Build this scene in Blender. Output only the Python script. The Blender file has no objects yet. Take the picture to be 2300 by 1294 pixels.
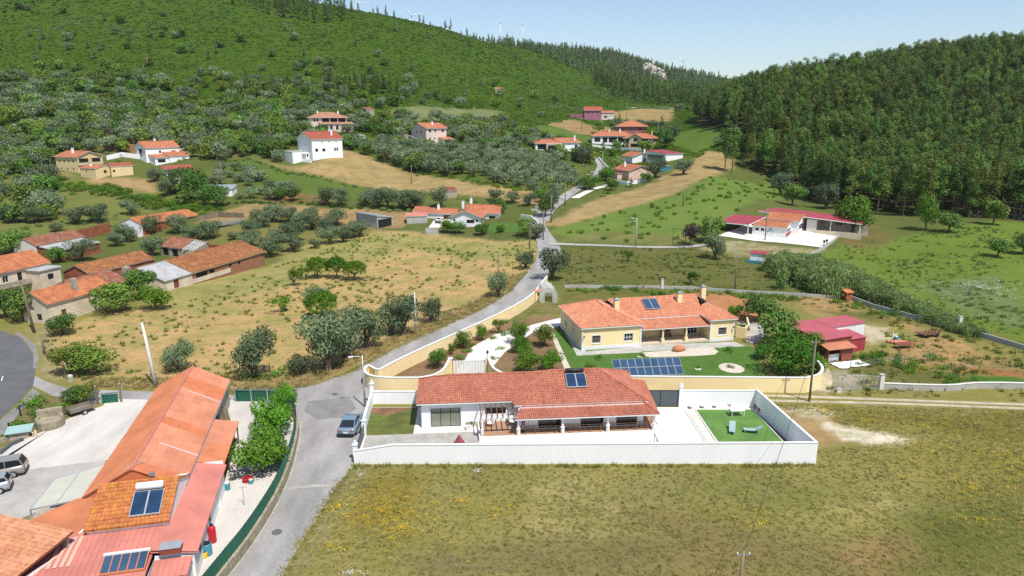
import bpy, math, random
import numpy as np
from mathutils import Vector, Matrix

# ---------------------------------------------------------------- camera, sky, sun, exposure
S = bpy.context.scene
COL = S.collection
FPX, TILT, HCAM, CX, CY = 1540.0, math.radians(14.0), 33.0, 1150.0, 647.0
cam_data = bpy.data.cameras.new('camera')
cam_data.sensor_width = 36.0
cam_data.lens = 36.0 * FPX / 2300.0
cam_data.clip_start, cam_data.clip_end = 0.5, 12000.0
cam = bpy.data.objects.new('camera', cam_data)
cam.location = (0, 0, HCAM)
cam.rotation_euler = (math.radians(90) - TILT, 0, 0)
COL.objects.link(cam)
S.camera = cam

SUN_DIR = Vector((0.34, -0.50, 1.06)).normalized()      # towards the sun
SUN_EL, SUN_AZ = math.asin(SUN_DIR.z), math.atan2(SUN_DIR.x, SUN_DIR.y)
world = bpy.data.worlds.new('World')
S.world = world
world.use_nodes = True
wn = world.node_tree
sky = wn.nodes.new('ShaderNodeTexSky')
sky.sky_type = 'NISHITA'
sky.sun_disc = False
sky.sun_elevation = SUN_EL
sky.sun_rotation = SUN_AZ
sky.altitude = 100.0
sky.air_density = 1.0
sky.dust_density = 0.7
sky.ozone_density = 1.6
wn.nodes['Background'].inputs['Strength'].default_value = 0.112
wn.links.new(sky.outputs[0], wn.nodes['Background'].inputs['Color'])
sun_data = bpy.data.lights.new('sun', 'SUN')
sun_data.energy = 4.1
sun_data.angle = math.radians(0.6)
sun_data.color = (1.0, 0.955, 0.88)
sun = bpy.data.objects.new('sun', sun_data)
sun.rotation_euler = (-SUN_DIR).to_track_quat('-Z', 'Y').to_euler()
sun.location = (30, -30, 90)
COL.objects.link(sun)
S.view_settings.view_transform = 'Standard'
S.view_settings.look = 'None'
S.view_settings.exposure = 0.45
S.view_settings.gamma = 1.0
S.view_settings.use_curve_mapping = False
S.render.engine = 'CYCLES'
S.cycles.max_bounces = 5
S.cycles.diffuse_bounces = 4
S.cycles.glossy_bounces = 2
S.cycles.transmission_bounces = 3
S.cycles.transparent_max_bounces = 6
S.cycles.volume_bounces = 0
S.cycles.use_denoising = False

rnd = random.Random(7)
NR = np.random.default_rng(11)
R = math.radians
EXTRA = {}

# ---------------------------------------------------------------- pixels of the survey photo to rays
def ray(u, v):
    a, b = (u - CX) / FPX, -(v - CY) / FPX
    return np.array([a, math.cos(TILT) + b * math.sin(TILT), -math.sin(TILT) + b * math.cos(TILT)])
def PZ(u, v, z=0.0):
    d = ray(u, v); t = (z - HCAM) / d[2]
    return Vector((t * d[0], t * d[1], z))
def DY(u, v, y):
    d = ray(u, v); t = y / d[1]
    return np.array([t * d[0], y, HCAM + t * d[2]])

# ---------------------------------------------------------------- names and properties
def tag(o, label=None, cat=None, group=None, kind=None):
    if label: o['label'] = label
    if cat: o['category'] = cat
    if group: o['group'] = group
    if kind: o['kind'] = kind
    return o
def empty(name, loc=(0, 0, 0), rz=0.0, label=None, cat=None, group=None, parent=None):
    o = bpy.data.objects.new(name, None)
    o.empty_display_size = 0.3
    o.location = loc; o.rotation_euler = (0, 0, rz)
    COL.objects.link(o)
    if parent: o.parent = parent
    return tag(o, label, cat, group)
def link(name, me, parent=None, loc=None, rz=None, scale=None):
    o = bpy.data.objects.new(name, me)
    COL.objects.link(o)
    if parent: o.parent = parent
    if loc is not None: o.location = loc
    if rz is not None: o.rotation_euler = (0, 0, rz)
    if scale is not None: o.scale = scale if hasattr(scale, '__len__') else (scale,) * 3
    return o
ORD = ('first second third fourth fifth sixth seventh eighth ninth tenth eleventh twelfth thirteenth fourteenth fifteenth '
       'sixteenth seventeenth eighteenth nineteenth twentieth').split()
def ordinal(i):
    if i < 20: return ORD[i]
    n = i + 1
    suf = 'th' if 10 <= n % 100 <= 20 else {1: 'st', 2: 'nd', 3: 'rd'}.get(n % 10, 'th')
    return '%d%s' % (n, suf)

# ---------------------------------------------------------------- materials
M = {}
def nodes_of(m):
    m.use_nodes = True
    nt = m.node_tree
    return nt, nt.nodes, nt.links, nt.nodes['Principled BSDF']
def c4(c): return (c[0], c[1], c[2], 1.0)
def noise(N, L, scale, detail=3, rough=0.6, vec=None, stretch=None):
    n = N.new('ShaderNodeTexNoise')
    n.inputs['Scale'].default_value = scale
    n.inputs['Detail'].default_value = detail
    n.inputs['Roughness'].default_value = rough
    if vec is None:
        vec = N.new('ShaderNodeNewGeometry').outputs['Position']
    if stretch:
        mp = N.new('ShaderNodeMapping'); mp.inputs['Scale'].default_value = stretch
        L.new(vec, mp.inputs['Vector']); vec = mp.outputs[0]
    L.new(vec, n.inputs['Vector'])
    return n.outputs['Fac']
def ramp(N, L, fac, a, b):
    r = N.new('ShaderNodeMapRange')
    r.inputs['From Min'].default_value = a; r.inputs['From Max'].default_value = b
    L.new(fac, r.inputs['Value'])
    return r.outputs[0]
def mixc(N, L, fac, a, b, mode='MIX'):
    x = N.new('ShaderNodeMix'); x.data_type = 'RGBA'; x.blend_type = mode
    for s, val in ((x.inputs[0], fac), (x.inputs[6], a), (x.inputs[7], b)):
        if hasattr(val, 'is_linked'): L.new(val, s)
        elif isinstance(val, (int, float)): s.default_value = val
        else: s.default_value = c4(val)
    return x.outputs[2]
def mat(name, col, rough=0.85, var=0.12, scale=1.3, col2=None, fine=0.1, fscale=18.0, bump=0.0, bscale=None, metal=0.0,
        spec=0.3, stretch=None, lo=0.35, hi=0.65, rand=0.0, coat=0.0):
    """plain weathered surface: two tones by broad noise, fine grain, optional relief"""
    m = bpy.data.materials.new(name)
    nt, N, L, B = nodes_of(m)
    if col2 is None:
        a, b = [c * (1 - var) for c in col], [min(1, c * (1 + var)) for c in col]
    else: a, b = col, col2
    f = ramp(N, L, noise(N, L, scale, 4, 0.6, stretch=stretch), lo, hi)
    c = mixc(N, L, f, a, b)
    if fine:
        g = ramp(N, L, noise(N, L, fscale, 3, 0.7, stretch=stretch), 0.3, 0.7)
        c = mixc(N, L, g, c, mixc(N, L, 1.0, c, (1 - 2 * fine,) * 3, 'MULTIPLY'))
    if rand:
        oi = N.new('ShaderNodeObjectInfo')
        mr = N.new('ShaderNodeMapRange'); mr.inputs['To Min'].default_value = 1 - rand; mr.inputs['To Max'].default_value = 1 + rand * 0.6
        L.new(oi.outputs['Random'], mr.inputs['Value'])
        hs = N.new('ShaderNodeHueSaturation'); L.new(mr.outputs[0], hs.inputs['Value']); L.new(c, hs.inputs['Color'])
        c = hs.outputs[0]
    L.new(c, B.inputs['Base Color'])
    B.inputs['Roughness'].default_value = rough
    B.inputs['Metallic'].default_value = metal
    B.inputs['Specular IOR Level'].default_value = spec
    if coat: B.inputs['Coat Weight'].default_value = coat
    if bump:
        bn = N.new('ShaderNodeBump'); bn.inputs['Strength'].default_value = min(1, bump); bn.inputs['Distance'].default_value = 0.05
        L.new(noise(N, L, bscale or fscale, 4, 0.7, stretch=stretch), bn.inputs['Height'])
        L.new(bn.outputs[0], B.inputs['Normal'])
    M[name] = m
    return m
def leafmat(name, col, hue=0.02, val=0.35, trans=0.3, vscale=0.45, sat=1.0):
    m = bpy.data.materials.new(name)
    nt, N, L, B = nodes_of(m)
    oi = N.new('ShaderNodeObjectInfo')
    hs = N.new('ShaderNodeHueSaturation')
    hs.inputs['Color'].default_value = c4(col)
    hs.inputs['Saturation'].default_value = sat
    def rng(src, lo, hi):
        r = N.new('ShaderNodeMapRange'); r.inputs['To Min'].default_value = lo; r.inputs['To Max'].default_value = hi
        L.new(src, r.inputs['Value']); return r.outputs[0]
    L.new(rng(oi.outputs['Random'], 0.5 - hue, 0.5 + hue), hs.inputs['Hue'])
    n1 = ramp(N, L, noise(N, L, vscale, 3, 0.7), 0.3, 0.7)
    L.new(rng(n1, 1 - val, 1 + val), hs.inputs['Value'])
    h2 = N.new('ShaderNodeHueSaturation'); L.new(hs.outputs[0], h2.inputs['Color'])
    mul = N.new('ShaderNodeMath'); mul.operation = 'MULTIPLY'; mul.inputs[1].default_value = 7.31
    fr = N.new('ShaderNodeMath'); fr.operation = 'FRACT'
    L.new(oi.outputs['Random'], mul.inputs[0]); L.new(mul.outputs[0], fr.inputs[0])
    L.new(rng(fr.outputs[0], 0.68, 1.3), h2.inputs['Value'])
    L.new(h2.outputs[0], B.inputs['Base Color'])
    B.inputs['Roughness'].default_value = 0.6
    B.inputs['Specular IOR Level'].default_value = 0.25
    tr = N.new('ShaderNodeBsdfTranslucent'); L.new(h2.outputs[0], tr.inputs['Color'])
    mx = N.new('ShaderNodeMixShader'); mx.inputs[0].default_value = trans
    L.new(B.outputs[0], mx.inputs[1]); L.new(tr.outputs[0], mx.inputs[2])
    L.new(mx.outputs[0], N['Material Output'].inputs['Surface'])
    M[name] = m
    return m
def tilemat(name, col, dark, scale=0.5, lich=None, w=0.25, l=0.4):
    """fired clay: broad weathering, darker blotches, tone change per tile"""
    m = bpy.data.materials.new(name)
    nt, N, L, B = nodes_of(m)
    f = ramp(N, L, noise(N, L, scale, 5, 0.65), 0.38, 0.68)
    c = mixc(N, L, f, col, dark)
    g = ramp(N, L, noise(N, L, 3.2, 3, 0.75), 0.42, 0.72)
    c = mixc(N, L, g, c, mixc(N, L, 1.0, c, (0.7, 0.66, 0.64), 'MULTIPLY'))
    if lich:
        k = ramp(N, L, noise(N, L, 1.1, 6, 0.75), 0.5, 0.66)
        c = mixc(N, L, k, c, lich)
    oi = N.new('ShaderNodeObjectInfo')
    hs = N.new('ShaderNodeHueSaturation'); L.new(c, hs.inputs['Color'])
    r = N.new('ShaderNodeMapRange'); r.inputs['To Min'].default_value = 0.88; r.inputs['To Max'].default_value = 1.12
    wn_ = N.new('ShaderNodeTexWhiteNoise'); wn_.noise_dimensions = '3D'
    gp = N.new('ShaderNodeNewGeometry'); vm = N.new('ShaderNodeVectorMath'); vm.operation = 'SNAP'
    vm.inputs[1].default_value = (w, l, 50.0)
    L.new(gp.outputs['Position'], vm.inputs[0]); L.new(vm.outputs[0], wn_.inputs['Vector'])
    L.new(wn_.outputs['Value'], r.inputs['Value']); L.new(r.outputs[0], hs.inputs['Value'])
    L.new(hs.outputs[0], B.inputs['Base Color'])
    B.inputs['Roughness'].default_value = 0.8
    B.inputs['Specular IOR Level'].default_value = 0.25
    M[name] = m
    return m
def fartile(name, col, dark, freq=3.2):
    """clay tiles too far off to pick apart: relief in the material"""
    m = tilemat(name, col, dark, 0.35)
    nt, N, L, B = m.node_tree, m.node_tree.nodes, m.node_tree.links, m.node_tree.nodes['Principled BSDF']
    tc = N.new('ShaderNodeTexCoord')
    wv = N.new('ShaderNodeTexWave'); wv.inputs['Scale'].default_value = freq; wv.bands_direction = 'X'
    L.new(tc.outputs['Object'], wv.inputs['Vector'])
    b = N.new('ShaderNodeBump'); b.inputs['Strength'].default_value = 0.7; b.inputs['Distance'].default_value = 0.08
    L.new(wv.outputs['Fac'], b.inputs['Height']); L.new(b.outputs[0], B.inputs['Normal'])
    return m

mat('white_paint', (0.82, 0.82, 0.81), 0.7, 0.025, 0.5, fine=0.02, fscale=5, stretch=(1, 1, 0.25))
mat('white_trim', (0.78, 0.78, 0.77), 0.6, 0.03)
mat('pink_paint', (0.72, 0.50, 0.40), 0.8, 0.05, 0.4)
mat('pale_pink_paint', (0.74, 0.60, 0.52), 0.8, 0.05, 0.4)
mat('rose_paint', (0.42, 0.14, 0.13), 0.8, 0.08, 0.4)
mat('violet_paint', (0.38, 0.15, 0.22), 0.8, 0.1, 0.4)
mat('yellow_paint', (0.83, 0.66, 0.36), 0.8, 0.04, 0.5, fine=0.03, fscale=4)
mat('pale_yellow_paint', (0.74, 0.58, 0.31), 0.8, 0.05, 0.5)
mat('cream_paint', (0.66, 0.56, 0.42), 0.85, 0.14, 0.5, fine=0.1, fscale=3)
mat('beige_paint', (0.60, 0.50, 0.30), 0.85, 0.08, 0.5)
mat('stone_base', (0.62, 0.52, 0.40), 0.85, 0.12, 2.0, fine=0.15, fscale=9)
mat('old_wall', (0.42, 0.36, 0.28), 0.9, 0.25, 0.8, fine=0.2, fscale=5, bump=0.3)
mat('brick', (0.33, 0.115, 0.06), 0.9, 0.25, 0.9, fine=0.2, fscale=7, bump=0.4)
mat('rubble_stone', (0.36, 0.22, 0.13), 0.9, col2=(0.40, 0.13, 0.07), scale=1.1, fine=0.25, fscale=6, bump=0.6)
mat('stone', (0.36, 0.31, 0.22), 0.9, 0.25, 1.8, fine=0.2, fscale=8, bump=0.5)
mat('concrete', (0.42, 0.41, 0.38), 0.9, 0.12, 0.7, fine=0.08, fscale=9, bump=0.15)
mat('pale_concrete', (0.66, 0.63, 0.57), 0.9, 0.06, 0.35, fine=0.04, fscale=6)
mat('yard_concrete', (0.55, 0.515, 0.47), 0.9, 0.16, 0.22, fine=0.05, fscale=5, stretch=(1, 0.35, 1))
mat('yard_grey', (0.40, 0.38, 0.35), 0.9, 0.15, 0.3, fine=0.1, fscale=5)
mat('terrace_tile', (0.40, 0.23, 0.14), 0.6, 0.08, 2)
mat('asphalt', (0.325, 0.310, 0.295), 0.9, 0.2, 0.35, fine=0.14, fscale=9, stretch=(1, 0.3, 1), bump=0.1)
mat('dark_asphalt', (0.125, 0.126, 0.130), 0.85, 0.1, 0.4, fine=0.12, fscale=22, bump=0.1)
mat('asphalt_patch', (0.24, 0.23, 0.22), 0.9, 0.15, 0.5, fine=0.15, fscale=10)
mat('gravel', (0.50, 0.48, 0.43), 0.95, 0.15, 0.8, fine=0.3, fscale=14, bump=0.5)
mat('white_gravel', (0.62, 0.55, 0.45), 0.95, 0.1, 1, fine=0.15, fscale=14, bump=0.4)
mat('dirt_track', (0.50, 0.43, 0.30), 0.95, 0.2, 0.6, fine=0.2, fscale=4, bump=0.3)
mat('soil', (0.24, 0.13, 0.07), 0.95, 0.25, 0.9, fine=0.25, fscale=5, bump=0.5)
mat('red_soil', (0.40, 0.18, 0.08), 0.95, 0.15, 0.7, fine=0.2, fscale=4, bump=0.4)
mat('turf', (0.075, 0.155, 0.02), 0.9, 0.12, 0.6, fine=0.15, fscale=10)
mat('bright_turf', (0.115, 0.235, 0.05), 0.9, 0.16, 0.45, fine=0.16, fscale=9)
mat('lawn_grass', (0.135, 0.155, 0.035), 0.95, 0.25, 0.5, fine=0.25, fscale=6, bump=0.4)
mat('black_metal', (0.025, 0.026, 0.03), 0.45, 0.1)
mat('dark_grey_metal', (0.085, 0.105, 0.115), 0.5, 0.06, spec=0.4)
mat('grey_metal', (0.36, 0.38, 0.40), 0.45, 0.1, metal=0.6)
mat('galvanised', (0.52, 0.55, 0.57), 0.4, 0.1, metal=0.5)
mat('roof_grey', (0.40, 0.40, 0.40), 0.9, 0.15, 0.6, fine=0.12, fscale=5)
mat('pole_wood', (0.22, 0.17, 0.12), 0.9, 0.2, 1.2, stretch=(1, 1, 0.2))
mat('wood', (0.17, 0.09, 0.05), 0.7, 0.2, 2, stretch=(1, 1, 0.2))
mat('green_metal', (0.012, 0.115, 0.07), 0.45, 0.1, spec=0.4, rand=0.12)
mat('red_metal', (0.34, 0.055, 0.065), 0.5, 0.1, 0.5, spec=0.3)
mat('barn_red_metal', (0.50, 0.125, 0.145), 0.5, 0.1, 0.5, spec=0.3)
mat('brown_metal', (0.24, 0.065, 0.045), 0.55, 0.12, 0.6, spec=0.3)
mat('salmon_metal', (0.55, 0.205, 0.16), 0.6, 0.12, 0.45, spec=0.3)
mat('orange_sheet', (0.54, 0.215, 0.125), 0.85, 0.12, 0.4, fine=0.09, fscale=7, rand=0.10)
mat('deep_orange_sheet', (0.50, 0.18, 0.085), 0.85, 0.12, 0.4, fine=0.06, fscale=7, rand=0.05)
mat('dull_orange_sheet', (0.50, 0.165, 0.075), 0.85, 0.1, 0.6, fine=0.08, fscale=7, rand=0.08)
mat('translucent_sheet', (0.68, 0.40, 0.32), 0.5, 0.05)
mat('greenhouse_film', (0.55, 0.53, 0.43), 0.35, 0.06, 0.7, spec=0.5)
gf = mat('greenhouse_plastic', (0.66, 0.70, 0.62), 0.35, 0.06, 0.7, spec=0.5)
_n = gf.node_tree; _t = _n.nodes.new('ShaderNodeBsdfTransparent'); _x = _n.nodes.new('ShaderNodeMixShader'); _x.inputs[0].default_value = 0.42
_n.links.new(_n.nodes['Principled BSDF'].outputs[0], _x.inputs[1]); _n.links.new(_t.outputs[0], _x.inputs[2]); _n.links.new(_x.outputs[0], _n.nodes['Material Output'].inputs['Surface'])
mat('solar_glass', (0.018, 0.045, 0.095), 0.12, 0.15, 0.9, spec=0.6)
mat('pv_glass', (0.040, 0.080, 0.14), 0.12, 0.15, 0.6, spec=0.6)
mat('window_glass', (0.02, 0.025, 0.03), 0.05, 0.2, 0.4, spec=0.6)
mat('reflecting_glass', (0.21, 0.22, 0.17), 0.06, 0.1, 0.5, spec=0.7)
mat('shutter', (0.09, 0.085, 0.08), 0.6, 0.15, 3, stretch=(0.2, 0.2, 6))
mat('red_plastic', (0.5, 0.02, 0.03), 0.4, 0.1)
mat('blue_plastic', (0.06, 0.27, 0.34), 0.4, 0.1)
mat('yellow_plastic', (0.72, 0.50, 0.02), 0.4, 0.1)
mat('terracotta', (0.52, 0.21, 0.11), 0.8, 0.15, 3)
mat('lounger_grey', (0.30, 0.44, 0.42), 0.6, 0.05)
mat('car_blue', (0.25, 0.34, 0.42), 0.25, 0.03, metal=0.3, spec=0.5, coat=0.8)
mat('car_silver', (0.50, 0.52, 0.55), 0.3, 0.03, metal=0.5, coat=0.7)
mat('car_beige', (0.40, 0.38, 0.33), 0.3, 0.04, metal=0.4, coat=0.7)
mat('car_white', (0.75, 0.75, 0.75), 0.3, 0.03, coat=0.6)
mat('rubber', (0.018, 0.018, 0.018), 0.8)
mat('tail_red', (0.35, 0.01, 0.015), 0.3)
mat('sign_red', (0.50, 0.015, 0.025), 0.5, 0.04)
mat('sign_white', (0.8, 0.8, 0.8), 0.5, 0.02)
mat('bark', (0.16, 0.12, 0.085), 0.95, 0.25, 2.5, fine=0.2, fscale=9, bump=0.4)
mat('pale_bark', (0.20, 0.16, 0.12), 0.95, 0.3, 1.0, fine=0.2, fscale=6, stretch=(1, 1, 0.25))
mat('turbine_white', (0.74, 0.76, 0.78), 0.5, 0.02)
mat('limestone', (0.55, 0.50, 0.42), 0.95, 0.2, 0.25, fine=0.25, fscale=1.2)
tilemat('villa_tile', (0.43, 0.165, 0.105), (0.36, 0.125, 0.08))
tilemat('orange_tile', (0.60, 0.265, 0.155), (0.52, 0.205, 0.115))
tilemat('lichen_tile', (0.52, 0.20, 0.07), (0.40, 0.13, 0.05), 0.8, lich=(0.50, 0.24, 0.03))
tilemat('peach_tile', (0.58, 0.28, 0.165), (0.48, 0.20, 0.11), 0.8, lich=(0.44, 0.24, 0.10))
tilemat('old_brown_tile', (0.32, 0.135, 0.06), (0.20, 0.075, 0.04), 0.6, lich=(0.40, 0.20, 0.045))
tilemat('old_red_tile', (0.30, 0.11, 0.06), (0.20, 0.075, 0.05), 0.5, lich=(0.30, 0.22, 0.16))
tilemat('farm_tile', (0.50, 0.20, 0.085), (0.36, 0.12, 0.06), 0.6)
fartile('far_tile', (0.55, 0.21, 0.11), (0.46, 0.155, 0.08))
fartile('far_pale_tile', (0.50, 0.26, 0.17), (0.42, 0.20, 0.13))
fartile('far_red_tile', (0.42, 0.12, 0.07), (0.36, 0.09, 0.06))
fartile('far_old_tile', (0.30, 0.13, 0.07), (0.22, 0.085, 0.05))

# ---------------------------------------------------------------- mesh builder
class MB:
    def __init__(s): s.v = []; s.f = []; s.mi = []; s.cur = 0
    def add(s, vs, fs):
        n = len(s.v); s.v += [tuple(p) for p in vs]
        for f in fs: s.f.append([n + i for i in f]); s.mi.append(s.cur)
        return s
    def poly(s, *pts): return s.add(pts, [list(range(len(pts)))])
    def bx(s, x0, x1, y0, y1, z0, z1):
        return s.add([(x0, y0, z0), (x1, y0, z0), (x1, y1, z0), (x0, y1, z0), (x0, y0, z1), (x1, y0, z1), (x1, y1, z1), (x0, y1, z1)],
                     [(3, 2, 1, 0), (4, 5, 6, 7), (0, 1, 5, 4), (1, 2, 6, 5), (2, 3, 7, 6), (3, 0, 4, 7)])
    def box(s, c, size, rz=0.0):
        cs, sn = math.cos(rz), math.sin(rz); vs = []
        for z in (-.5, .5):
            for x, y in ((-.5, -.5), (.5, -.5), (.5, .5), (-.5, .5)):
                X, Y = x * size[0], y * size[1]
                vs.append((c[0] + X * cs - Y * sn, c[1] + X * sn + Y * cs, c[2] + z * size[2]))
        return s.add(vs, [(3, 2, 1, 0), (4, 5, 6, 7), (0, 1, 5, 4), (1, 2, 6, 5), (2, 3, 7, 6), (3, 0, 4, 7)])
    def prism(s, pts, vec):
        """extrude polygon pts by vec"""
        n = len(pts); q = [Vector(p) for p in pts]; w = [p + Vector(vec) for p in q]
        fs = [list(range(n)), list(range(2 * n - 1, n - 1, -1))]
        fs += [(i, i + n, (i + 1) % n + n, (i + 1) % n) for i in range(n)]
        return s.add(q + w, fs)
    def bar(s, p, q, w, h=None, up=(0, 0, 1)):
        h = h or w; p, q = Vector(p), Vector(q); d = (q - p).normalized()
        upv = Vector(up)
        if abs(d.dot(upv)) > 0.98: upv = Vector((1, 0, 0))
        a = d.cross(upv).normalized() * w / 2; b = a.cross(d).normalized() * h / 2
        vs = [p - a - b, p + a - b, p + a + b, p - a + b, q - a - b, q + a - b, q + a + b, q - a + b]
        return s.add(vs, [(3, 2, 1, 0), (4, 5, 6, 7), (0, 1, 5, 4), (1, 2, 6, 5), (2, 3, 7, 6), (3, 0, 4, 7)])
    def tube(s, pts, rad, n=8, caps=True):
        pts = [Vector(p) for p in pts]; rs = rad if hasattr(rad, '__len__') else [rad] * len(pts)
        base = len(s.v); k = len(pts)
        for i, p in enumerate(pts):
            d = (pts[min(i + 1, k - 1)] - pts[max(i - 1, 0)]).normalized()
            upv = Vector((0, 0, 1)) if abs(d.z) < 0.95 else Vector((1, 0, 0))
            a = d.cross(upv).normalized(); b = a.cross(d)
            for j in range(n):
                t = 2 * math.pi * j / n
                s.v.append(tuple(p + (a * math.cos(t) + b * math.sin(t)) * rs[i]))
        for i in range(k - 1):
            for j in range(n):
                s.f.append([base + i * n + j, base + i * n + (j + 1) % n, base + (i + 1) * n + (j + 1) % n, base + (i + 1) * n + j]); s.mi.append(s.cur)
        if caps:
            s.f.append([base + j for j in range(n - 1, -1, -1)]); s.mi.append(s.cur)
            s.f.append([base + (k - 1) * n + j for j in range(n)]); s.mi.append(s.cur)
        return s
    def lathe(s, prof, n=14, c=(0, 0, 0)):
        base = len(s.v)
        for r, z in prof:
            for j in range(n):
                t = 2 * math.pi * j / n
                s.v.append((c[0] + r * math.cos(t), c[1] + r * math.sin(t), c[2] + z))
        for i in range(len(prof) - 1):
            for j in range(n):
                s.f.append([base + i * n + j, base + i * n + (j + 1) % n, base + (i + 1) * n + (j + 1) % n, base + (i + 1) * n + j]); s.mi.append(s.cur)
        s.f.append([base + j for j in range(n - 1, -1, -1)]); s.mi.append(s.cur)
        s.f.append([base + (len(prof) - 1) * n + j for j in range(n)]); s.mi.append(s.cur)
        return s
    def ell(s, c, r, n=12, m=7):
        return s.lathe_ell(c, r, n, m)
    def lathe_ell(s, c, r, n, m):
        base = len(s.v)
        for i in range(m + 1):
            ph = math.pi * (i + 0.02) / (m + 0.04) - math.pi / 2
            for j in range(n):
                t = 2 * math.pi * j / n
                s.v.append((c[0] + r[0] * math.cos(ph) * math.cos(t), c[1] + r[1] * math.cos(ph) * math.sin(t), c[2] + r[2] * math.sin(ph)))
        for i in range(m):
            for j in range(n):
                s.f.append([base + i * n + j, base + i * n + (j + 1) % n, base + (i + 1) * n + (j + 1) % n, base + (i + 1) * n + j]); s.mi.append(s.cur)
        return s
    def mesh(s, name, mats, smooth=False):
        me = bpy.data.meshes.new(name)
        me.from_pydata(s.v, [], s.f)
        for m in (mats if isinstance(mats, (list, tuple)) else [mats]): me.materials.append(M[m] if isinstance(m, str) else m)
        if max(s.mi, default=0): me.polygons.foreach_set('material_index', s.mi)
        if smooth: me.polygons.foreach_set('use_smooth', [True] * len(s.f))
        me.update()
        return me
    def build(s, name, mats, parent=None, smooth=False, **kw):
        o = link(name, s.mesh(name, mats, smooth), parent)
        return tag(o, **kw)
# ---------------------------------------------------------------- terrain: surveyed spot heights, thin-plate surface
SPOT = [  # (u, v, distance) of ground seen in the photo
    (1230, 560, 172), (1245, 520, 190), (1215, 490, 205), (1290, 430, 250), (1345, 370, 330), (1400, 480, 212), (1650, 460, 212),
    (1600, 400, 262), (1420, 405, 288), (1490, 365, 322), (1425, 330, 395), (1260, 345, 340), (1420, 302, 435), (1320, 268, 510),
    (1450, 243, 560), (1540, 275, 445), (1700, 540, 178), (1800, 500, 196), (2100, 490, 200), (2290, 500, 190), (2200, 600, 146),
    (2000, 600, 151), (1900, 660, 126), (1500, 600, 150), (1050, 510, 206), (740, 455, 236), (735, 362, 277), (560, 480, 214), (600, 440, 240),
    (1000, 430, 245), (900, 400, 270), (1200, 440, 240), (1100, 380, 285), (1000, 330, 325), (960, 325, 330), (720, 292, 340),
    (170, 400, 256), (60, 370, 275), (350, 395, 262), (250, 440, 235), (60, 470, 215), (0, 560, 170), (250, 540, 190), (420, 580, 172), (600, 560, 178),
    (850, 520, 200), (1180, 300, 400), (1080, 262, 430), (900, 255, 400), (500, 330, 300), (230, 310, 305), (60, 290, 320),
    (400, 250, 390), (100, 220, 390), (700, 230, 400), (400, 150, 470), (100, 130, 480), (700, 130, 500), (400, 50, 560), (0, -60, 640), (250, -75, 680),
    (-300, -100, 700), (-500, 250, 420), (-400, 480, 230), (500, -60, 680), (760, 22, 640), (900, 46, 690), (1000, 68, 730), (1100, 96, 770), (1180, 108, 830),
    (900, 200, 440), (900, 120, 540), (1050, 170, 560), (1100, 230, 480), (1250, 180, 720), (1300, 215, 640), (1380, 128, 1020),
    (1480, 158, 1180), (1560, 195, 1350), (1610, 215, 1450), (1450, 205, 880), (1530, 232, 760), (1380, 235, 620),
]
XYZ = [DY(u, v, d) for u, v, d in SPOT]
# ground under the wood on the eastern hill (crown tops seen, trees about 17 m)
for u, v, d, h in [(2300, 75, 420, 17), (2100, 95, 410, 17), (1900, 125, 400, 17), (1750, 155, 400, 16), (1640, 195, 410, 16), (1580, 225, 430, 14),
                   (2500, 60, 420, 17), (2800, 60, 400, 17), (2100, 230, 320, 16), (1850, 250, 320, 16), (2350, 220, 320, 16), (2000, 330, 262, 15), (1720, 330, 290, 15),
                   (2250, 340, 250, 15)]:
    p = DY(u, v, d); p[2] -= h; XYZ.append(p)
for x in (-120, -80, -40, 0, 40, 80, 120, 170):
    for y in (-60, 0, 40, 80, 115, 140):
        XYZ.append(np.array([x, y, 0.0]))
for x, y, z in [(700, 300, 60), (900, 700, 40), (300, 650, 45), (500, 620, 48), (700, 1100, 80), (-900, 800, 170), (-600, 1000, 110), (-200, 1000, 95), (300, 2600, 60),
                (1800, 1800, 90), (-1800, 1800, 120), (0, 3400, 40), (2500, 3200, 60), (-2500, 3200, 60), (-900, 400, 140), (-600, 100, 40), (-350, 60, 5), (900, 0, 60), (500, 60, 20), (320, 100, 6),
                (150, 1400, 85), (350, 1500, 60), (400, 900, 52), (130, 520, 36), (200, 480, 38)]:
    XYZ.append(np.array([x, y, z], float))
XYZ = np.array(XYZ)
def warp(x, y):
    q = np.maximum(y, -80) + 130.0
    return np.stack([x / q * 2.2, np.log(q)], -1)
CP = warp(XYZ[:, 0], XYZ[:, 1])
def kern(r2): return np.where(r2 > 1e-12, 0.5 * r2 * np.log(np.maximum(r2, 1e-12)), 0.0)
def solve_tps():
    n = len(CP)
    d2 = ((CP[:, None] - CP[None]) ** 2).sum(-1)
    A = np.zeros((n + 3, n + 3)); A[:n, :n] = kern(d2) + np.eye(n) * 2e-4
    A[:n, n] = 1; A[:n, n + 1:] = CP; A[n, :n] = 1; A[n + 1:, :n] = CP.T
    b = np.zeros(n + 3); b[:n] = XYZ[:, 2]
    return np.linalg.solve(A, b)
TW = solve_tps()
def smooth(a, b, x):
    t = np.clip((x - a) / (b - a), 0, 1); return t * t * (3 - 2 * t)
def wavy(x, y, s, ph=0.0):
    return (np.sin(x / s + 1.3 * np.sin(y / s * 0.7 + ph)) + np.sin(y / s * 1.1 + 1.7 * np.sin(x / s * 0.6 + 2 * ph))) * 0.5
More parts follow.
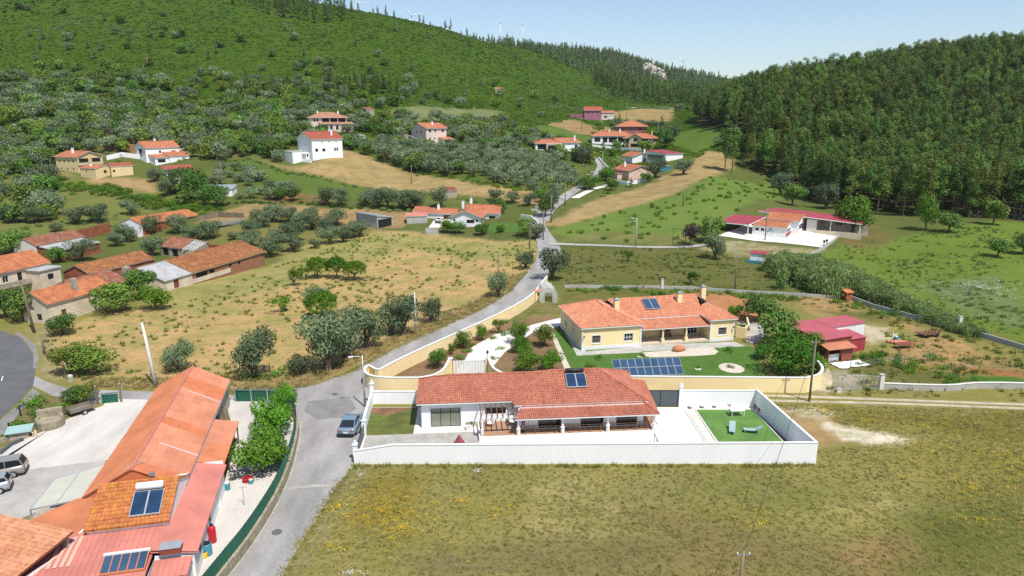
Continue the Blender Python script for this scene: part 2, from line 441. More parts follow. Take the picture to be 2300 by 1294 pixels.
def hf(x, y):
    x = np.atleast_1d(np.asarray(x, float)); y = np.atleast_1d(np.asarray(y, float))
    out = np.empty(x.shape)
    for i in range(0, x.size, 40000):
        xs, ys = x.ravel()[i:i + 40000], y.ravel()[i:i + 40000]
        w = warp(xs, ys)
        d2 = ((w[:, None] - CP[None]) ** 2).sum(-1)
        z = kern(d2) @ TW[:-3] + TW[-3] + w @ TW[-2:]
        z = z * smooth(118, 165, np.hypot(xs * 0.8, ys))
        far = smooth(330, 520, ys)
        z = z + far * (wavy(xs, ys, 23) * 1.6 + wavy(xs, ys, 61, 1.0) * 3.0)
        out.ravel()[i:i + 40000] = np.clip(z, -4, 230)
    return out
def gz(x, y): return float(hf(x, y)[0])
TS = np.concatenate([np.arange(38, 260, 1.0), np.arange(260, 700, 3.0), np.arange(700, 3200, 12.0)])
def G(u, v, sink=0.0):
    """where the line of sight through photo pixel (u, v) meets the ground"""
    d = ray(u, v)
    if v > 700: return PZ(u, v, 0.0) - Vector((0, 0, sink))
    t = TS / d[1]
    diff = HCAM + t * d[2] - hf(t * d[0], t * d[1])
    k = np.argmax(diff < 0)
    if not diff[k] < 0: k = len(TS) - 1
    lo, hi = t[max(k - 1, 0)], t[k]
    for _ in range(14):
        m = 0.5 * (lo + hi)
        if HCAM + m * d[2] - gz(m * d[0], m * d[1]) < 0: hi = m
        else: lo = m
    return Vector((hi * d[0], hi * d[1], HCAM + hi * d[2] - sink))
def GP(pts): return [G(*p) for p in pts]
def GXY(pts): return np.array([[p.x, p.y] for p in GP(pts)])

def axis(segs):
    a = []
    for lo, hi, st in segs: a += list(np.arange(lo, hi, st))
    return np.array(a + [segs[-1][1]])
AX = axis([(-2600, -700, 60), (-700, -240, 7), (-240, -100, 2.2), (-100, 130, 0.8), (130, 260, 2.2), (260, 760, 7), (760, 2600, 60)])
AY = axis([(-80, 36, 12), (36, 150, 0.8), (150, 330, 1.7), (330, 900, 5), (900, 1700, 16), (1700, 3400, 60)])
GX, GY = np.meshgrid(AX, AY)
GZ = hf(GX, GY)
NX, NY = len(AX), len(AY)

# ---- what grows or lies where: two albedo tones per vertex, mixed by noise in the material
def inside(px, py, poly):
    r = np.zeros(px.shape, bool); n = len(poly)
    for i in range(n):
        x0, y0 = poly[i]; x1, y1 = poly[(i + 1) % n]
        c = ((y0 > py) != (y1 > py))
        with np.errstate(divide='ignore', invalid='ignore'):
            r ^= c & (px < (x1 - x0) * (py - y0) / (y1 - y0 + 1e-12) + x0)
    return r
def edge_dist(px, py, poly):
    d = np.full(px.shape, 1e9); n = len(poly)
    for i in range(n):
        a, b = poly[i], poly[(i + 1) % n]; e = b - a; l2 = (e ** 2).sum() + 1e-9
        t = np.clip(((px - a[0]) * e[0] + (py - a[1]) * e[1]) / l2, 0, 1)
        d = np.minimum(d, np.hypot(px - a[0] - t * e[0], py - a[1] - t * e[1]))
    return d
CA = np.zeros(GX.shape + (3,)); CB = np.zeros_like(CA)
CA[:] = (0.205, 0.190, 0.048); CB[:] = (0.300, 0.252, 0.098)          # dry olive meadow in front
jit = wavy(GX, GY, 1.9) * 0.6 + wavy(GX, GY, 4.7, 2.0) * 0.9 + NR.normal(0, 0.35, GX.shape)
def cover(pts, a, b, soft=1.2, world_xy=False):
    poly = np.array(pts, float) if world_xy else GXY(pts)
    lo, hi = poly.min(0) - 6, poly.max(0) + 6
    k = (GX > lo[0]) & (GX < hi[0]) & (GY > lo[1]) & (GY < hi[1])
    px, py = GX[k], GY[k]
    s = np.where(inside(px, py, poly), 1, -1) * edge_dist(px, py, poly)
    sc = np.maximum(1, py / 170.0)
    w = smooth(-soft, soft, s / sc + jit[k] * min(1.0, soft))[:, None]
    CA[k] = CA[k] * (1 - w) + np.array(a) * w
    CB[k] = CB[k] * (1 - w) + np.array(b) * w
GREEN_A, GREEN_B = (0.075, 0.115, 0.022), (0.125, 0.155, 0.035)
DRY_A, DRY_B = (0.52, 0.315, 0.155), (0.33, 0.295, 0.10)
TAN_A, TAN_B = (0.40, 0.28, 0.135), (0.31, 0.22, 0.095)
# general change with distance: rough grass, then scrub on the slopes
w = smooth(105, 150, GY)[..., None]
CA = CA * (1 - w) + np.array((0.090, 0.120, 0.028)) * w; CB = CB * (1 - w) + np.array((0.15, 0.155, 0.05)) * w
w = smooth(300, 360, GY)[..., None]
CA = CA * (1 - w) + np.array((0.050, 0.092, 0.010)) * w; CB = CB * (1 - w) + np.array((0.070, 0.118, 0.013)) * w  # slope ground darkened, the shade between scrub plants put into its colour
cover([(90, 770), (240, 700), (330, 690), (600, 600), (660, 555), (840, 515), (1000, 530), (1225, 545), (1190, 600), (1100, 670), (980, 712), (850, 790), (700, 850), (520, 862), (200, 862), (110, 800)], DRY_A, DRY_B)
cover([(330, 620), (600, 600), (660, 560), (840, 520), (1220, 548), (1150, 590), (900, 560), (640, 640), (450, 700), (330, 690)], (0.36, 0.295, 0.12), (0.265, 0.255, 0.075), 3)
cover([(440, 570), (480, 500), (620, 480), (820, 490), (850, 515), (660, 555), (600, 600)], (0.15, 0.16, 0.045), (0.23, 0.19, 0.07), 2)
cover([(440, 500), (560, 456), (750, 466), (935, 474), (900, 512), (830, 515), (700, 492), (560, 490), (480, 505)], (0.36, 0.235, 0.115), (0.28, 0.19, 0.08))
cover([(560, 352), (640, 372), (700, 374), (770, 335), (830, 352), (1000, 402), (1210, 432), (1215, 462), (1120, 446), (900, 428), (760, 408), (640, 382)], TAN_A, TAN_B)
cover([(500, 365), (560, 354), (640, 384), (760, 410), (900, 430), (1000, 447), (820, 450), (620, 425), (520, 405)], (0.085, 0.14, 0.025), (0.13, 0.165, 0.04))
cover([(1225, 505), (1330, 450), (1480, 402), (1590, 338), (1648, 350), (1612, 396), (1530, 432), (1400, 472), (1270, 508)], TAN_A, TAN_B)
cover([(1235, 522), (1270, 508), (1400, 472), (1530, 432), (1620, 398), (1745, 402), (1755, 445), (1640, 485), (1600, 525), (1520, 552), (1350, 547), (1280, 535)], (0.125, 0.195, 0.036), (0.175, 0.215, 0.055))
cover([(1250, 540), (1350, 548), (1520, 553), (1600, 524), (1500, 528), (1350, 520)], (0.21, 0.19, 0.075), (0.15, 0.17, 0.045), 2)
cover([(1262, 560), (1600, 562), (1720, 600), (1900, 668), (1640, 655), (1275, 640)], (0.10, 0.12, 0.03), (0.19, 0.165, 0.06))
cover([(1890, 550), (2320, 495), (2320, 800), (2150, 725), (1930, 655), (1780, 590)], (0.115, 0.185, 0.026), (0.175, 0.205, 0.045))
cover([(2050, 640), (2240, 620), (2300, 690), (2300, 740), (2150, 700)], (0.18, 0.21, 0.10), (0.10, 0.15, 0.03), 3)
cover([(1870, 515), (1960, 500), (2000, 540), (1930, 560), (1890, 545)], (0.20, 0.13, 0.06), (0.13, 0.14, 0.04), 2)
cover([(1605, 540), (1700, 548), (1850, 562), (1790, 585), (1640, 575), (1560, 560)], (0.42, 0.36, 0.22), (0.20, 0.17, 0.07), 1.5)
cover([(1270, 650), (1620, 655), (1560, 665), (1660, 690), (1500, 690), (1280, 690), (1180, 715)], (0.115, 0.125, 0.03), (0.20, 0.17, 0.055))
cover([(1500, 658), (1640, 662), (1720, 680), (1800, 722), (1670, 725), (1600, 690)], (0.47, 0.215, 0.10), (0.42, 0.185, 0.085), 0.6)
cover([(1755, 662), (1900, 672), (1995, 696), (1900, 705), (1840, 712)], (0.44, 0.26, 0.125), (0.27, 0.20, 0.075), 0.8)
cover([(1840, 700), (1960, 700), (2150, 728), (2300, 772), (2300, 790), (2100, 745), (1950, 720)], (0.16, 0.155, 0.045), (0.20, 0.17, 0.06), 1)
cover([(1985, 715), (2100, 742), (2200, 790), (2300, 820), (2300, 838), (2050, 830), (1985, 790), (2060, 760)], (0.45, 0.255, 0.12), (0.26, 0.20, 0.075), 1.2)
cover([(1925, 726), (2010, 735), (2030, 760), (1960, 775), (1920, 755)], (0.55, 0.47, 0.33), (0.40, 0.32, 0.19), 0.8)
cover([(2160, 824), (2300, 835), (2300, 848), (2150, 838)], (0.40, 0.18, 0.08), (0.34, 0.15, 0.07), 0.4)
cover([(2170, 842), (2300, 850), (2300, 872), (2180, 862)], (0.06, 0.15, 0.025), (0.09, 0.17, 0.03), 0.3)
cover([(1950, 800), (2160, 840), (2150, 870), (1960, 870), (1930, 830)], (0.11, 0.125, 0.035), (0.20, 0.16, 0.06), 1)
cover([(1835, 845), (1880, 830), (1955, 845), (1930, 880), (1830, 882)], (0.36, 0.31, 0.22), (0.24, 0.21, 0.11), 0.6)
cover([(1690, 915), (2320, 930), (2320, 1000), (2050, 960), (1760, 930)], (0.15, 0.14, 0.03), (0.22, 0.185, 0.05), 2)
cover([(1745, 918), (1830, 925), (1900, 960), (2010, 985), (1930, 1000), (1830, 1010), (1800, 985)], (0.47, 0.28, 0.16), (0.30, 0.22, 0.09), 0.9)
cover([(1850, 950), (1935, 966), (2050, 990), (1990, 1000), (1900, 995), (1865, 978)], (0.74, 0.66, 0.54), (0.46, 0.36, 0.22), 0.6)
cover([(1760, 918), (1820, 916), (1880, 928), (1840, 938), (1790, 932)], (0.66, 0.58, 0.46), (0.28, 0.23, 0.10), 0.7)
cover([(1200, 1180), (1420, 1120), (1700, 1180), (2100, 1250), (1900, 1320), (1300, 1320)], (0.19, 0.155, 0.055), (0.25, 0.19, 0.085), 3)
for u, v, r, a_, b_ in ((1270, 1105, 3.5, (0.36, 0.30, 0.13), (0.25, 0.215, 0.07)), (1330, 1170, 4, (0.36, 0.30, 0.13), (0.25, 0.215, 0.07)), (1900, 1120, 5, (0.34, 0.29, 0.11), (0.23, 0.21, 0.06)), (1180, 1240, 2.6, (0.165, 0.14, 0.06), (0.24, 0.20, 0.08)), (1420, 1250, 2.6, (0.165, 0.14, 0.06), (0.24, 0.2, 0.08)), (1000, 1280, 2.4, (0.17, 0.14, 0.07), (0.25, 0.2, 0.08)),
        (2040, 1240, 1.8, (0.36, 0.20, 0.11), (0.22, 0.18, 0.06)), (1960, 1262, 1.5, (0.36, 0.20, 0.11), (0.22, 0.18, 0.06)), (1700, 1090, 4, (0.18, 0.18, 0.045), (0.25, 0.22, 0.08)), (1500, 1100, 3, (0.19, 0.185, 0.055), (0.27, 0.23, 0.09)), (840, 1130, 3.5, (0.20, 0.165, 0.04), (0.30, 0.22, 0.05)), (2200, 1060, 5, (0.20, 0.19, 0.045), (0.28, 0.23, 0.07))):
    q_ = PZ(u, v); cover([(q_.x + r * (1 + .35 * math.sin(3 * t + u)) * 1.4 * math.cos(t), q_.y + r * (1 + .3 * math.sin(2 * t + v)) * math.sin(t)) for t in np.linspace(0, 6.1, 12)], a_, b_, 1.6, True)
cover([(2050, 1150), (2330, 1100), (2330, 1320), (2050, 1320)], (0.11, 0.13, 0.026), (0.17, 0.155, 0.045), 4)
cover([(640, 1294), (790, 1050), (830, 1042), (760, 1180), (690, 1300)], (0.17, 0.17, 0.05), (0.30, 0.25, 0.13), 0.5)
cover([(690, 865), (860, 790), (985, 738), (1090, 690), (1150, 650), (1170, 615), (1150, 620), (1080, 672), (980, 712), (850, 775), (690, 846), (520, 852), (330, 855), (200, 852), (200, 872), (340, 876), (520, 880)], (0.42, 0.30, 0.15), (0.28, 0.19, 0.08), 0.6)
cover([(870, 850), (1012, 846), (960, 830), (900, 822)], (0.30, 0.13, 0.065), (0.24, 0.12, 0.06), 0.3)
cover([(845, 850), (1000, 775), (1110, 712), (1240, 700), (1270, 740), (1290, 830), (1110, 845), (900, 856)], (0.27, 0.17, 0.10), (0.20, 0.125, 0.07), 0.5)
cover([(1100, 712), (1190, 665), (1235, 640), (1265, 680), (1262, 706), (1150, 722)], (0.25, 0.20, 0.09), (0.13, 0.14, 0.04), 0.8)
cover([(70, 735), (110, 735), (130, 860), (90, 840), (85, 790)], (0.38, 0.31, 0.18), (0.25, 0.2, 0.09), 0.5)
cover([(20, 950), (60, 890), (210, 885), (200, 915), (100, 960), (0, 1000)], (0.14, 0.13, 0.05), (0.24, 0.18, 0.09), 0.4)
# upper left slopes
cover([(0, 440), (140, 430), (260, 470), (200, 520), (0, 540)], (0.24, 0.215, 0.085), (0.13, 0.165, 0.04), 2)
cover([(110, 470), (330, 470), (420, 480), (300, 500), (150, 530)], (0.20, 0.19, 0.065), (0.11, 0.15, 0.035), 2)
cover([(0, 400), (60, 388), (330, 405), (400, 440), (330, 470), (120, 500), (0, 560)], (0.13, 0.16, 0.04), (0.20, 0.185, 0.06), 2)
cover([(120, 385), (200, 402), (345, 402), (358, 436), (280, 425), (190, 405)], (0.38, 0.26, 0.13), (0.30, 0.2, 0.09), 0.8)
cover([(215, 285), (300, 255), (330, 300), (345, 350), (240, 345)], (0.28, 0.14, 0.07), (0.17, 0.12, 0.05), 1.5)
cover([(380, 330), (560, 335), (560, 352), (400, 352)], (0.22, 0.18, 0.09), (0.12, 0.13, 0.04), 1.5)
cover([(580, 452), (740, 458), (740, 448), (640, 432), (600, 430)], (0.26, 0.13, 0.07), (0.14, 0.13, 0.045), 1)
# valley head
cover([(880, 240), (980, 240), (1130, 250), (1120, 268), (960, 275), (880, 262)], (0.155, 0.175, 0.05), (0.22, 0.23, 0.13), 2)
cover([(1175, 292), (1240, 280), (1350, 310), (1330, 322), (1260, 312)], (0.10, 0.16, 0.03), (0.13, 0.17, 0.04), 1)
cover([(1220, 275), (1290, 268), (1370, 288), (1380, 305), (1300, 300)], (0.36, 0.24, 0.12), (0.27, 0.18, 0.08), 1)
cover([(1360, 255), (1430, 245), (1515, 243), (1510, 272), (1400, 275)], (0.38, 0.27, 0.12), (0.30, 0.21, 0.09), 1)
cover([(1500, 305), (1560, 290), (1660, 285), (1640, 310), (1560, 345), (1520, 330)], (0.09, 0.16, 0.025), (0.12, 0.17, 0.035), 1)
cover([(560, 330), (900, 300), (1200, 300), (1230, 420), (1000, 398), (830, 348), (770, 333)], (0.07, 0.11, 0.02), (0.13, 0.15, 0.035), 2)
# floor of the eucalyptus wood
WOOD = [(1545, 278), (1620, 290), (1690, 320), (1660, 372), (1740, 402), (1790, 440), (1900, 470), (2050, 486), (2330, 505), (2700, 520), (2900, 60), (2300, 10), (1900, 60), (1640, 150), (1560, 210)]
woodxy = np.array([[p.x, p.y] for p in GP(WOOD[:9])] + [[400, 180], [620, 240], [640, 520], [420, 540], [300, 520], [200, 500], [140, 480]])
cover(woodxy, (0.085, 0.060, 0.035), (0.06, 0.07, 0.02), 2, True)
def grid_mesh(name, X, Y, Z):
    ny, nx = X.shape
    me = bpy.data.meshes.new(name)
    idx = np.arange(nx * ny).reshape(ny, nx)
    q = np.stack([idx[:-1, :-1], idx[:-1, 1:], idx[1:, 1:], idx[1:, :-1]], -1).reshape(-1, 4)
    me.vertices.add(nx * ny); me.vertices.foreach_set('co', np.stack([X, Y, Z], -1).ravel())
    me.loops.add(q.size); me.loops.foreach_set('vertex_index', q.ravel())
    me.polygons.add(len(q)); me.polygons.foreach_set('loop_start', np.arange(0, q.size, 4)); me.polygons.foreach_set('loop_total', np.full(len(q), 4))
    me.polygons.foreach_set('use_smooth', np.ones(len(q), bool))
    me.update(calc_edges=True)
    return me
tme = grid_mesh('terrain', GX, GY, GZ)
for nm, arr in (('cover_a', CA), ('cover_b', CB)):
    at = tme.attributes.new(nm, 'FLOAT_COLOR', 'POINT')
    at.data.foreach_set('color', np.concatenate([arr, np.ones(arr.shape[:2] + (1,))], -1).astype(np.float32).ravel())
def terrain_mat():
    m = bpy.data.materials.new('terrain'); nt, N, L, B = nodes_of(m)
    a = N.new('ShaderNodeAttribute'); a.attribute_name = 'cover_a'
    b = N.new('ShaderNodeAttribute'); b.attribute_name = 'cover_b'
    n1 = noise(N, L, 0.22, 5, 0.7); n2 = noise(N, L, 1.7, 4, 0.75); n3 = noise(N, L, 9.0, 3, 0.7)
    f = N.new('ShaderNodeMath'); f.operation = 'ADD'; L.new(n1, f.inputs[0]); L.new(n2, f.inputs[1])
    n5 = noise(N, L, 0.7, 3, 0.6, stretch=(0.22, 1.6, 1)); f2 = N.new('ShaderNodeMath'); f2.operation = 'MULTIPLY_ADD'; f2.inputs[1].default_value = 0.55
    L.new(n5, f2.inputs[0]); L.new(f.outputs[0], f2.inputs[2])
    fac = ramp(N, L, f2.outputs[0], 1.10, 1.48)
    c = mixc(N, L, fac, a.outputs['Color'], b.outputs['Color'])
    g = ramp(N, L, n3, 0.35, 0.7)
    c = mixc(N, L, g, c, mixc(N, L, 1.0, c, (0.62, 0.64, 0.58), 'MULTIPLY'))
    n4 = ramp(N, L, noise(N, L, 0.11, 5, 0.7), 0.42, 0.66)
    c = mixc(N, L, n4, c, mixc(N, L, 1.0, c, (0.74, 0.82, 0.72), 'MULTIPLY'))
    L.new(c, B.inputs['Base Color']); B.inputs['Roughness'].default_value = 1.0; B.inputs['Specular IOR Level'].default_value = 0.05
    bp = N.new('ShaderNodeBump'); bp.inputs['Strength'].default_value = 0.6; bp.inputs['Distance'].default_value = 0.12
    L.new(n2, bp.inputs['Height']); L.new(bp.outputs[0], B.inputs['Normal'])
    M['terrain'] = m
    return m
tme.materials.append(terrain_mat())
tag(link('ground', tme), kind='structure', label='meadows, ploughed strips and scrub slopes of the valley')

# ---- flat sheets laid on the ground
def tessellate(poly, step):
    """fill polygon (Nx2) with a clipped grid mesh draped on the terrain"""
    import bmesh
    bm = bmesh.new()
    vs = [bm.verts.new((p[0], p[1], 0)) for p in poly]
    bm.faces.new(vs)
    lo, hi = poly.min(0), poly.max(0)
    for ax in (0, 1):
        for t in np.arange(lo[ax] + step, hi[ax], step):
            co = [0, 0, 0]; no = [0, 0, 0]; co[ax] = t; no[ax] = 1
            bmesh.ops.bisect_plane(bm, geom=bm.verts[:] + bm.edges[:] + bm.faces[:], plane_co=co, plane_no=no)
    return bm
def sheet(name, pts, matname, lift=0.02, step=None, world_xy=False, z=None, **kw):
    poly = np.array(pts, float) if world_xy else GXY(pts)
    if step is None:
        me = bpy.data.meshes.new(name)
        me.from_pydata([(p[0], p[1], (z or 0) + lift) for p in poly], [], [list(range(len(poly)))])
    else:
        bm = tessellate(poly, step)
        co = np.array([v.co[:2] for v in bm.verts]); zz = hf(co[:, 0], co[:, 1]) + lift
        for v, h in zip(bm.verts, zz): v.co.z = h
        me = bpy.data.meshes.new(name); bm.to_mesh(me); bm.free()
    me.materials.append(M[matname])
    import bmesh
    b = bmesh.new(); b.from_mesh(me)
    for f in b.faces:
        f.normal_update()
        if f.normal.z < 0: f.normal_flip()
    b.to_mesh(me); b.free()
    o = link(name, me)
    kw.setdefault('kind', 'structure')
    return tag(o, **kw)
def ribbon(name, pts, width, matname, lift=0.05, step=3.0, world_xy=False, **kw):
    """road or path of a given width draped along a centre line"""
    c = np.array(pts, float) if world_xy else GXY(pts)
    ws = width if hasattr(width, '__len__') else [width] * len(c)
    seg = np.hypot(*np.diff(c, axis=0).T); s = np.concatenate([[0], np.cumsum(seg)])
    t = np.arange(0, s[-1] + step, step); t[-1] = s[-1]
    x, y, w = np.interp(t, s, c[:, 0]), np.interp(t, s, c[:, 1]), np.interp(t, s, ws)
    for _ in range(3):
        x[1:-1] = (x[:-2] + 2 * x[1:-1] + x[2:]) / 4; y[1:-1] = (y[:-2] + 2 * y[1:-1] + y[2:]) / 4
    dx, dy = np.gradient(x), np.gradient(y); l = np.hypot(dx, dy); nx_, ny_ = -dy / l, dx / l
    K = 5
    o = np.linspace(-0.5, 0.5, K)
    X = x[:, None] + nx_[:, None] * o * w[:, None]; Y = y[:, None] + ny_[:, None] * o * w[:, None]
    Z = hf(X, Y); Z = Z * 0.3 + 0.7 * Z.mean(1, keepdims=True) + lift
    me = grid_mesh(name, X.T, Y.T, Z.T)
    if me.polygons[0].normal.z < 0: me.flip_normals()
    me.materials.append(M[matname])
    kw.setdefault('kind', 'structure')
    return tag(link(name, me), **kw)
# ---------------------------------------------------------------- roads, yards, lawns
sheet('road', [(500, 1330), (515, 1294), (590, 1190), (650, 1080), (672, 975), (668, 930), (650, 905), (560, 905), (480, 906), (340, 908), (215, 905), (120, 890), (70, 865), (80, 845), (105, 858), (150, 872), (215, 876), (340, 880), (520, 888), (600, 884), (690, 868), (780, 840), (877, 788), (983, 740), (1085, 694), (1153, 649), (1190, 608), (1232, 612), (1222, 640), (1190, 676), (1130, 718), (1010, 776), (905, 830), (860, 850), (845, 870), (870, 884), (945, 886), (945, 905), (830, 905), (822, 960), (800, 1042), (770, 1075), (745, 1110), (640, 1280), (622, 1330)],
      'asphalt', 0.02)
ribbon('road', [(1207, 612), (1222, 592), (1240, 570), (1240, 548), (1222, 522), (1212, 498), (1232, 468), (1270, 440), (1305, 415), (1335, 395), (1347, 372), (1336, 356), (1322, 350)], [4.6, 4.4, 7, 7.5, 6, 5, 5, 5.0, 5, 5, 5, 4.5, 4], 'asphalt', 0.07, 2.0)
ribbon('road', [(1236, 546), (1290, 550), (1350, 551), (1450, 556), (1540, 556), (1600, 548)], [5, 2.6, 2.3, 2.2, 2.2, 2.4], 'gravel', 0.06, 2.5)
ribbon('path', [(1290, 445), (1330, 425), (1378, 412)], 3.2, 'pale_concrete', 0.06, 2.5)
ribbon('road', [(380, 345), (440, 322), (540, 312), (640, 322)], 3.5, 'yard_grey', 0.1, 4)
ribbon('road', [(1405, 243), (1440, 240), (1480, 241), (1530, 240)], 5, 'pale_concrete', 0.12, 4)
sheet('road', [(-40, 1000), (0, 940), (40, 905), (75, 865), (80, 830), (72, 790), (45, 758), (0, 742), (-60, 735), (-140, 800), (-160, 950)], 'dark_asphalt', 0.028)
sheet('road_verge', [(-20, 985), (0, 945), (40, 912), (75, 872), (90, 885), (45, 925), (10, 975)], 'asphalt_patch', 0.034)
sheet('road_verge', [(28, 745), (45, 748), (80, 775), (88, 805), (82, 830), (74, 826), (76, 795), (55, 765)], 'asphalt_patch', 0.034)
sheet('road_marking', [(2, 855), (6, 845), (8, 846), (4, 856)], 'sign_white', 0.036)
sheet('yard', [(-60, 1080), (0, 1012), (60, 985), (120, 960), (170, 932), (232, 912), (240, 896), (330, 898), (345, 906), (330, 950), (290, 1010), (240, 1034), (-60, 1070)], 'yard_concrete', 0.030)
sheet('yard', [(-80, 1230), (-60, 1050), (240, 1032), (225, 1062), (210, 1120), (60, 1160)], 'yard_grey', 0.026)
sheet('yard', [(508, 906), (520, 898), (640, 903), (660, 940), (655, 990), (600, 1110), (490, 1294), (460, 1330), (395, 1330), (450, 1190), (500, 1100), (530, 990)], 'yard_concrete', 0.024)
sheet('road_patch', [(690, 902), (785, 892), (800, 918), (775, 938), (712, 942), (684, 925)], 'asphalt_patch', 0.024)
sheet('road_patch', [(648, 1094), (700, 1089), (757, 1088), (756, 1093), (700, 1095), (646, 1100)], 'gravel', 0.024)
sheet('road_patch', [(560, 1200), (580, 1196), (640, 1100), (628, 1098)], 'asphalt_patch', 0.024)
# white villa plot
VR = R(5.0)
sheet('paving', [(-16.0, 61.2), (29.7, 61.2), (28.4, 74.6), (-16.5, 74.6)], 'pale_concrete', 0.010, world_xy=True)
sheet('parking_court', [(-15.1, 61.3), (-3.4, 61.3), (-3.4, 68.2), (-15.6, 67.2)], 'gravel', 0.018, world_xy=True)
sheet('lawn', [(-16.1, 67.2), (-10.6, 67.6), (-11.0, 74.5), (-16.4, 74.5)], 'lawn_grass', 0.022, world_xy=True)
sheet('soil_patch', [(-16.2, 72.8), (-14.0, 72.2), (-12.3, 73.8), (-11.2, 74.45), (-16.3, 74.45)], 'soil', 0.028, world_xy=True)
sheet('artificial_lawn', [(21.6, 65.4), (28.3, 65.4), (27.9, 73.9), (21.4, 73.9)], 'bright_turf', 0.024, world_xy=True)
sheet('pebble_strip', [(20.25, 65.2), (21.35, 65.2), (21.15, 74.0), (20.05, 74.0)], 'white_gravel', 0.020, world_xy=True)
sheet('planting_strip', [(28.45, 65.2), (29.0, 65.2), (28.15, 74.0), (28.0, 74.0)], 'soil', 0.022, world_xy=True)
# yellow house plot
sheet('driveway', [(1018, 848), (1095, 846), (1110, 820), (1135, 790), (1170, 765), (1200, 745), (1240, 738), (1268, 728), (1268, 712), (1225, 722), (1165, 738), (1110, 752), (1060, 780), (1040, 815)], 'pale_concrete', 0.016)
sheet('lawn', [(1240, 742), (1275, 742), (1650, 772), (1690, 780), (1720, 838), (1725, 848), (1300, 852), (1284, 830)], 'turf', 0.016)
sheet('garden_path', [(1236, 748), (1244, 746), (1292, 850), (1276, 850)], 'white_gravel', 0.022)
sheet('apron', [(1262, 735), (1275, 735), (1316, 790), (1440, 778), (1440, 792), (1296, 799)], 'concrete', 0.020)
sheet('apron', [(1440, 776), (1600, 770), (1650, 768), (1676, 778), (1598, 782), (1440, 790)], 'concrete', 0.020)
sheet('gravel_bed', [(1442, 792), (1600, 780), (1614, 790), (1605, 797), (1560, 800), (1460, 803), (1450, 800)], 'white_gravel', 0.024)
c = G(1643, 827); sheet('gravel_bed', [(c.x + 1.65 * math.cos(t), c.y + 1.9 * math.sin(t)) for t in np.linspace(0, 2 * math.pi, 28, endpoint=False)], 'white_gravel', 0.024, world_xy=True)
for u, v, r in ((1568, 829, 0.45), (1438, 801, 0.4)):
    c = G(u, v); sheet('gravel_ring', [(c.x + r * math.cos(t), c.y + r * math.sin(t)) for t in np.linspace(0, 2 * math.pi, 16, endpoint=False)], 'white_gravel', 0.026, world_xy=True)
sheet('driveway', [(1652, 722), (1700, 722), (1722, 736), (1712, 760), (1690, 775), (1675, 765), (1680, 742)], 'yard_grey', 0.018)
ribbon('path', [(1690, 728), (1740, 726), (1790, 726)], 1.2, 'dirt_track', 0.03, 1.0)
ribbon('track', [(1690, 888), (1800, 891), (1950, 896), (2100, 902), (2330, 910)], 0.75, 'dirt_track', 0.02, 1.0)
ribbon('track', [(1700, 899), (1800, 902), (1950, 905), (2100, 910), (2330, 919)], 0.7, 'dirt_track', 0.02, 1.0)
ribbon('track', [(1840, 812), (1850, 830), (1858, 850), (1850, 880)], 1.4, 'dirt_track', 0.02, 0.8)
# right complex and northern plots
sheet('yard', [(1612, 530), (1690, 500), (1880, 510), (1892, 525), (1845, 557), (1740, 545)], 'pale_concrete', 0.12, 3.0)
sheet('lawn', [(1105, 500), (1180, 503), (1200, 520), (1110, 525), (1080, 520)], 'turf', 0.06, 3.0)
sheet('yard', [(975, 495), (1010, 493), (1015, 503), (985, 512), (962, 512)], 'pale_concrete', 0.08, 3.0)
# ---------------------------------------------------------------- building kit
def hip_planes(x0, x1, y0, y1, ze, zr, axis='x', run=None):
    if axis == 'x':
        ym = (y0 + y1) / 2; r = run if run is not None else (y1 - y0) / 2
        a, b = (x0 + r, ym, zr), (x1 - r, ym, zr)
        return [[(x0, y0, ze), (x1, y0, ze), b, a], [(x1, y1, ze), (x0, y1, ze), a, b], [(x1, y0, ze), (x1, y1, ze), b], [(x0, y1, ze), (x0, y0, ze), a]]
    xm = (x0 + x1) / 2; r = run if run is not None else (x1 - x0) / 2
    a, b = (xm, y0 + r, zr), (xm, y1 - r, zr)
    return [[(x1, y0, ze), (x1, y1, ze), b, a], [(x0, y1, ze), (x0, y0, ze), a, b], [(x0, y0, ze), (x1, y0, ze), a], [(x1, y1, ze), (x0, y1, ze), b]]
def gable_planes(x0, x1, y0, y1, ze, zr, axis='x'):
    if axis == 'x':
        ym = (y0 + y1) / 2
        return [[(x0, y0, ze), (x1, y0, ze), (x1, ym, zr), (x0, ym, zr)], [(x1, y1, ze), (x0, y1, ze), (x0, ym, zr), (x1, ym, zr)]]
    xm = (x0 + x1) / 2
    return [[(x1, y0, ze), (x1, y1, ze), (xm, y1, zr), (xm, y0, zr)], [(x0, y1, ze), (x0, y0, ze), (xm, y0, zr), (xm, y1, zr)]]
def plane_frame(poly):
    P = [Vector(p) for p in poly]
    u = (P[1] - P[0]).normalized(); n = None
    for q in P[2:]:
        n = u.cross(q - P[0])
        if n.length > 1e-6: break
    n.normalize()
    if n.z < 0: n = -n
    v = n.cross(u).normalized()
    return P[0], u, v, n, [((p - P[0]).dot(u), (p - P[0]).dot(v)) for p in P]
def span_at(q, s):
    """range of v inside polygon q on the line u = s"""
    hit = []
    for i in range(len(q)):
        (a, b), (c, d) = q[i], q[(i + 1) % len(q)]
        if (a - s) * (c - s) <= 0 and abs(a - c) > 1e-9: hit.append(b + (d - b) * (s - a) / (c - a))
    return (min(hit), max(hit)) if len(hit) >= 2 else None
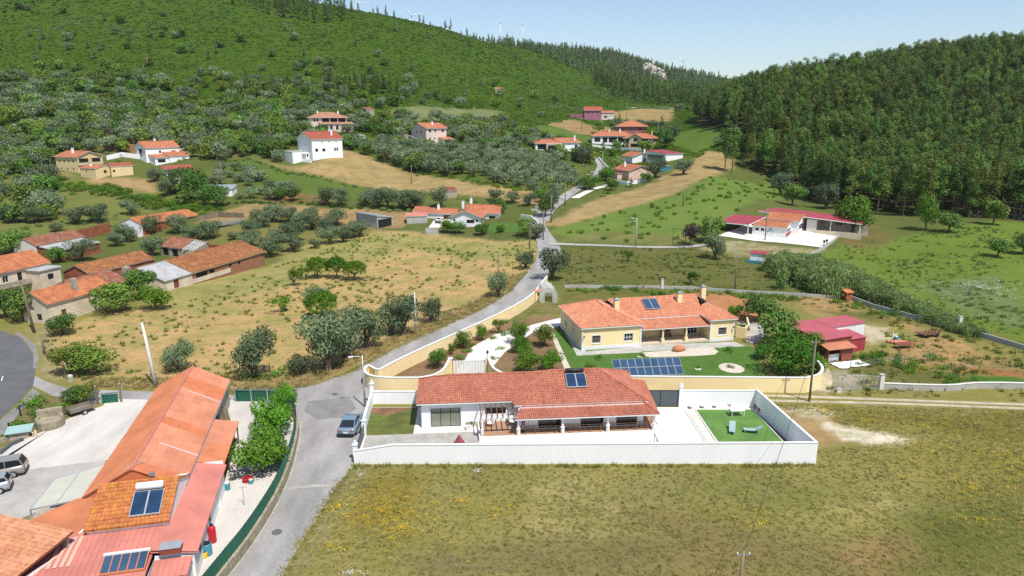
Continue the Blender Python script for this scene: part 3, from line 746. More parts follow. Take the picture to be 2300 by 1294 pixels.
def tile_plane(mb, poly, w=0.22, l=0.36, amp=0.05, lift=0.035, rnds=None):
    """curved clay tiles laid in courses: cover and channel across, stepped along the slope"""
    O, u, v, n, q = plane_frame(poly)
    us = [a for a, b in q]; u0, u1 = min(us), max(us)
    k = max(1, round((u1 - u0) / w)); w = (u1 - u0) / k
    prof = [(0.0, 0.0), (0.16, 0.75), (0.34, 1.0), (0.52, 0.75), (0.68, 0.0), (0.84, -0.15), (1.0, 0.0)]
    for i in range(k):
        s0 = u0 + i * w
        r = span_at(q, s0 + w / 2)
        if not r or r[1] - r[0] < 0.05: continue
        va, vb = r; m = max(1, math.ceil((vb - va) / l))
        for j in range(m):
            a, b = va + j * l, min(va + (j + 1) * l + 0.04, vb)
            dn = 0.008 * rnd.random(); du = (rnd.random() - .5) * 0.014
            base = len(mb.v)
            for vv, lf in ((a, lift + dn), (b, 0.0)):
                for pu, ph in prof:
                    p = O + u * (s0 + pu * w + du) + v * vv + n * (ph * amp + lf + 0.02)
                    mb.v.append(tuple(p))
            for p in prof:
                mb.v.append(tuple(O + u * (s0 + p[0] * w + du) + v * a + n * (-0.02)))
            N7 = len(prof)
            for t in range(N7 - 1):
                mb.f.append([base + t, base + t + 1, base + N7 + t + 1, base + N7 + t]); mb.mi.append(0)
                mb.f.append([base + 2 * N7 + t, base + 2 * N7 + t + 1, base + t + 1, base + t]); mb.mi.append(0)
def rib_plane(mb, poly, w=0.3, amp=0.04, rib=0.25, across=False):
    """folded metal sheet with raised ribs running down (or along) the slope"""
    O, u, v, n, q = plane_frame(poly)
    if across:
        u, v = v, u; q = [(b, a) for a, b in q]
    us = [a for a, b in q]; u0, u1 = min(us), max(us); k = max(1, round((u1 - u0) / w)); w = (u1 - u0) / k
    for i in range(k):
        s0 = u0 + i * w; r = span_at(q, s0 + w / 2)
        if not r: continue
        pr = [(0, 0), (1 - rib, 0), (1 - rib * .75, amp), (1 - rib * .25, amp), (1, 0)]
        base = len(mb.v)
        for vv in r:
            for pu, ph in pr: mb.v.append(tuple(O + u * (s0 + pu * w) + v * vv + n * (ph + 0.01)))
        for t in range(4): mb.f.append([base + t, base + t + 1, base + 5 + t + 1, base + 5 + t]); mb.mi.append(mb.cur)
def slab_under(mb, planes, th=0.1, drop=0.02):
    for p in planes:
        q = [Vector(a) - Vector((0, 0, drop)) for a in p]
        mb.prism(q, (0, 0, -th))
def ridge_line(mb, a, b, r=0.1, seg=0.4):
    a, b = Vector(a), Vector(b); L_ = (b - a).length; k = max(1, round(L_ / seg))
    for i in range(k):
        p, q = a.lerp(b, i / k), a.lerp(b, (i + 1.12) / k if i < k - 1 else 1)
        mb.tube([p, q], [r * 1.12, r * 0.92], 7)
def roof_edges(planes):
    """ridge and hip lines shared by two planes"""
    seen = {}; out = []
    for p in planes:
        for i in range(len(p)):
            if i == 0: continue
            a, b = tuple(round(c, 3) for c in p[i]), tuple(round(c, 3) for c in p[(i + 1) % len(p)])
            key = frozenset((a, b))
            if key in seen: out.append((a, b))
            seen[key] = 1
    return out
def roof(parent, planes, matname, tiles=True, w=0.22, l=0.36, amp=0.05, th=0.12, ridges=True, fascia='white_trim', name='roof'):
    mb = MB(); slab_under(mb, planes, th)
    r = mb.build(name, fascia if tiles else matname, parent)
    if tiles:
        t = MB()
        for p in planes: tile_plane(t, p, w, l, amp)
        o = t.build('tile_courses', matname, r); o['kind'] = 'stuff'
    if ridges:
        t = MB()
        for a, b in roof_edges(planes): ridge_line(t, Vector(a) + Vector((0, 0, .05)), Vector(b) + Vector((0, 0, .05)), 0.11 if tiles else 0.1)
        if t.v: t.build('ridge_tiles', matname, r)
    return r
def wall(parent, mb, A, B, z0, z1, ops=(), t=0.14):
    """wall face from A to B (outside on the right hand), with real openings; ops: (s0, s1, za, zb, style)"""
    A, B = Vector((A[0], A[1], 0)), Vector((B[0], B[1], 0)); d = (B - A); L_ = d.length; d.normalize()
    n = Vector((d.y, -d.x, 0))
    def pt(s, z, dep=0.0): return A + d * s - n * dep + Vector((0, 0, z))
    ss = sorted({0.0, L_, *[o[0] for o in ops], *[o[1] for o in ops]}); zs = sorted({z0, z1, *[o[2] for o in ops], *[o[3] for o in ops]})
    for i in range(len(ss) - 1):
        for j in range(len(zs) - 1):
            cs, cz = (ss[i] + ss[i + 1]) / 2, (zs[j] + zs[j + 1]) / 2
            if any(o[0] < cs < o[1] and o[2] < cz < o[3] for o in ops): continue
            mb.poly(pt(ss[i], zs[j]), pt(ss[i + 1], zs[j]), pt(ss[i + 1], zs[j + 1]), pt(ss[i], zs[j + 1]))
    for s0, s1, za, zb, *st in ops:
        mb.poly(pt(s0, za), pt(s1, za), pt(s1, za, t), pt(s0, za, t)); mb.poly(pt(s0, zb, t), pt(s1, zb, t), pt(s1, zb), pt(s0, zb))
        mb.poly(pt(s0, za), pt(s0, za, t), pt(s0, zb, t), pt(s0, zb)); mb.poly(pt(s1, za, t), pt(s1, za), pt(s1, zb), pt(s1, zb, t))
        window(parent, pt, s0, s1, za, zb, t, st[0] if st else 'plain')
WSTYLE = {  # frame material, pane material, columns, rows, surround
    'plain': ('white_trim', 'window_glass', 2, 1, None), 'dark': ('black_metal', 'window_glass', 2, 1, None), 'hole': (None, 'rubber', 1, 1, None),
    'slide': ('black_metal', 'window_glass', 2, 1, 'white_trim'), 'big': ('black_metal', 'reflecting_glass', 3, 2, 'white_trim'),
    'grid': ('white_trim', 'window_glass', 4, 3, 'white_trim'), 'sur': ('white_trim', 'shutter', 1, 1, 'white_trim'), 'cas': ('white_trim', 'window_glass', 3, 2, 'white_trim'),
    'shut': ('white_trim', 'shutter', 1, 1, None), 'door': ('wood', 'wood', 1, 1, None), 'garage': ('wood', 'wood', 4, 1, None),
    'wdoor': ('white_trim', 'white_trim', 1, 1, None), 'metal': ('grey_metal', 'galvanised', 2, 1, None), 'reddoor': ('brown_metal', 'brown_metal', 1, 1, None)}
def window(parent, pt, s0, s1, za, zb, t, style):
    fm, pm, nc, nr, sur = WSTYLE[style]
    isdoor = style in ('door', 'garage', 'wdoor', 'reddoor')
    name = 'door' if isdoor else ('dark_infill' if style == 'hole' else 'window')
    w = MB(); dp = t - 0.03; fw = 0.06
    if fm:
        for a, b in ((s0, s0 + fw), (s1 - fw, s1)): w.prism([pt(a, za, dp), pt(b, za, dp), pt(b, zb, dp), pt(a, zb, dp)], pt(0, 0, dp + .05) - pt(0, 0, dp))
        for a, b in ((za, za + fw), (zb - fw, zb)): w.prism([pt(s0 + fw, a, dp), pt(s1 - fw, a, dp), pt(s1 - fw, b, dp), pt(s0 + fw, b, dp)], pt(0, 0, dp + .05) - pt(0, 0, dp))
        for i in range(1, nc):
            c_ = s0 + (s1 - s0) * i / nc; w.prism([pt(c_ - .03, za + fw, dp - .002), pt(c_ + .03, za + fw, dp - .002), pt(c_ + .03, zb - fw, dp - .002), pt(c_ - .03, zb - fw, dp - .002)], pt(0, 0, .045) - pt(0, 0, 0))
        for i in range(1, nr):
            c_ = za + (zb - za) * i / nr if style != 'big' else zb - (zb - za) * 0.24
            w.prism([pt(s0 + fw, c_ - .025, dp - .004), pt(s1 - fw, c_ - .025, dp - .004), pt(s1 - fw, c_ + .025, dp - .004), pt(s0 + fw, c_ + .025, dp - .004)], pt(0, 0, .04) - pt(0, 0, 0))
        o = w.build(name, fm, parent)
    else: o = parent
    p = MB(); p.prism([pt(s0, za, t - .005), pt(s1, za, t - .005), pt(s1, zb, t - .005), pt(s0, zb, t - .005)], pt(0, 0, .03) - pt(0, 0, 0))
    p.build('panel' if isdoor else ('pane' if fm else 'dark_infill'), pm, o)  # near-black pane fills bare openings, their dark interior put into its colour
    if sur:
        q = MB(); k = 0.11
        out = pt(0, 0, -.03) - pt(0, 0, 0)
        q.prism([pt(s0 - k, za - k, 0), pt(s1 + k, za - k, 0), pt(s1 + k, za, 0), pt(s0 - k, za, 0)], out * 1.6); q.prism([pt(s0 - k, zb, 0), pt(s1 + k, zb, 0), pt(s1 + k, zb + k, 0), pt(s0 - k, zb + k, 0)], out)
        for a, b in ((s0 - k, s0), (s1, s1 + k)): q.prism([pt(a, za, 0), pt(b, za, 0), pt(b, zb, 0), pt(a, zb, 0)], out)
        q.build('surround', sur, o)
def walls_of(parent, rect, z0, z1, ops, matname, gable=None, zr=None, name='wall'):
    """four walls of a block; ops dict f/r/b/l; gable axis closes the end triangles"""
    x0, x1, y0, y1 = rect; mb = MB()
    for k, A, B in (('f', (x0, y0), (x1, y0)), ('r', (x1, y0), (x1, y1)), ('b', (x1, y1), (x0, y1)), ('l', (x0, y1), (x0, y0))):
        wall(parent, mb, A, B, z0, z1, ops.get(k, ()))
    if gable == 'x':
        ym = (y0 + y1) / 2
        mb.poly((x0, y1, z1), (x0, y0, z1), (x0, ym, zr)); mb.poly((x1, y0, z1), (x1, y1, z1), (x1, ym, zr))
    if gable == 'y':
        xm = (x0 + x1) / 2
        mb.poly((x0, y0, z1), (x1, y0, z1), (xm, y0, zr)); mb.poly((x1, y1, z1), (x0, y1, z1), (xm, y1, zr))
    return mb.build(name, matname, parent)
def block(parent, rect, h, wm, rm, kind='gable', axis='x', rise=1.6, over=0.4, ops={}, z0=0.0, sink=2.5, tiles=False, w=0.3, l=0.42, run=None, fascia='white_trim', amp=0.06):
    x0, x1, y0, y1 = rect; zt = z0 + h
    half = ((y1 - y0) if axis == 'x' else (x1 - x0)) / 2
    slope = rise / half; ze = zt - slope * over * (1 if kind != 'flat' else 0) + 0.02
    walls_of(parent, rect, z0 - sink, zt, ops, wm, axis if kind == 'gable' else None, zt + rise)
    R4 = (x0 - over, x1 + over, y0 - over, y1 + over)
    if kind == 'gable': pl = gable_planes(*R4, ze + 0.1, zt + rise + 0.1, axis)
    elif kind == 'hip': pl = hip_planes(*R4, ze + 0.1, zt + rise + 0.1, axis, run)
    elif kind == 'shed':   # falls towards the front (axis x) or to the right (axis y)
        pl = [[(R4[0], R4[2], zt + .1), (R4[1], R4[2], zt + .1), (R4[1], R4[3], zt + rise + .1), (R4[0], R4[3], zt + rise + .1)]] if axis == 'x' else \
             [[(R4[1], R4[2], zt + .1), (R4[1], R4[3], zt + .1), (R4[0], R4[3], zt + rise + .1), (R4[0], R4[2], zt + rise + .1)]]
        mb = MB()
        if axis == 'x':
            mb.poly((x0, y1, zt), (x0, y0, zt), (x0, y1, zt + rise)); mb.poly((x1, y0, zt), (x1, y1, zt), (x1, y1, zt + rise)); mb.poly((x1, y1, zt), (x0, y1, zt), (x0, y1, zt + rise), (x1, y1, zt + rise))
        else:
            mb.poly((x0, y0, zt), (x1, y0, zt), (x0, y0, zt + rise)); mb.poly((x1, y1, zt), (x0, y1, zt), (x0, y1, zt + rise)); mb.poly((x0, y1, zt), (x0, y0, zt), (x0, y0, zt + rise), (x0, y1, zt + rise))
        mb.build('gable_wall', wm, parent)
    else:
        mb = MB(); mb.bx(*R4, zt + .002, zt + 0.18); return mb.build('roof', rm, parent)
    if tiles: return roof(parent, pl, rm, True, w, l, amp, 0.14, fascia=fascia)
    mb = MB()
    for p in pl: mb.prism([Vector(a) + Vector((0, 0, .05)) for a in p], (0, 0, -0.09))
    r = mb.build('roof', rm, parent)
    mb = MB()
    for p in pl: mb.prism([Vector(a) - Vector((0, 0, .042)) for a in p], (0, 0, -0.1))
    mb.build('eaves', fascia, r)
    t = MB()
    for a, b in roof_edges(pl): ridge_line(t, Vector(a) + Vector((0, 0, .07)), Vector(b) + Vector((0, 0, .07)), 0.12, 0.9)
    if t.v: t.build('ridge_tiles', rm, r)
    return r
def chimney(parent, x, y, z0, z1, wm='white_paint', s=0.6, cap=True):
    mb = MB(); mb.bx(x - s / 2, x + s / 2, y - s / 2, y + s / 2, z0, z1)
    c = mb.build('chimney', wm, parent)
    if cap:
        k = MB()
        for i, j in ((-1, -1), (1, -1), (1, 1), (-1, 1)): k.bx(x + i * s * .4 - .05, x + i * s * .4 + .05, y + j * s * .4 - .05, y + j * s * .4 + .05, z1, z1 + .16)
        e = s * .62; zc = z1 + .16
        k.add([(x - e, y - e, zc), (x + e, y - e, zc), (x + e, y + e, zc), (x - e, y + e, zc), (x, y, zc + .3)], [(3, 2, 1, 0), (0, 1, 4), (1, 2, 4), (2, 3, 4), (3, 0, 4)])
        k.build('cap', 'grey_metal', c)
    return c
def path_wall(name, pts, h, t, matname, cope=None, parent=None, sink=0.3, cope_w=None, cope_h=0.07, **kw):
    """wall of constant thickness along a polyline of (x, y[, z0[, h]])"""
    n = len(pts); P = [Vector((p[0], p[1], 0)) for p in pts]
    z0 = [p[2] if len(p) > 2 else gz(p[0], p[1]) for p in pts]; hs = [p[3] if len(p) > 3 else h for p in pts]
    def strip(mb, half, za, zb):
        L_, R_ = [], []
        for i in range(n):
            d0 = (P[i] - P[i - 1]).normalized() if i else (P[1] - P[0]).normalized()
            d1 = (P[i + 1] - P[i]).normalized() if i < n - 1 else d0
            d = (d0 + d1).normalized(); m = Vector((-d.y, d.x, 0)) * half / max(0.4, d.dot(d1))
            L_.append(P[i] + m); R_.append(P[i] - m)
        b = len(mb.v)
        for i in range(n):
            for q, z in ((L_[i], za[i]), (R_[i], za[i]), (R_[i], zb[i]), (L_[i], zb[i])): mb.v.append((q.x, q.y, z))
        for i in range(n - 1):
            for j in range(4): mb.f.append([b + i * 4 + j, b + i * 4 + (j + 1) % 4, b + (i + 1) * 4 + (j + 1) % 4, b + (i + 1) * 4 + j]); mb.mi.append(0)
        mb.f += [[b + 3, b + 2, b + 1, b], [b + 4 * n - 4, b + 4 * n - 3, b + 4 * n - 2, b + 4 * n - 1]]; mb.mi += [0, 0]
    mb = MB(); strip(mb, t / 2, [z - sink for z in z0], [z + k for z, k in zip(z0, hs)])
    o = mb.build(name, matname, parent, **kw)
    import bmesh
    def fix(ob):
        b = bmesh.new(); b.from_mesh(ob.data); bmesh.ops.recalc_face_normals(b, faces=b.faces); b.to_mesh(ob.data); b.free()
    fix(o)
    if cope:
        mb = MB(); strip(mb, (cope_w or t + 0.08) / 2, [z + k - .002 for z, k in zip(z0, hs)], [z + k + cope_h for z, k in zip(z0, hs)])
        fix(mb.build('coping', cope, o))
    return o
def spline(pts, per=6):
    P = [Vector(p) for p in pts]; out = []
    for i in range(len(P) - 1):
        a, b, c_, d = P[max(i - 1, 0)], P[i], P[i + 1], P[min(i + 2, len(P) - 1)]
        for k in range(per):
            t = k / per
            out.append(0.5 * ((2 * b) + (c_ - a) * t + (2 * a - 5 * b + 4 * c_ - d) * t * t + (3 * b - a - 3 * c_ + d) * t ** 3))
    return out + [P[-1]]
def wire(name, a, b, sag, r=0.016, label=None, cat='wire', n=14, group=None):
    a, b = Vector(a), Vector(b); mb = MB()
    mb.tube([a.lerp(b, t) - Vector((0, 0, sag * 4 * t * (1 - t))) for t in np.linspace(0, 1, n)], r, 4)
    return mb.build(name, 'black_metal', None, label=label, cat=cat, group=group)
# ---------------------------------------------------------------- white villa with terracotta roof
villa = empty('villa', (-10.3, 68.4, 0), VR, 'long white villa with terracotta hip roof behind the white boundary wall', 'house')
WM = 'white_paint'
HV = 3.05
# left wing, main block
def villa_walls():
    mb = MB()
    f = -1.75      # main block front
    wall(villa, mb, (0.5, 0.55), (10.9, 0.55), 0, HV, [(1.0, 4.25, 0.06, 2.3, 'big'), (6.9, 9.2, 1.35, 2.15, 'dark')])
    wall(villa, mb, (10.9, f), (24.5, f), 0, HV, [(2.1, 4.6, 0.55, 2.3, 'slide'), (6.7, 9.2, 0.55, 2.3, 'slide'), (10.6, 12.9, 0.55, 2.3, 'slide')])
    wall(villa, mb, (24.5, f), (24.5, 7.1), 0, HV, [(1.2, 2.4, 0.5, 2.3, 'dark'), (4, 5.4, 1.1, 2.2, 'dark')])
    wall(villa, mb, (24.5, 7.1), (0.5, 6.9), 0, HV)
    wall(villa, mb, (0.5, 6.9), (0.5, 0.55), 0, HV)
    wall(villa, mb, (10.9, 0.55), (10.9, f), 0, HV)
    mb.build('wall', WM, villa)
    for q in ((5.6, 10.88, .50, .548, 0, .55), (10.95, 12.9, f - .05, f - .003, .5, 1.0), (15.6, 17.5, f - .05, f - .003, .5, 1.0), (20.2, 21.4, f - .05, f - .003, .5, 1.0), (23.9, 24.45, f - .05, f - .003, .5, 1.0)):
        st = MB(); st.bx(*q); st.build('stone_dado', 'stone_base', villa)
villa_walls()
ML = [(10.5, 25.0, -1.3, 7.6, HV + .0, 5.25), ]
pl_left = hip_planes(0.0, 14.0, 0.0, 7.4, HV, 4.85, 'x', 3.7)[:2] + [hip_planes(0.0, 14.0, 0.0, 7.4, HV, 4.85, 'x', 3.7)[3]]
pl_left[0] = [(0, 0, HV), (12.2, 0, HV), (14.6, 3.7, 4.85), (3.7, 3.7, 4.85)]
pl_left[1] = [(13, 7.4, HV), (0, 7.4, HV), (3.7, 3.7, 4.85), (14.6, 3.7, 4.85)]
pl_main = hip_planes(10.45, 25.0, -1.3, 7.6, HV + .06, 5.25, 'x', 4.55)
roof(villa, pl_left, 'villa_tile')
roof(villa, pl_main, 'villa_tile')
# porch roof wraps the front and the right side
pl_p = [[(10.35, -3.5, 2.5), (25.7, -3.5, 2.5), (24.6, -1.2, 3.0), (11.2, -1.2, 3.0)], [(25.7, -3.5, 2.5), (26.6, 5.6, 2.62), (24.6, 5.6, 3.0), (24.6, -1.2, 3.0)]]
roof(villa, pl_p, 'villa_tile', name='porch_roof')
tz = MB(); tz.bx(6.6, 25.5, -3.15, 0.54, 0.0, 0.5); tz.bx(24.5, 26.3, -0.7, 5.6, 0.0, 0.498)
tz.build('terrace', 'white_trim', villa)
tz = MB(); tz.bx(6.75, 25.35, -3.0, -1.78, 0.5, 0.515); tz.bx(6.75, 10.87, -1.78, 0.49, 0.5, 0.514); tz.bx(24.52, 26.15, -1.78, 5.5, .5, .514)
tz.build('terrace_floor', 'terrace_tile', villa)
for x, y in ((10.75, -3.0), (15.45, -3.0), (20.3, -3.0), (25.3, -3.0)):
    p = MB(); p.lathe([(.2, .5), (.2, 1.15), (.23, 1.18), (.23, 1.26), (.15, 1.3), (.14, 2.35), (.19, 2.4), (.19, 2.52)], 10, (x, y, 0)); p.build('column', 'white_trim', villa)
rl = MB()
for x0, x1 in ((10.95, 15.25), (15.65, 20.1), (20.5, 25.1)):
    rl.bar((x0, -3.02, 1.4), (x1, -3.02, 1.4), .05)
    for k in range(4): rl.bar((x0 + (x1 - x0) * (k + .5) / 4, -3.02, .5), (x0 + (x1 - x0) * (k + .5) / 4, -3.02, 1.4), .04)
for k in range(6): rl.bar((25.5 + .1 * k, -2.6 + 1.4 * k, .5), (25.5 + .1 * k, -2.6 + 1.4 * k, 1.4), .05)
rl.bar((25.5, -2.7, 1.4), (26.1, 4.6, 1.4), .05)
rl.build('railing', 'wood', villa)
# pergola over the terrace beside the porch
pg = empty('pergola', (0, 0, 0), 0, parent=villa)
m_ = MB(); m_.bx(6.75, 10.45, -2.75, -2.5, 2.30, 2.52); m_.build('beam', 'white_trim', villa)
m_ = MB(); m_.lathe([(.17, 0.5), (.17, 1.1), (.13, 1.15), (.13, 2.3)], 10, (6.95, -2.62, 0)); m_.build('column', 'white_trim', villa)
bpy.data.objects.remove(pg)
for k in range(7):
    x = 6.85 + k * .58
    m_ = MB(); m_.bar((x, -2.95, 2.60), (x, 0.54, 2.74), .09, .15); m_.build('rafter', 'wood', villa)
def solar_heater(name, label, loc, rz, tilt, w=2.3, d=1.85, tank='dark_grey_metal', n=2, tank_r=.24, group=None, legs=0.0, gl='solar_glass'):
    o = empty(name, loc, rz, label, 'solar panel', group); T = math.tan(tilt)
    for i in range(n):
        a, b = -w / 2 + w * i / n, -w / 2 + w * (i + 1) / n
        f = MB(); f.prism([(a, 0, .06), (b, 0, .06), (b, d, .06 + d * T), (a, d, .06 + d * T)], (0, 0, .07)); c_ = f.build('collector', 'galvanised', o)
        g = MB(); g.prism([(a + .06, .06, .135 + .06 * T), (b - .06, .06, .135 + .06 * T), (b - .06, d - .06, .135 + (d - .06) * T), (a + .06, d - .06, .135 + (d - .06) * T)], (0, 0, .012)); g.build('glass', gl, c_)
    if tank:
        t = MB(); y, z = d + .22, d * T + .42
        t.tube([(-w / 2 + .1, y, z), (-w / 2 + .16, y, z), (w / 2 - .16, y, z), (w / 2 - .1, y, z)], [tank_r * .8, tank_r, tank_r, tank_r * .8], 14); t.build('tank', tank, o, True)
        for x in (-w / 3, 0, w / 3): t = MB(); t.bx(x - .02, x + .02, y - .05, y + .02, d * T - .12, z); t.build('bracket', 'galvanised', o)
    if legs:
        t = MB()
        for x in (-w * .4, w * .4): t.bar((x, d, .06 + d * T), (x, d, -legs), .06)
        t.build('stand', 'galvanised', o)
    return o
def at_local(emp_loc, rz, p):
    c, s = math.cos(rz), math.sin(rz); return Vector((emp_loc[0] + p[0] * c - p[1] * s, emp_loc[1] + p[0] * s + p[1] * c, emp_loc[2] + p[2]))
VL = (-10.3, 68.4, 0)
sl_v = math.atan2(5.25 - HV, 4.45)
solar_heater('solar_water_heater', 'two-panel solar water heater with dark tank on the terracotta villa roof', at_local(VL, VR, (17.6, 0.5, HV + .2 + 1.8 * math.tan(sl_v))), VR, sl_v, 2.25, 1.8, 'black_metal')
# things on the terrace
def chair(name, label, loc, rz, frame, cush, hood=False):
    o = empty(name, loc, rz, label, 'chair', 'terrace chairs')
    m = MB(); m.lathe([(.34, .34), (.40, .40), (.36, .46)], 12); m.build('seat', cush, o)
    m = MB()
    for t in np.linspace(0.15, math.pi - .15, 9): m.tube([(.38 * math.cos(t), .30 * math.sin(t) + .05, .38), (.46 * math.cos(t), .36 * math.sin(t) + .1, .95)], .022, 5)
    m.tube([(.46 * math.cos(t), .36 * math.sin(t) + .1, .95) for t in np.linspace(.15, math.pi - .15, 9)], .03, 6)
    m.build('backrest', frame, o)
    for x, y in ((-.25, -.22), (.25, -.22), (.25, .22), (-.25, .22)):
        k = MB(); k.tube([(x, y, .36), (x * 1.3, y * 1.3, 0)], .022, 6); k.build('leg', frame, o)
    return o
chair('wicker_chair', 'dark wicker chair with pale cushion under the pergola', at_local(VL, VR, (7.9, -.6, .515)), VR + .3, 'wood', 'white_trim')
eg = empty('egg_chair', at_local(VL, VR, (10.3, -.75, .515)), VR, 'pale hanging egg chair on a round foot under the pergola', 'chair', 'terrace chairs')
m_ = MB(); m_.lathe([(.42, 0), (.42, .04), (.03, .06)], 16); m_.build('foot', 'grey_metal', eg)
m_ = MB(); m_.tube([(0, .40, .03), (0, .55, .8), (0, .5, 1.6), (0, .2, 1.95), (0, 0, 1.85)], .03, 8); m_.build('stand', 'grey_metal', eg)
m_ = MB()
for t in np.linspace(0, 2 * math.pi, 12, endpoint=False):
    if math.sin(t) < -.6: continue
    m_.tube([(.45 * math.cos(t) * k, .38 * math.sin(t) * k, z) for k, z in ((.5, .45), (.95, .7), (1, 1.1), (.75, 1.5), (.1, 1.8))], .025, 5)
m_.build('basket', 'white_trim', eg)
m_ = MB(); m_.lathe([(.3, .5), (.38, .58), (.3, .66)], 12); m_.build('cushion', 'white_trim', eg)
pr = empty('parasol', at_local(VL, VR, (11.35, -2.35, .515)), 0, 'closed maroon parasol beside the first veranda column', 'parasol')
m_ = MB(); m_.tube([(0, 0, 0), (0, 0, 2.0)], .025, 6); m_.build('pole', 'grey_metal', pr)
m_ = MB(); m_.lathe([(.05, .75), (.2, .85), (.16, 1.4), (.06, 1.9)], 9); m_.build('canopy', 'violet_paint', pr)
m_ = MB(); m_.lathe([(.24, 0), (.24, .07), (.05, .1)], 12); m_.build('foot', 'black_metal', pr)
pt_ = empty('planter', at_local(VL, VR, (5.6, -.25, 0.01)), VR, 'white square planter with a small shrub by the villa wall', 'planter')
m_ = MB(); m_.prism([(-.3, -.3, .0), (.3, -.3, .0), (.3, .3, .0), (-.3, .3, .0)], (0, 0, .6)); m_.build('pot', 'white_trim', pt_)
EXTRA['planter'] = pt_
hut = empty('dog_kennel', (-5.2, 61.95, 0), VR, 'small kennel with red pitched roof behind the front wall', 'kennel')
m_ = MB(); m_.bx(-.55, .55, -.5, .5, 0, 1.25); m_.build('wall', 'wood', hut)
m_ = MB(); m_.poly((-.75, -.6, 1.25), (0, -.6, 2.45), (0, .6, 2.45), (-.75, .6, 1.25)); m_.poly((0, -.6, 2.45), (.75, -.6, 1.25), (.75, .6, 1.25), (0, .6, 2.45)); m_.poly((-.75, -.6, 1.25), (.75, -.6, 1.25), (0, -.6, 2.45)); m_.poly((.75, .6, 1.25), (-.75, .6, 1.25), (0, .6, 2.45))
m_.build('roof', 'red_metal', hut)
# sunken ramp along the terrace
rp = MB(); rp.poly((-3.2, 62.6, .045), (14.6, 63.0, .045), (14.6, 65.4, .045), (-3.2, 64.4, .045)); rp.build('ramp', 'yard_grey', None, kind='structure')
rm_ = empty('garage_ramp_kerb', (0, 0, 0), 0, 'low white kerb and dark rail round the garage ramp', 'railing')
m_ = MB(); m_.bar((-3.3, 62.5, .12), (14.9, 62.9, .12), .15, .24); m_.bar((14.8, 62.9, .12), (14.8, 65.6, .12), .15, .24); m_.build('kerb', 'white_trim', rm_)
m_ = MB()
for y in (63.0, 64.2, 65.4): m_.bar((14.8, y, .24), (14.8, y, 1.1), .05)
m_.bar((14.8, 63, 1.1), (14.8, 65.4, 1.1), .05); m_.build('rail', 'black_metal', rm_)
# boundary wall of the villa plot
path_wall('boundary_wall', [(-15.45, 61.1, 0, 1.40), (-14.4, 61.1, 0, 1.55), (-11.6, 61.12, 0, 2.0), (29.8, 61.2, 0, 2.22)], 2.2, .2, WM, 'white_trim', label='long white plastered wall along the front of the villa plot', cat='wall')
path_wall('boundary_wall', [(29.7, 61.3, 0), (28.5, 74.6, 0)], 2.2, .2, WM, 'white_trim', label='white wall on the right side of the artificial lawn', cat='wall')
path_wall('boundary_wall', [(28.4, 74.62, 0), (19.9, 74.7, 0)], 2.05, .2, WM, 'white_trim', label='white wall behind the artificial lawn, ending at the grey gate', cat='wall')
path_wall('boundary_wall', [(-10.9, 75.6, 0), (-16.5, 75.6, 0), (-16.45, 75.4, 0)], 1.55, .2, WM, 'white_trim', label='short white wall between the villa lawn and the lane', cat='wall')
path_wall('boundary_wall', [(-16.55, 75.5, 0, 1.55), (-15.9, 67.4, 0, 1.5)], 1.5, .2, WM, 'white_trim', label='white side wall between the villa lawn and the parked car', cat='wall')
for x, y, h, lb in ((-16.55, 75.7, 2.5, 'white gate pier at the back corner of the villa lawn'), (-15.75, 67.2, 1.75, 'white pier at the lawn end of the narrow grey gate'), (-15.5, 61.9, 1.65, 'white pier where the front wall meets the narrow gate'), (19.7, 74.7, 2.55, 'white pier with pointed cap beside the dark slatted gate')):
    p = empty('gate_pier', (x, y, 0), 0, lb, 'pier', 'piers of the villa wall')
    m_ = MB(); m_.bx(-.2, .2, -.2, .2, 0, h); m_.build('shaft', WM, p)
    m_ = MB(); m_.bx(-.27, .27, -.27, .27, h, h + .08); m_.lathe([(.18, h + .08), (.12, h + .2), (.16, h + .3), (.03, h + .5)], 10); m_.build('cap', 'white_trim', p)
gt = empty('sliding_gate', (-15.62, 64.5, 0), 0, 'narrow grey sliding gate between the car and the gravel court', 'gate')
m_ = MB(); m_.bar((.1, -2.4, 1.3), (-.1, 2.5, 1.35), .06, .08); m_.bar((.1, -2.4, .15), (-.1, 2.5, .15), .06, .08); m_.build('frame', 'dark_grey_metal', gt)
for k in range(16):
    t = k / 15; m_ = MB(); m_.bar((.1 - .2 * t, -2.4 + 4.9 * t, .15), (.1 - .2 * t, -2.4 + 4.9 * t, 1.33), .09, .03); m_.build('slat', 'dark_grey_metal', gt)
gt = empty('slatted_gate', (17.6, 74.75, 0), 0, 'dark grey gate of wide horizontal slats behind the villa', 'gate')
for k in range(7):
    m_ = MB(); m_.bx(-2.3, 1.85, -.03, .03, .12 + k * .27, .36 + k * .27); m_.build('slat', 'dark_grey_metal', gt)
m_ = MB(); m_.bx(-2.36, -2.3, -.05, .05, .05, 2.05); m_.bx(1.85, 1.91, -.05, .05, .05, 2.05); m_.bx(-.28, -.2, -.06, .06, .05, 2.05); m_.bx(-2.3, 1.85, -.05, .05, 2.01, 2.07); m_.build('frame', 'black_metal', gt)
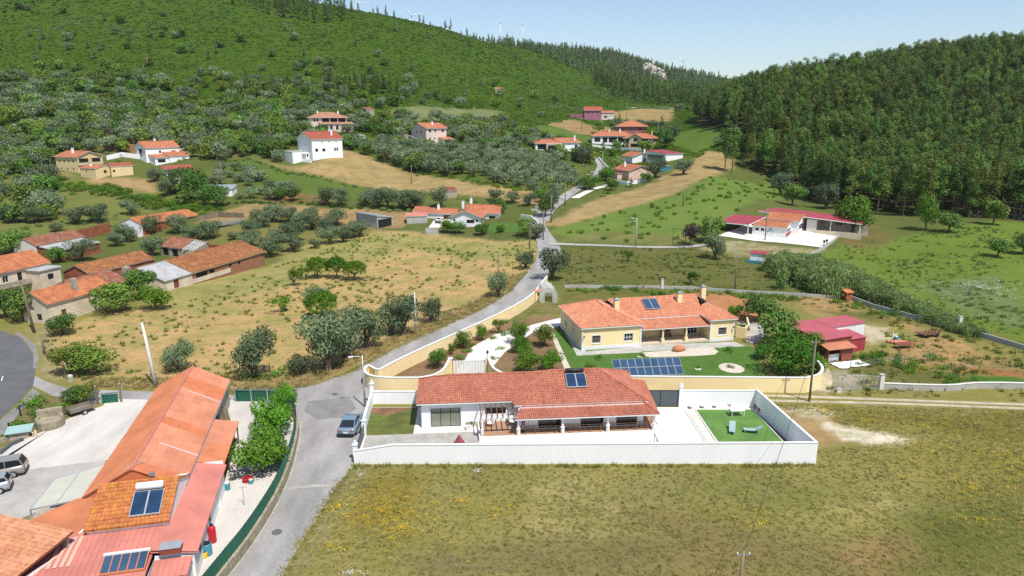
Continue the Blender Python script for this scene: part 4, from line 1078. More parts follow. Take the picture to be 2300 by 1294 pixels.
# stepping slabs beside the lawn
for k in range(9):
    s_ = MB(); y = 65.7 + k * .95; x = 20.8 - .02 * k; s_.box((x, y, .04), (.78, .72, .045), .02 * (k % 3 - 1)); s_.build('paving_slab', 'pale_concrete', None, label='pale square stepping slab in the pebble strip, %s from the front wall' % ordinal(k), cat='slab', group='stepping slabs by the lawn')
edg = MB(); edg.bar((21.42, 65.2, .05), (21.28, 74.0, .05), .09, .1); edg.bar((20.2, 65.2, .05), (20.0, 74.0, .05), .09, .1); edg.bar((28.38, 65.4, .05), (27.98, 73.9, .05), .09, .1); edg.build('kerb', 'white_trim', None, kind='structure')
# lawn furniture
def lounger(loc, rz, label):
    o = empty('sun_lounger', loc, rz, label, 'sun lounger', 'sun loungers on the artificial lawn')
    m = MB(); q = [(0, .34), (.35, .30), (.85, .32), (1.15, .34)]
    for i in range(3): m.prism([(q[i][0], -.32, q[i][1]), (q[i + 1][0], -.32, q[i + 1][1]), (q[i + 1][0], .32, q[i + 1][1]), (q[i][0], .32, q[i][1])], (0, 0, .05))
    m.build('seat', 'lounger_grey', o)
    m = MB(); m.prism([(1.15, -.32, .34), (1.85, -.32, .78), (1.85, .32, .78), (1.15, .32, .34)], (0, 0, .05)); m.build('backrest', 'lounger_grey', o)
    for x in (.15, 1.4):
        for y in (-.28, .28):
            k = MB(); k.bar((x, y, .33), (x + (-.06 if x < 1 else .1), y, 0), .06, .06); k.build('leg', 'lounger_grey', o)
    for y in (-.28, .28): k = MB(); k.bar((1.65, y, .64), (1.45, y, .1), .04); k.build('brace', 'lounger_grey', o)
    return o
a, b = G(1623, 977), G(1626, 958)
lounger((23.5, 67.3, .03), R(72), 'grey-green sun lounger lying lengthways nearest the pebble strip')
lounger((25.0, 68.1, .03), R(-12), 'grey-green sun lounger with raised back pointing to the right')
tb = empty('garden_table', G(1655, 935) + Vector((0, .2, .02)), VR, 'white rectangular garden table on the artificial lawn', 'table')
m_ = MB(); m_.bx(-.78, .78, -.5, .5, .72, .77); m_.build('table_top', 'white_trim', tb)
for x in (-.7, .7):
    for y in (-.42, .42): m_ = MB(); m_.bx(x - .03, x + .03, y - .03, y + .03, 0, .72); m_.build('leg', 'white_trim', tb)
for i, (u, v, mt) in enumerate(((1549, 917, 'dark_grey_metal'), (1576, 916, 'dark_grey_metal'), (1604, 915, 'dark_grey_metal'))):
    o = empty('floor_lamp', G(u, v), 0, 'small dark garden light at the foot of the back wall, %s from the gate' % ordinal(i), 'lamp', 'lights along the back wall')
    m_ = MB(); m_.lathe([(.22, 0), (.26, .12), (.2, .2)], 10); m_.build('shade', mt, o); m_ = MB(); m_.lathe([(.1, .2), (.08, .26)], 8); m_.build('lens', 'white_trim', o)
for i, (u, v) in enumerate(((1638, 914), (1646, 912), (1688, 913), (1698, 918), (1706, 925))):
    o = empty('flower_pot', G(u, v) + Vector((0, 0, .02)), 0, 'terracotta flower pot by the lawn wall, %s from the gate' % ordinal(i), 'pot', 'terracotta pots by the lawn wall')
    m_ = MB(); m_.lathe([(.14, 0), (.22, .28), (.24, .28), (.24, .34), (.19, .34), (.18, .29)], 10); m_.build('bowl', 'terracotta', o)
    EXTRA.setdefault('pots', []).append(o)
# ---------------------------------------------------------------- yellow house
YL, YR = (9.9, 94.3, 0), R(11.5)
yh = empty('yellow_house', YL, YR, 'yellow single-storey house with orange tiled roofs and a recessed porch', 'house')
H2 = 3.45
def yellow_walls():
    mb = MB(); k = 0.35
    wall(yh, mb, (k, k), (9.4, k), 0, H2, [(1.5, 2.8, .95, 2.15, 'sur'), (6.45, 7.8, .95, 2.15, 'cas')])
    wall(yh, mb, (9.4, k), (9.4, 3.6), 0, H2)
    wall(yh, mb, (9.4, 3.6), (20.5, 3.6), 0, H2, [(.1, 1.5, .35, 2.35, 'grid'), (5.0, 6.1, 1.5, 2.1, 'cas'), (8.4, 10.6, .35, 2.35, 'grid')])
    wall(yh, mb, (20.5, 3.6), (20.5, k), 0, H2)
    wall(yh, mb, (20.5, k), (24.3, k), 0, H2, [(1.3, 2.65, .95, 2.15, 'sur')])
    wall(yh, mb, (24.3, k), (24.3, 11.8), 0, H2, [(3, 4.2, 1, 2.1, 'cas')])
    wall(yh, mb, (24.3, 11.8), (k, 11.8), 0, H2)
    wall(yh, mb, (k, 11.8), (k, k), 0, H2, [(2.5, 3.4, 1.1, 2.1, 'cas'), (6.6, 7.5, 1.1, 2.1, 'cas')])
    mb.build('wall', 'yellow_paint', yh)
yellow_walls()
for x, y in ((.3, .3), (9.25, .3), (20.45, .3), (24.15, .3), (.3, 11.6)): m_ = MB(); m_.bx(x - .02, x + .22, y - .02, y + .22, 0, H2 - .02); m_.build('corner_trim', 'white_trim', yh)
for q in ((.52, 9.23, .318, .345, 0, .55), (20.67, 24.13, .318, .345, 0, .55), (.318, .345, .52, 11.58, 0, .45)): m_ = MB(); m_.bx(*q); m_.build('plinth', 'white_trim', yh)
Lp = hip_planes(0, 9.8, 0, 12.3, H2, 5.35, 'y', 4.2)
roof(yh, Lp, 'orange_tile', l=.4)
Mp = [[(9.0, 3.2, H2), (20.4, 3.2, H2), (21.5, 7.6, 5.45), (6.6, 7.6, 5.45)], [(24.75, 12.2, H2), (4.6, 12.2, H2), (6.6, 7.6, 5.45), (21.5, 7.6, 5.45)], [(24.75, 3.2, H2), (24.75, 12.2, H2), (21.5, 7.6, 5.45)]]
Mp[0] = [(9.0, 3.2, H2), (20.5, 3.2, H2), (21.5, 7.6, 5.45), (6.6, 7.6, 5.45)]
roof(yh, Mp, 'orange_tile', l=.4)
Rp = [[(20.1, 0, H2 + .03), (24.8, 0, H2 + .03), (22.45, 2.3, 4.6)], [(24.8, 0, H2 + .03), (24.8, 6.5, H2 + .03), (22.45, 6.5, 4.6), (22.45, 2.3, 4.6)], [(20.1, 5.6, H2 + .03), (20.1, 0, H2 + .03), (22.45, 2.3, 4.6), (22.45, 5.9, 4.6)]]
roof(yh, Rp, 'orange_tile', l=.4)
roof(yh, [[(9.45, .15, 2.66), (20.45, .15, 2.66), (20.45, 3.58, 3.28), (9.45, 3.58, 3.28)]], 'orange_tile', l=.4, name='porch_roof')
m_ = MB(); m_.bx(9.42, 20.48, .35, 3.58, 0, .33); m_.build('porch_floor', 'stone_base', yh)
m_ = MB(); m_.bx(9.42, 20.48, .42, .72, 2.42, 2.58); m_.build('beam', 'white_trim', yh)
for x in (12.95, 16.7):
    m_ = MB(); m_.bx(x - .22, x + .22, .36, .8, .33, .95); m_.lathe([(.2, .95), (.16, 1.0), (.16, 2.3), (.21, 2.36), (.21, 2.43)], 10, (x, .58, 0)); m_.build('column', 'yellow_paint', yh)
for x, y, z in ((7.2, 5.2, 5.95), (18.0, 6.4, 6.15), (22.9, 8.2, 6.5)): chimney(yh, x, y, 3.8, z, 'yellow_paint', .75)
for x, s in ((.55, 1), (24.15, 1)):
    m_ = MB(); m_.bar((x, .33, 2.25), (x, .05, 2.3), .04); m_.lathe([(.03, 2.02), (.1, 2.05), (.12, 2.2), (.02, 2.3)], 8, (x, .02, 0)); m_.build('wall_lantern', 'black_metal', yh)
b_ = empty('porch_bench', at_local(YL, YR, (14.6, 3.0, .33)), YR, 'dark wooden bench in the recessed porch of the yellow house', 'bench')
m_ = MB(); m_.bx(-.8, .8, -.25, .25, .4, .46); m_.build('seat', 'wood', b_)
m_ = MB()
for z in (.6, .75, .9): m_.bx(-.8, .8, .24, .29, z, z + .1)
m_.build('backrest', 'wood', b_)
for x in (-.72, .72):
    m_ = MB(); m_.bx(x - .04, x + .04, -.24, .3, 0, .4); m_.build('leg', 'wood', b_)
so = math.atan2(2.0, 4.4)
solar_heater('solar_water_heater', 'pale two-panel solar collector on the orange roof of the yellow house', at_local(YL, YR, (13.1, 4.7, H2 + .18 + 1.5 * math.tan(so))), YR, so, 2.4, 2.2, None, 2, gl='pv_glass')
# photovoltaic table on the lawn
pv = empty('photovoltaic_array', (0, 0, 0), 0, 'ground-mounted array of eighteen blue photovoltaic panels on the lawn', 'solar panels')
A_, B_, C_, D_ = PZ(1382, 848, .45), PZ(1537, 841, .45), PZ(1526, 803, 1.75), PZ(1374, 808, 1.75)
for r_ in range(2):
    for c_ in range(9):
        def q(s, t): return A_.lerp(B_, s).lerp(D_.lerp(C_, s), t)
        s0, s1, t0, t1 = c_ / 9 + .001, (c_ + 1) / 9 - .001, r_ / 2 + .003, (r_ + 1) / 2 - .003
        f = MB(); f.prism([q(s0, t0), q(s1, t0), q(s1, t1), q(s0, t1)], (0, 0, .04)); fo = f.build('panel', 'galvanised', pv)
        e, g_ = .004, .014
        f = MB(); f.prism([q(s0 + e, t0 + g_) + Vector((0, 0, .042)), q(s1 - e, t0 + g_) + Vector((0, 0, .042)), q(s1 - e, t1 - g_) + Vector((0, 0, .042)), q(s0 + e, t1 - g_) + Vector((0, 0, .042))], (0, 0, .008)); f.build('glass', 'pv_glass', fo)
f = MB()
for s in np.linspace(.06, .94, 5):
    for t in (.12, .85):
        p = A_.lerp(B_, s).lerp(D_.lerp(C_, s), t); f.bar((p.x, p.y, 0), p, .07)
f.build('stand', 'galvanised', pv)
# amphora and shrubs' things
am = empty('clay_jar', G(1525, 789) + Vector((0, 0, .42)), 0, 'big terracotta jar lying on its side on the gravel bed', 'jar')
m_ = MB(); m_.lathe([(.12, -.95), (.28, -.9), (.52, -.5), (.58, -.1), (.5, .4), (.3, .68), (.26, .78), (.34, .86), (.26, .86), (.2, .7)], 18); jo = m_.build('body', 'terracotta', am, True); jo.rotation_euler = (0, R(90), R(12))
# yellow garden wall
top = [(1229, 620), (1213, 640), (1196, 660), (1160, 684), (1096, 716), (1020, 750), (938, 787), (880, 815), (850, 830)]
pts = [PZ(u, v, 1.85) for u, v in top] + [Vector((-18.55, 83.6, 0)), Vector((-18.75, 82.2, 0)), Vector((-18.2, 80.7, 0)), Vector((-17.0, 79.75, 0)), Vector((-15.2, 79.35, 0)), Vector((-11.5, 79.3, 0))]
pts = [Vector((p.x, p.y, 0)) for p in pts]
yw1 = path_wall('garden_wall', [(p.x, p.y, 0) for p in spline(pts, 4)], 1.85, .24, 'yellow_paint', 'white_trim', label='yellow garden wall with white coping curving along the lane', cat='wall')
arc = [Vector((-11.5, 79.3, 1.85)), Vector((-9.8, 80.2, 1.85)), Vector((-8.7, 81.8, 2.0)), Vector((-8.15, 83.6, 2.55))]
path_wall('wing_wall', [(p.x, p.y, 0, p.z) for p in spline(arc, 4)], 2, .24, 'yellow_paint', 'white_trim', label='curved yellow wing wall rising to the left gate pier', cat='wall')
arc = [Vector((-3.0, 84.2, 2.55)), Vector((-2.4, 82.4, 2.0)), Vector((-1.2, 80.9, 1.85)), Vector((0.6, 80.1, 1.85)), Vector((3, 79.8, 1.85))]
path_wall('wing_wall', [(p.x, p.y, 0, p.z) for p in spline(arc, 4)], 2, .24, 'yellow_paint', 'white_trim', label='curved yellow wing wall right of the white gate', cat='wall')
path_wall('garden_wall', [(3.1, 79.8, 0), (14.5, 79.5, 0), (36.3, 79.0, 0)], 1.95, .24, 'yellow_paint', 'white_trim', label='straight yellow wall with white coping behind the villa', cat='wall')
arc = [Vector((36.3, 79.15, 1.95)), Vector((38.2, 80.2, 1.95)), Vector((39.6, 82.4, 1.95)), Vector((40.2, 85.2, 1.95))]
path_wall('wing_wall', [(p.x, p.y, 0, p.z) for p in spline(arc, 4)], 2, .24, 'yellow_paint', 'white_trim', label='curved yellow wall end beside the wire gate and dirt track', cat='wall')
path_wall('garden_wall', [(p.x, p.y, 0) for p in (G(1652, 757), G(1672, 760), G(1680, 750), G(1676, 735))], 1.7, .22, 'yellow_paint', None, label='low curved yellow wall at the right corner of the yellow house', cat='wall')
for i, (x, y) in enumerate(((-8.0, 84.0), (-3.2, 84.5))):
    p = empty('gate_pier', (x, y, 0), YR * .5, 'yellow gate pier on the %s side of the white slatted gate' % ('lane' if i == 0 else 'lawn'), 'pier', 'piers of the yellow wall')
    m_ = MB(); m_.bx(-.24, .24, -.24, .24, 0, 2.6); m_.build('shaft', 'yellow_paint', p)
    m_ = MB(); m_.bx(-.3, .3, -.3, .3, 2.6, 2.7); m_.build('cap', 'white_trim', p)
    if i:
        m_ = MB(); m_.tube([(0, 0, 2.7), (0, 0, 3.1)], .03, 6); m_.lathe([(.05, 3.1), (.14, 3.2), (.16, 3.42), (.03, 3.6)], 8); m_.build('lantern', 'black_metal', p)
g_ = empty('white_gate', (-7.7, 84.03, 0), math.atan2(.47, 4.2), 'white gate of vertical slats between the yellow piers', 'gate')
for k in range(11):
    m_ = MB(); m_.bx(.05 + k * .385, .05 + k * .385 + .33, -.03, .03, .1, 2.3); m_.build('slat', 'white_trim', g_)
m_ = MB(); m_.bx(0, 4.25, .035, .08, .25, .35); m_.bx(0, 4.25, .035, .08, 2.0, 2.1); m_.build('rail', 'galvanised', g_)
ls = empty('letterbox_shrine', G(1208, 676), YR, 'small yellow niche pillar with tiled top against the garden wall', 'pillar')
m_ = MB(); m_.bx(-.45, .45, -.3, .3, 0, 1.9); m_.build('body', 'yellow_paint', ls)
m_ = MB(); m_.add([(-.6, -.45, 1.9), (.6, -.45, 1.9), (.6, .45, 1.9), (-.6, .45, 1.9), (-.6, 0, 2.25), (.6, 0, 2.25)], [(3, 2, 1, 0), (0, 1, 5, 4), (2, 3, 4, 5), (1, 2, 5), (3, 0, 4)]); m_.build('roof', 'orange_tile', ls)
m_ = MB(); m_.bx(-.18, .18, -.32, -.302, 1.1, 1.6); m_.build('niche', 'window_glass', ls)
# greenhouse
gh = empty('greenhouse', G(1232, 680), R(4), 'small plastic-film greenhouse at the end of the garden wall', 'greenhouse')
prof = [(-1.6, 0), (-1.6, 1.7), (-1.0, 2.5), (0, 2.85), (1.0, 2.5), (1.6, 1.7), (1.6, 0)]
m_ = MB()
for i in range(6): m_.poly((prof[i][0], 0, prof[i][1]), (prof[i][0], 4.6, prof[i][1]), (prof[i + 1][0], 4.6, prof[i + 1][1]), (prof[i + 1][0], 0, prof[i + 1][1]))
m_.poly(*[(x, 4.6, z) for x, z in prof]); m_.poly((-1.6, 0, 0), (-.7, 0, 0), (-.7, 0, 2.62), (-1.0, 0, 2.5), (-1.6, 0, 1.7)); m_.poly((.7, 0, 0), (1.6, 0, 0), (1.6, 0, 1.7), (1, 0, 2.5), (.7, 0, 2.62)); m_.poly((-.7, 0, 1.9), (.7, 0, 1.9), (.7, 0, 2.62), (0, 0, 2.85), (-.7, 0, 2.62))
m_.build('film', 'greenhouse_plastic', gh)
m_ = MB()
for y in (0, 1.5, 3.1, 4.6): m_.tube([(x * 1.015, y, z * 1.01) for x, z in prof], .035, 6)
m_.build('hoops', 'galvanised', gh)
# ---------------------------------------------------------------- workshop with orange sheet roof, lower left
BL, BR_ = (-34.9, 49.9, 0), R(13.5)      # near left eave corner of the long hall
hall = empty('workshop_hall', BL, BR_, 'long workshop with two-sided orange fibre-cement roof beside the lane', 'building')
WH, LH, HE, HR = 7.7, 24.6, 3.0, 5.05
walls_of(hall, (.25, WH - .25, .25, LH - .25), 0, HE - .03, {'r': [(15, 17.5, .9, 2.0, 'hole')]}, 'old_wall', 'y', HR - .12)
for side in (1, -1):
    pl = gable_planes(0, WH, 0, LH, HE, HR, 'y')[0 if side == 1 else 1]
    O, u, v, n, q = plane_frame(pl)
    Lu, Lv = q[1][0], q[2][1]; nu, nv = 16, 5
    tmpl = {}
    for i in range(nu):
        for j in range(nv):
            special = side == 1 and i in (3, 11)
            mname = 'deep_orange_sheet' if side == -1 else ('dull_orange_sheet' if i in (0, 6, 12, 13) else 'orange_sheet')  # slope facing away from the sun carries its shade in a deeper orange
            key = mname
            if key not in tmpl:
                m = MB(); W_, L_ = Lu / nu, Lv / nv; K = 9
                for k in range(K):
                    a, b = W_ * k / K, W_ * (k + 1) / K
                    for (p0, h0), (p1, h1) in (((a, 0), (a + (b - a) * .5, .035)), ((a + (b - a) * .5, .035), (b, 0))):
                        m.poly(u * p0 + n * (h0 + .02), u * p1 + n * (h1 + .02), u * p1 + v * (L_ + .06) + n * (h1 - .0), u * p0 + v * (L_ + .06) + n * (h0 - .0))
                m.poly(n * -.02, u * W_ + n * -.02, u * W_ + n * .02, n * .02)
                tmpl[key] = m.mesh('roof_sheet', mname)
            o = link('roof_sheet', tmpl[key], hall, O + u * (Lu * i / nu) + v * (Lv * j / nv) + n * (.01 + .004 * ((i * 7 + j * 3) % 4)))
            if special and j in (0, 1, 2, 3):
                st = MB(); W_, L_ = Lu / nu, Lv / nv
                st.prism([u * (W_ * .4) + n * .06, u * (W_ * .62) + n * .06, u * (W_ * .62) + v * L_ + n * .055, u * (W_ * .4) + v * L_ + n * .055], n * .01)
                st.build('skylight_strip', 'translucent_sheet', o)
m_ = MB(); slab_under(m_, gable_planes(.05, WH - .05, .05, LH - .05, HE, HR, 'y'), .06, .03); m_.build('roof_deck', 'deep_orange_sheet', hall)
m_ = MB(); m_.prism([(.3, .2, HE - .1), (WH - .3, .2, HE - .1), (WH / 2, .2, HR - .15)], (0, -.06, 0)); m_.build('gable_shade_board', 'dull_orange_sheet', hall)  # board added in darker orange for the shadow under the near overhang
m_ = MB(); ridge_line(m_, (WH / 2, 0, HR + .02), (WH / 2, LH, HR + .02), .12, 1.6); m_.build('ridge_cap', 'salmon_metal', hall)
m_ = MB(); m_.bar((WH + .06, 0, HE - .04), (WH + .06, LH, HE - .04), .1, .1); m_.build('gutter', 'grey_metal', hall)
m_ = MB()
for k in range(9): m_.bar((WH + .1 + .5 * rnd.random(), 16 + k * .5, .05), (WH - .1, 16 + k * .5 + .3 * rnd.random(), 1.2 + .8 * rnd.random()), .12, .04)
m_.build('leaning_boards', 'pole_wood', hall)
# orange lean-to against the hall
lt = empty('lean_to', BL, BR_, 'orange sheet lean-to roof on posts along the workshop', 'shed')
ltp = [[(10.1, 4.3, 2.45), (10.1, 13.6, 2.45), (7.75, 13.6, 2.95), (7.75, 4.3, 2.95)]]
for i in range(7):
    for j in range(2):
        O, u, v, n, q = plane_frame(ltp[0]); Lu, Lv = q[1][0], q[2][1]
        m = MB(); a, b, c_, d = Lu * i / 7 + .01, Lu * (i + 1) / 7, Lv * j / 2, Lv * (j + 1) / 2 + .05
        for k in range(7):
            s0, s1 = a + (b - a) * k / 7, a + (b - a) * (k + 1) / 7; sm = (s0 + s1) / 2
            for (p0, h0), (p1, h1) in (((s0, 0), (sm, .035)), ((sm, .035), (s1, 0))):
                m.poly(O + u * p0 + v * c_ + n * (h0 + .02), O + u * p1 + v * c_ + n * (h1 + .02), O + u * p1 + v * d + n * h1, O + u * p0 + v * d + n * h0)
        m.build('roof_sheet', 'orange_sheet' if i > 2 else 'deep_orange_sheet', lt)
m_ = MB(); slab_under(m_, ltp, .05, .03)
for y in (4.5, 7.5, 10.5, 13.4): m_.bar((9.9, y, 0), (9.9, y, 2.45), .12)
m_.build('frame', 'wood', lt)
m_ = MB(); m_.bx(7.8, 10.0, 4.28, 4.38, 1.9, 2.8); m_.build('end_board', 'white_paint', lt)
# dwelling: salmon metal roof, lichened tile roof, low roofs
dw = empty('roadside_dwelling', BL, BR_, 'white dwelling with salmon ribbed metal roofs beside the green fence', 'house')
m_ = MB()
wall(dw, m_, (10.0, -8.8), (10.0, 4.2), 0, 2.5, [(1.6, 2.6, 1.0, 1.9, 'dark'), (5.5, 6.5, 1.0, 1.9, 'dark'), (9.5, 10.4, .1, 2.0, 'wdoor')])
wall(dw, m_, (7.4, -8.8), (10.0, -8.8), 0, 2.45); wall(dw, m_, (10, 4.2), (7.7, 4.2), 0, 2.7); wall(dw, m_, (-3.5, 0), (-3.5, -11.0), 0, 2.3); wall(dw, m_, (-3.5, -11.0), (7.4, -11.0), 0, 2.25); wall(dw, m_, (7.4, -11.0), (7.4, -8.8), 0, 2.3); wall(dw, m_, (9.8, -10.9), (9.8, -8.8), 0, 2.0); wall(dw, m_, (7.4, -10.9), (9.8, -10.9), 0, 1.9)
m_.build('wall', 'white_paint', dw)
sp = [[(10.3, -8.95, 2.45), (10.3, 4.2, 2.45), (7.6, 4.2, 2.95), (6.9, -8.95, 2.95)]]
mb = MB(); rib_plane(mb, sp[0], .3, .045, .3); mb.build('side_roof', 'salmon_metal', dw)
sp2 = [[(-3.0, -11.2, 2.35), (7.3, -11.2, 2.35), (7.3, -5.5, 3.05), (-3.0, -5.5, 3.05)]]
sp3 = [[(7.5, -11.0, 2.05), (10.0, -11.0, 2.05), (10.0, -9.15, 2.3), (7.5, -9.15, 2.3)]]
mb = MB(); rib_plane(mb, sp3[0], .42, .045, .12); mb.build('corner_roof', 'salmon_metal', dw)
mb = MB(); rib_plane(mb, sp2[0], .42, .045, .12); mb.build('front_roof', 'salmon_metal', dw)
m_ = MB(); slab_under(m_, sp + sp2 + sp3, .06, .05); m_.build('roof_deck', 'salmon_metal', dw)
m_ = MB()
O, u, v, n, q = plane_frame(sp2[0])
for k in range(4): m_.prism([O + u * (3.55 + k * .42) + v * 2.2 + n * .06, O + u * (3.8 + k * .42) + v * 2.2 + n * .06, O + u * (3.8 + k * .42) + v * 5.3 + n * .06, O + u * (3.55 + k * .42) + v * 5.3 + n * .06], n * .015)
m_.build('skylight_strip', 'translucent_sheet', dw)
# upper block with lichened tiles: every tile its own piece
up = empty('tiled_upper_block', BL, BR_, 'lichen-spotted orange tile roof block between the metal roofs', 'house')
UX0, UX1, UY0, UY1, UZ0, UZ1 = 2.05, 7.85, -6.0, -1.9, 3.45, 4.85
m_ = MB(); m_.prism([(UX0 + .15, UY0 + .2, 2.2), (UX0 + .15, UY1 + 3.6, 2.2), (UX0 + .15, UY1 + 3.6, 3.3), (UX0 + .15, UY1, UZ1 - .12), (UX0 + .15, UY0 + .2, UZ0 - .06)], (UX1 - UX0 - .25, 0, 0)); m_.build('wall', 'white_paint', up)
pu = [(UX0, UY0, UZ0), (UX1, UY0, UZ0), (UX1, UY1, UZ1), (UX0, UY1, UZ1)]
O, u, v, n, q = plane_frame(pu); cw, cl = .285, .40
nc, nr_ = int(q[1][0] / cw), int(round(q[2][1] / cl)); cw = q[1][0] / nc; cl = q[2][1] / nr_
tms = []
for s in range(4):
    m = MB(); prof = [(0, 0), (.15, .7), (.33, 1), (.52, .75), (.68, 0), (.84, -.18), (1.03, 0)]
    for k in range(6):
        (a, ha), (b, hb) = prof[k], prof[k + 1]
        m.poly(u * (a * cw) + n * (ha * .075 + .075), u * (b * cw) + n * (hb * .075 + .075), u * (b * cw) + v * (cl + .06) + n * (hb * .06 + .02), u * (a * cw) + v * (cl + .06) + n * (ha * .06 + .02))
        m.poly(u * (a * cw) + n * .0, u * (b * cw) + n * .0, u * (b * cw) + n * (hb * .075 + .075), u * (a * cw) + n * (ha * .075 + .075))
    tms.append(m.mesh('tile', 'lichen_tile'))
for i in range(nc):
    for j in range(nr_):
        o = link('tile', tms[0], up, O + u * (cw * i + .01 * (rnd.random() - .5)) + v * (cl * j - .03 + .02 * rnd.random()) + n * (.008 * rnd.random()))
m_ = MB(); m_.prism([Vector(p) - Vector((0, 0, .02)) for p in pu], (0, 0, -.1)); m_.prism([(UX0, UY1, UZ1 - .02), (UX1, UY1, UZ1 - .02), (UX1, UY1 + 3.5, 3.3), (UX0, UY1 + 3.5, 3.3)], (0, 0, -.1)); m_.build('roof_deck', 'lichen_tile', up)
m_ = MB(); ridge_line(m_, (UX0, UY1, UZ1 + .06), (UX1, UY1, UZ1 + .06), .13, .45); m_.build('ridge_tiles', 'lichen_tile', up)
m_ = MB(); m_.lathe([(.16, 4.5), (.16, 5.0), (.24, 5.02), (.24, 5.08), (.12, 5.12), (.18, 5.25), (.05, 5.3)], 10, (5.75, -1.3, 0)); m_.build('flue', 'grey_metal', up)
solar_heater('solar_water_heater', 'solar water heater with white tank on the lichen-spotted tile roof', at_local(BL, BR_, (6.05, -5.4, UZ0 + .32)), BR_, math.atan2(UZ1 - UZ0, UY1 - UY0) + .1, 2.15, 2.0, 'white_trim', 2, .3)
an = empty('antenna', at_local(BL, BR_, (3.9, .6, 3.9)), BR_ + .9, 'thin television antenna beside the lichen-spotted roof', 'antenna')
m_ = MB(); m_.tube([(0, 0, -.9), (0, 0, 1.3)], .025, 6); m_.build('mast', 'galvanised', an)
m_ = MB(); m_.tube([(-.9, 0, 1.2), (.9, 0, 1.2)], .02, 5)
for k in range(7): m_.tube([(-.8 + k * .27, -.3, 1.2), (-.8 + k * .27, .3, 1.2)], .012, 4)
m_.build('boom', 'galvanised', an)
# left annex: peach tiles (ridge at top), orange strip roof
ax = empty('peach_roof_annex', (-38.3, 45.7, 0), R(-17.5), 'annex with peach clay tile roof in the lower corner of the yard', 'house')
W_ = 7.0
pa = [(-4, -7.2, 2.9), (W_, -7.2, 2.9), (W_, .1, 4.05), (-4, .1, 4.05)]
mb = MB(); tile_plane(mb, pa, .24, .36, .06); r_ = mb.build('roof', 'peach_tile', ax); r_['kind'] = 'stuff'
m_ = MB(); m_.prism([Vector(p) - Vector((0, 0, .01)) for p in pa], (0, 0, -.12)); m_.build('roof_deck', 'brown_metal', ax)
walls_of(ax, (-3.7, W_ - .25, -7, -.1), 0, 2.85, {}, 'white_paint')
m_ = MB(); m_.bx(-3.7, W_ - .3, -.28, -.1, 2.8, 3.9); m_.build('parapet', 'old_wall', ax)
st = empty('linking_roof', BL, BR_, 'smooth orange roof strip linking the annex and the workshop', 'roof')
q4 = [(-4.6, -3.2, 2.5), (1.0, -5.6, 2.5), (1.95, -3.6, 2.75), (1.95, .3, 3.0), (-.6, .3, 2.8)]
m_ = MB(); m_.prism([Vector(p) for p in q4], (0, 0, -.12)); m_.build('sheet', 'deep_orange_sheet', st)
m_ = MB(); m_.prism([(.95, -5.65, 2.2), (1.95, -3.75, 2.4), (1.95, -3.75, 2.95), (.95, -5.65, 2.7)], (.12, -.06, 0)); m_.build('parapet', 'white_paint', st)
m_ = MB(); m_.bx(-3.3, 1.5, -3.5, .2, 0, 2.3); m_.build('wall', 'old_wall', st)
# rooflight with five blue panes, white box vent
sk = empty('rooflight', at_local(BL, BR_, (4.3, -10.45, 2.5)), BR_, 'sloping rooflight of five blue panes on the salmon roof', 'rooflight')
m_ = MB(); m_.prism([(0, 0, 0), (2.9, 0, 0), (2.9, 1.5, .5), (0, 1.5, .5)], (0, 0, .12)); m_.build('frame', 'deep_orange_sheet', sk)
for k in range(5):
    a = .06 + k * .57
    m_ = MB(); m_.prism([(a, .08, .16), (a + .49, .08, .16), (a + .49, 1.38, .6), (a, 1.38, .6)], (0, 0, .02)); m_.build('pane', 'pv_glass', sk)
m_ = MB(); m_.bx(-.05, 2.95, 1.42, 1.6, .5, .72); m_.build('flashing', 'white_trim', sk)
vt = empty('roof_box', at_local(BL, BR_, (7.9, -9.25, 2.7)), BR_, 'white lid on a red box standing on the salmon roof', 'box')
m_ = MB(); m_.bx(0, 1.35, 0, .8, 0, .45); m_.build('box', 'brown_metal', vt)
m_ = MB(); m_.bx(-.05, 1.4, -.06, .86, .45, .52); m_.build('lid', 'galvanised', vt)
# glazed canopy between yard and hall
cn = empty('glass_canopy', (0, 0, 0), 0, 'pale translucent canopy on blue-grey posts in the workshop yard', 'canopy')
c0, c1, c2, c3 = PZ(68, 1145, 2.35), PZ(182, 1122, 2.7), PZ(236, 1044, 2.7), PZ(122, 1078, 2.35)
for i in range(2):
    a, b = i / 2 + .01, (i + 1) / 2 - .01
    m_ = MB(); m_.prism([c0.lerp(c1, a), c0.lerp(c1, b), c3.lerp(c2, b), c3.lerp(c2, a)], (0, 0, .03)); m_.build('panel', 'greenhouse_film', cn)
m_ = MB()
for p, q_ in ((c0, c1), (c1, c2), (c2, c3), (c3, c0), (c0.lerp(c1, .5), c3.lerp(c2, .5))): m_.bar(p, q_, .07, .1)
for p in (c0, c3): m_.bar((p.x, p.y, 0), p, .08)
m_.build('frame', 'galvanised', cn)
